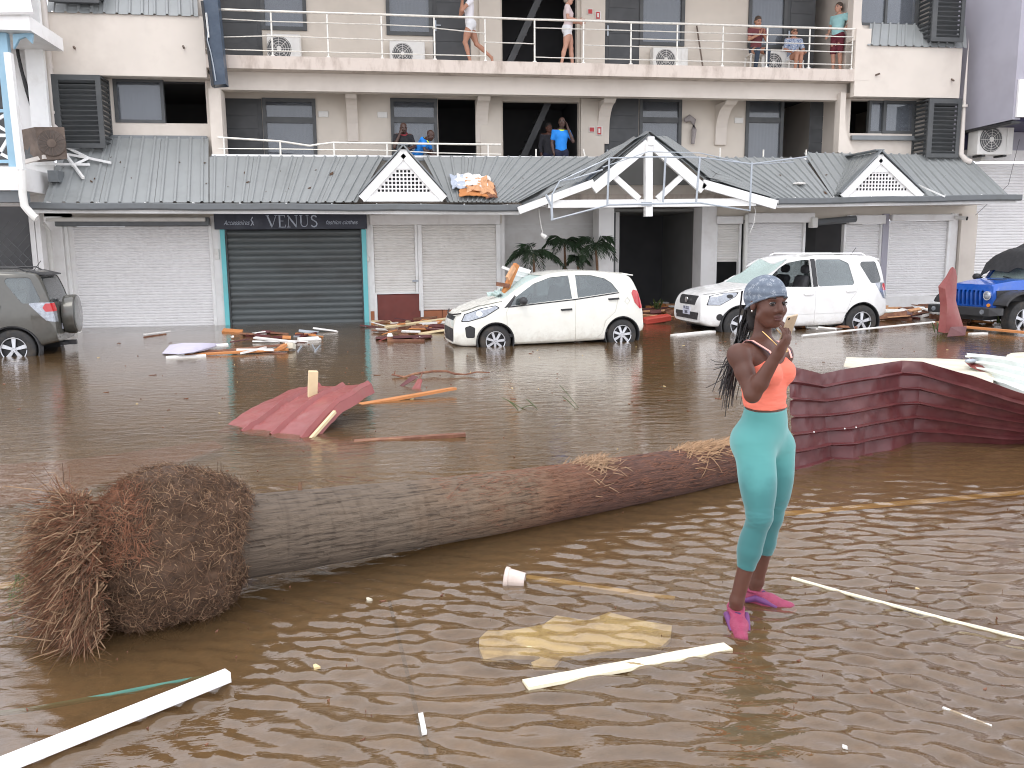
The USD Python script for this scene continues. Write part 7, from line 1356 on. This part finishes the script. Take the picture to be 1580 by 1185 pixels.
    def scarf(name,infl,p,nrm,extra,m):
        S=Sdf(J['head']-.26,J['head']+.2,.0042); S.ell(Q(0,-.018,.034),np.array((.076,.094,.083))*hs+infl,A,.01); S.ell(Q(0,-.07,.02),np.array((.062,.058,.066))*hs+infl,A,.03)
        for c,r in extra: S.ell(c,r,A,.025)
        S.clip(p,nrm); return part(t,name,S.mesh(),L[m],smooth=60)
    scarf('headscarf',.011,Q(0,.09,.043),unit(-hu+hf*.52),[],'bandana')
    part(t,'headscarf_fold',G().tube([Q(.083*math.sin(a),-.018+.107*math.cos(a),.043-.055*(1-math.cos(a))*.95) for a in np.linspace(-2.2,2.2,31)],.006,6),L['bandana'],smooth=True)
    # hair
    S=Sdf(J['head']-.3,J['head']+.15,.005); S.ell(Q(0,-.035,-.012),np.array((.071,.072,.07))*hs,A,.02); S.cone(Q(0,-.085,-.01),Q(.0,-.10,-.12),.050*hs,.036*hs,.03); S.clip(Q(0,.0,.0),unit(hf+hu*.25)); part(t,'hair',S.mesh(),L['hair_black'],smooth=True)
    R=np.random.default_rng(12); N=64; u_=np.linspace(0,1,9); st=np.array([Q(R.normal(0,.028),-.095+R.normal(0,.016),-.02+R.normal(0,.03)) for _ in range(N)])
    P=[]
    for i in range(N):
        m1=W_(1146+R.normal(0,5),512+R.normal(0,3),.15+R.normal(0,.02)); rr=R.normal(0,1); m2=W_(1133+rr*6,556+R.normal(0,3),.12+R.normal(0,.03))
        tip=W_(1120+rr*8+R.normal(0,3),606+R.normal(0,13),.10+R.normal(0,.05)) if R.random()<.95 else W_(1098+R.normal(0,9),562+R.normal(0,16),.08)
        k=np.array([st[i],m1,m2,tip]); tt=np.array([0,.33,.64,1.]); P.append(np.stack([PchipInterpolator(tt,k[:,c])(u_) for c in range(3)],-1)+np.array([1,0,0])*(.0025*np.sin(u_*5+i))[:,None])
    part(t,'braids',strands(np.array(P),R.uniform(.0032,.0050,N),5),L['hair_black'],smooth=True,kind='stuff')
    # jewellery
    for e in (-1,1): v=ellipsoid(Q(e*.083,-.006,-.042),(.0045,.0045,.0055),2); part(t,'earring',v,L['chrome'],smooth=True)
    mat('gold',(.75,.50,.20),.25,.05,5.,metal=.9); c=J['chest']; q=lambda a,z,d:c+l*a+u*z+f*d
    part(t,'necklace',G().tube([q(-.066,.205,.02),q(-.06,.17,.062),q(-.040,.135,.091),q(-.012,.112,.104),q(.012,.112,.104),q(.040,.135,.093),q(.06,.17,.062),q(.066,.205,.02)],.0022,6),L['gold'])
    # trainers
    mat('trainer_pink',(.27,.035,.085),.6,.15,30.,bump=.2,bscale=160); mat('trainer_purple',(.13,.035,.14),.6,.2,25.); mat('trainer_sole',(.42,.13,.16),.6,.15,12.); mat('lace_dark',(.06,.02,.09),.7,.2,20.)
    for k in 'rl':
        an=J['ank'+k]; fd=J['toe'+k]; z=np.array([0,0,1.]); sd=np.cross(fd,z); g0=an*[1,1,0]+z*J['ground']; Z=np.array([sd,fd,z]); o=lambda a,b_,c_:g0+sd*a+fd*b_+z*c_
        S=Sdf(g0-.22,g0+.26,.0042); S.cone(o(0,-.045,.045),o(0,.06,.045),.040,.041,.03); S.cone(o(.0,.06,.042),o(.004,.155,.032),.041,.030,.03); S.cone(o(0,-.04,.07),o(0,.005,.092),.034,.037,.02); S.clip(o(0,0,.022),-z); S.clip(o(0,-.02,.110),z+.25*fd); s_=part(t,'trainer',S.mesh(),L['trainer_pink'],smooth=60)
        S=Sdf(g0-.22,g0+.26,.0042); S.cone(o(0,-.05,.03),o(0,.06,.03),.043,.044,.03); S.cone(o(0,.06,.03),o(.004,.158,.03),.044,.033,.03); S.clip(o(0,0,.028),z); S.clip(o(0,0,.002),-z); part(s_,'sole',S.mesh(),L['trainer_sole'],smooth=50)
        for i in range(5): y=.03+.022*i; hgt=.094-.012*i; part(s_,'lace',G().tube([o(-.026,y,hgt-.014),o(-.008,y+.006,hgt),o(.010,y-.004,hgt),o(.026,y+.004,hgt-.014)],.0062,6),L['lace_dark'])
        for e in (-1,1): part(s_,'purple_panel',G().tube([o(e*.040,-.05,.055),o(e*.043,.0,.075),o(e*.040,.05,.060),o(e*.039,.10,.040)],[.012,.016,.014,.008],6),L['trainer_purple'],smooth=True)
        part(s_,'collar',G().tube([o(.036*math.cos(a),-.02+.044*math.sin(a),.101-.010*math.sin(a)) for a in np.linspace(0,2*np.pi,21)],.006,6,cap=False),L['trainer_pink'],smooth=True)
    # phone in her hand
    ph=[W_(1231,480,-.34),W_(1217,487,-.27),W_(1212,513,-.27),W_(1229,503,-.345)]
    z3=np.array([0,0,1.]); up_=unit(right*.12+z3*.86-away*.42); sd=unit(right*.86+z3*.38+away*.34); sd=unit(sd-up_*(sd@up_)); nn=np.cross(sd,up_); c=W_(1222,490,-.30)-up_*.048
    mat('phone_gold',(.55,.43,.30),.3,.04,5.,metal=.5); pt=thing('phone','gold backed smartphone held up before the face of the woman in coral','phone',tuple(c))
    Rm=np.array([sd,up_,nn]); q=np.array(cbox(-.031,.031,-.060,.060,-.0038,.0038,.003).to_mesh().vert_properties[:,:3]); m=cbox(-.031,.031,-.060,.060,-.0038,.0038,.003).to_mesh()
    part(pt,'case',(np.array(m.vert_properties[:,:3])@Rm+c,np.array(m.tri_verts)),L['phone_gold'])
    sgn=1 if nn@(EYE-c)>0 else -1
    part(pt,'screen',(np.array(G().box(-.028,.028,-.052,.052,.0039,.0042).arr()[0])*[1,1,-sgn]@Rm+c,G().box(0,1,0,1,0,1).arr()[1]),L['eye_dark']); part(pt,'camera_lens',G().tube([c+sd*-.022*1+up_*.048+nn*sgn*.0038,c+sd*-.022+up_*.048+nn*sgn*.0055],.005,12),L['eye_dark'])
woman()
# ------------------------------------------------------------------ people on the galleries
mat('tee_white',(.74,.72,.74),.85,.04,8.); mat('tee_pink',(.66,.55,.54),.85,.05,8.); mat('shorts_white',(.72,.73,.74),.85,.04,8.); mat('tee_maroon',(.16,.045,.05),.85,.1,8.); mat('jeans',(.035,.05,.075),.85,.15,10.); mat('tee_aqua',(.33,.58,.58),.85,.06,8.); mat('shorts_maroon',(.13,.018,.03),.85,.1,8.)
mat('polo_blue',(.012,.20,.62),.8,.08,8.); mat('collar_lime',(.62,.80,.10),.8,.05,8.); mat('trousers_navy',(.010,.013,.035),.85,.1,8.); mat('top_black',(.012,.012,.015),.85,.2,8.); mat('scarf_red',(.26,.03,.04),.85,.2,12.); mat('jacket_dark',(.02,.02,.025),.85,.2,8.)
n={'geo':('geometry',{}),'v':('voronoi_texture',{'scale':16.}),'r':('rgb_ramp',{'ramp':[(.3,(.10,.16,.30)),(.42,(.55,.60,.66)),(.6,(.16,.22,.36)),(.8,(.5,.55,.6))]}),'p':('principled_bsdf',{'roughness':.85})}
L['print_shirt']=material('print_shirt',n,[('geo.position','v.vector'),('v.distance','r.fac'),('r.color','p.base_color')],'p.BSDF')
def person(label,base,deg,scale,pose,skin,hair,top=None,bottom=None,shoes=None,sleeve=.55,leg_to=.35,hairlen=0.,build=None,group=None,tilt=(0,0),look=0.,collar=None,bald=False,glasses=False):
    """deg: facing, 0 = towards the street, 90 = along +x. pose: joints as (left, forward, up) metres over the feet."""
    a=math.radians(deg); f=np.array([math.sin(a),-math.cos(a),0.]); u=np.array([0,0,1.]); l=np.cross(u,f); base=np.asarray(base,float); s=scale
    w=lambda p: base+(l*p[0]+f*p[1]+u*p[2])*s
    D=dict(hipl=(.085,0,.90),hipr=(-.085,0,.90),kneel=(.095,.02,.49),kneer=(-.095,.02,.49),ankl=(.10,-.02,.085),ankr=(-.10,-.02,.085),pelvis=(0,0,.95),chest=(0,.005,1.25),neck=(0,-.01,1.46),head=(0,.02,1.61),shl=(.17,-.01,1.41),shr=(-.17,-.01,1.41),elbl=(.22,-.03,1.14),elbr=(-.22,-.03,1.14),wril=(.22,.06,.90),wrir=(-.22,.06,.90)); D.update({k:v for k,v in pose.items() if k in D})
    J={k:w(v) for k,v in D.items()}; tu=unit(J['chest']-J['pelvis']); J['u']=tu; J['l']=l; J['f']=unit(np.cross(l,tu))
    if J['f']@f<0: J['f']=-J['f']
    hb=a+math.radians(look); hf=unit(np.array([math.sin(hb),-math.cos(hb),tilt[0]])); J['hf']=hf; J['hl']=unit(np.cross(u,hf)); J['hu']=np.cross(hf,J['hl'])
    J['toel']=f; J['toer']=f; J['ground']=min(J['ankl'][2],J['ankr'][2])-.085*s
    for k in ('hdl','hdr','hnl','hnr'): 
        if k in pose: J[k]=unit(l*pose[k][0]+f*pose[k][1]+u*pose[k][2])
    for k in ('curll','curlr'): J[k]=pose.get(k,.3)
    b=dict(s=s,w=1.05,hip=.92,waist=1.02,leg=1.,arm=1.,hs=1.04); b.update(build or {})
    lo,hi=bounds(J); lo[2]=J['ground']-.03; h=.0105
    low,mid,tp=torso_prims(J,b); lt,ls=leg_prims(J,b,0); rt,rs=leg_prims(J,b,1); la,lf=arm_prims(J,b,0); ra,rf=arm_prims(J,b,1); hp,hsub=head_prims(J,b)
    t=thing('person',label,'person',tuple(base),group=group)
    S=Sdf(lo,hi,h); run(S,low+mid+tp+lt+ls+rt+rs+la+lf+ra+rf+foot_prims(J,b,0)+foot_prims(J,b,1)+hp); run(S,hsub,sub=True); run(S,hand_prims(J,b,0,1.25)+hand_prims(J,b,1,1.25))
    part(t,'body',S.mesh(),L[skin],smooth=True); face_bits(t,J,b,lips=skin if skin!='skin_dark' else 'lip_brown',detail=False)
    cut=lambda A_,B_,fr:(A_+(B_-A_)*fr)
    if top:
        S=Sdf(lo,hi,h); run(S,mid+tp,infl=.014); run(S,low,infl=.012)
        for A_,B_ in ((J['shl'],J['elbl']),(J['shr'],J['elbr'])): S.cone(A_,cut(A_,B_,min(sleeve,1.)),.060*s,.056*s,.03)
        if sleeve>1: 
            for A_,B_ in ((J['elbl'],J['wril']),(J['elbr'],J['wrir'])): S.cone(A_,cut(A_,B_,sleeve-1),.052*s,.042*s,.02)
        S.clip(J['neck']-tu*.012*s,tu+.25*J['f']); S.clip(J['pelvis']-tu*.03*s,-tu); part(t,'shirt',S.mesh(),L[top],smooth=60)
    if collar: part(t,'collar',G().tube([J['neck']-tu*.022*s+(J['l']*math.cos(q)*.068+J['f']*(math.sin(q)*.070+.012)-tu*.018*math.sin(q))*s for q in np.linspace(0,2*np.pi,21)],.017*s,6,cap=False),L[collar],smooth=True)
    if bottom:
        S=Sdf(lo,hi,h); run(S,low,infl=.014)
        for k in 'lr': 
            S.cone(J['hip'+k],cut(J['hip'+k],J['knee'+k],min(leg_to,1.)),.100*s,(.084 if leg_to<1 else .064)*s,.03)
            if leg_to>1: S.cone(J['knee'+k],cut(J['knee'+k],J['ank'+k],leg_to-1),.064*s,.052*s,.02)
        S.clip(J['pelvis']+tu*.085*s,tu); part(t,'shorts' if leg_to<1 else 'trousers',S.mesh(),L[bottom],smooth=60)
    if shoes:
        S=Sdf(lo,hi,h); run(S,foot_prims(J,b,0)+foot_prims(J,b,1),infl=.010); S.clip([0,0,J['ground']+.10*s],u); part(t,'shoes',S.mesh(),L[shoes],smooth=60)
    if not bald:
        hs=b['s']*b['hs']; A=np.array([J['hl'],J['hf'],J['hu']]); Q=lambda x,y,z:J['head']+(J['hl']*x+J['hf']*y+J['hu']*z)*hs
        S=Sdf(J['head']-.32,J['head']+.24,.008); S.ell(Q(0,-.022,.040),np.array((.080,.096,.088))*hs,A,.01); S.ell(Q(0,-.05,-.01),np.array((.074,.07,.075))*hs,A,.02)
        if hairlen: S.cone(Q(0,-.08,.0),Q(0,-.09,-hairlen),.055*hs,.035*hs,.03)
        S.clip(Q(0,.062,.048),unit(J['hf']*.9-J['hu']*.75)); part(t,'hair',S.mesh(),L[hair],smooth=True)
    if glasses:
        hs=b['s']*b['hs']; Q=lambda x,y,z:J['head']+(J['hl']*x+J['hf']*y+J['hu']*z)*hs
        part(t,'sunglasses',G().tube([Q(x,.094-abs(x)*.35,.004) for x in (-.06,-.03,.0,.03,.06)],[.012*hs,.018*hs,.008*hs,.018*hs,.012*hs],8),L['eye_dark'])
    return t,J,w
gx_=lambda x,y,Y: ay(x,y,Y)
F2=Z2+.005; Yp=21.15
walk=dict(kneel=(.08,.13,.50),ankl=(.08,.02,.09),kneer=(-.08,-.16,.50),ankr=(-.08,-.52,.20),hipr=(-.085,-.03,.90))
fc=dict(elbl=(.20,.20,1.18),wril=(.07,.17,1.46),elbr=(-.20,.20,1.18),wrir=(-.07,.17,1.46),hdl=(-.2,-.1,1),hdr=(.2,-.1,1),hnl=(-.3,-1,0),hnr=(.3,-1,0))
x=gx_(726,97,Yp)[0]; person('woman in white top and shorts walking along the upper balcony, hands on her face',(x,Yp,F2),-90,1.0,{**walk,**fc},'skin_tan','hair_brown','tee_white','shorts_white',sleeve=.35,leg_to=.30,hairlen=.12,build=dict(bust=.8,hip=.98,w=.95))
x=gx_(876,102,Yp+.1)[0]; person('short haired woman in a pale pink top and white shorts standing on the upper balcony',(x,Yp+.1,F2),78,.98,dict(kneel=(.09,.08,.49),ankl=(.09,.12,.085),kneer=(-.09,-.06,.49),ankr=(-.09,-.16,.085),elbl=(.21,.03,1.14),wril=(.14,.28,1.10),elbr=(-.22,.0,1.13),wrir=(-.12,.27,1.09),hdl=(-.3,1,0),hdr=(.3,1,0)),'skin_fair','hair_grey','tee_pink','shorts_white',sleeve=.55,leg_to=.42,build=dict(bust=.85,hip=1.02,w=1.05))
x=gx_(1168,108,21.45)[0]; person('person in a maroon top and jeans sitting on a stool on the upper balcony',(x,21.55,F2),4,1.0,dict(hipl=(.09,0,.58),hipr=(-.09,0,.58),pelvis=(0,-.02,.63),chest=(0,.02,.93),neck=(0,.02,1.14),head=(0,.06,1.28),shl=(.18,.01,1.09),shr=(-.18,.01,1.09),kneel=(.14,.36,.52),kneer=(-.14,.36,.52),ankl=(.15,.30,.085),ankr=(-.15,.28,.085),elbl=(.24,.08,.84),elbr=(-.24,.08,.84),wril=(.06,.25,.92),wrir=(-.06,.25,.92),hdl=(-.3,.5,.6),hdr=(.3,.5,.6)),'skin_tan','hair_brown','tee_maroon','jeans','rubber',sleeve=.6,leg_to=1.85,tilt=(-.35,0))
def stool(x,y,z,h,label,back=False):
    t=thing('plastic_chair' if back else 'stool',label,'chair' if back else 'stool',(x,y,z)); part(t,'seat',m3_geo(cbox(x-.22,x+.22,y-.2,y+.2,z+h-.04,z+h,.02)),L['white_plastic'])
    for a in (-1,1):
        for c in (-1,1): part(t,'leg',G().bar((x+a*.18,y+c*.16,z+h-.041),(x+a*.22,y+c*.20,z),.035),L['white_plastic'])
    if back: part(t,'backrest',m3_geo(cbox(x-.21,x+.21,y+.17,y+.21,z+h+.01,z+h+.42,.02)),L['white_plastic'])
stool(x,21.58,F2,.50,'white stool under the person in the maroon top')
x=gx_(1227,110,21.45)[0]; person('seated person in a blue and white patterned shirt and sunglasses on the upper balcony',(x,21.60,F2),-6,.98,dict(hipl=(.09,0,.40),hipr=(-.09,0,.40),pelvis=(0,-.03,.45),chest=(0,-.03,.75),neck=(0,-.02,.96),head=(0,.02,1.10),shl=(.17,-.02,.91),shr=(-.17,-.02,.91),kneel=(.07,.40,.50),kneer=(-.05,.42,.52),ankl=(.06,.36,.085),ankr=(-.08,.38,.085),elbl=(.24,.05,.66),elbr=(-.24,.05,.66),wril=(.16,.27,.55),wrir=(-.16,.27,.55),hdl=(0,1,-.2),hdr=(0,1,-.2)),'skin_tan','hair_brown','print_shirt','shorts_white','rubber',sleeve=.8,leg_to=.45,glasses=True,build=dict(bust=.6))
stool(x,21.60,F2,.36,'white plastic chair under the person in the patterned shirt',True)
x=gx_(1290,112,Yp+.1)[0]; xr_=gx_(1303,44,YRL)[0]-x; person('man in aqua tee and maroon shorts leaning at the right end of the railing',(x,Yp+.1,F2),-62,1.0,dict(elbl=(.30,-.05,1.18),wril=(.27,.10,1.06),elbr=(-.24,-.02,1.14),wrir=(-.20,.12,.98),hdl=(.3,.6,-.4)),'skin_fair','hair_brown','tee_aqua','shorts_maroon','paper_white',sleeve=.5,leg_to=.85,build=dict(w=1.12),look=-10)
F1=Z1+.0
hx=gx_(866,190,21.15); person('man in a blue polo shirt with a lime collar phoning in the lower gallery',(hx[0],21.15,hx[2]-1.60),2,1.0,dict(elbl=(.27,.10,1.16),wril=(.13,.10,1.50),hdl=(-.25,-.02,1.),hnl=(-1,0,-.1),elbr=(-.23,-.02,1.13),wrir=(-.20,.06,.88),head=(.01,.03,1.62)),'skin_deep','hair_black','polo_blue','trousers_navy','rubber',sleeve=.62,leg_to=1.9,collar='collar_lime',look=-12,bald=True)
hx=gx_(846,196,22.0); person('person in dark clothes half hidden behind the man in the blue polo shirt',(hx[0],21.95,hx[2]-1.60),10,.98,dict(),'skin_dark','hair_black','jacket_dark','trousers_navy','rubber',sleeve=1.6,leg_to=1.9)
hx=gx_(622,198,21.2); tt,J,w=person('man in a black top and red scarf, hand to his cheek, lower gallery',(hx[0],21.2,hx[2]-1.58),8,1.0,dict(elbr=(-.25,.16,1.12),wrir=(-.10,.13,1.44),hdr=(.25,-.05,1),hnr=(.6,-.5,0),elbl=(.26,.08,1.16),wril=(.10,.26,1.08),hdl=(-1,.3,0),head=(0,.06,1.58)),'skin_deep','hair_black','top_black','trousers_navy','rubber',sleeve=.5,leg_to=1.9,bald=True,tilt=(-.25,0))
part(tt,'scarf',G().tube([J['neck']+(J['l']*math.cos(q)*.085+J['f']*math.sin(q)*.085-np.array([0,0,.05])*math.sin(q)) for q in np.linspace(0,2*np.pi,17)],.022,6,cap=False),L['scarf_red'],smooth=True)
hx=gx_(665,212,21.1); person('man in a blue polo shirt bending forward over the lower gallery rail',(hx[0]-.28,21.3,hx[2]-1.36),68,1.0,dict(pelvis=(0,-.10,.93),hipl=(.085,-.10,.88),hipr=(-.085,-.10,.88),chest=(0,.07,1.18),neck=(0,.20,1.34),head=(0,.30,1.42),shl=(.17,.16,1.31),shr=(-.17,.16,1.31),elbl=(.22,.24,1.05),elbr=(-.22,.22,1.05),wril=(.18,.44,.95),wrir=(-.18,.42,.93),hdl=(0,1,-.3),hdr=(0,1,-.3)),'skin_deep','hair_black','polo_blue','trousers_navy','rubber',sleeve=.6,leg_to=1.9,collar='collar_lime',bald=True,tilt=(-.55,0),look=-15)
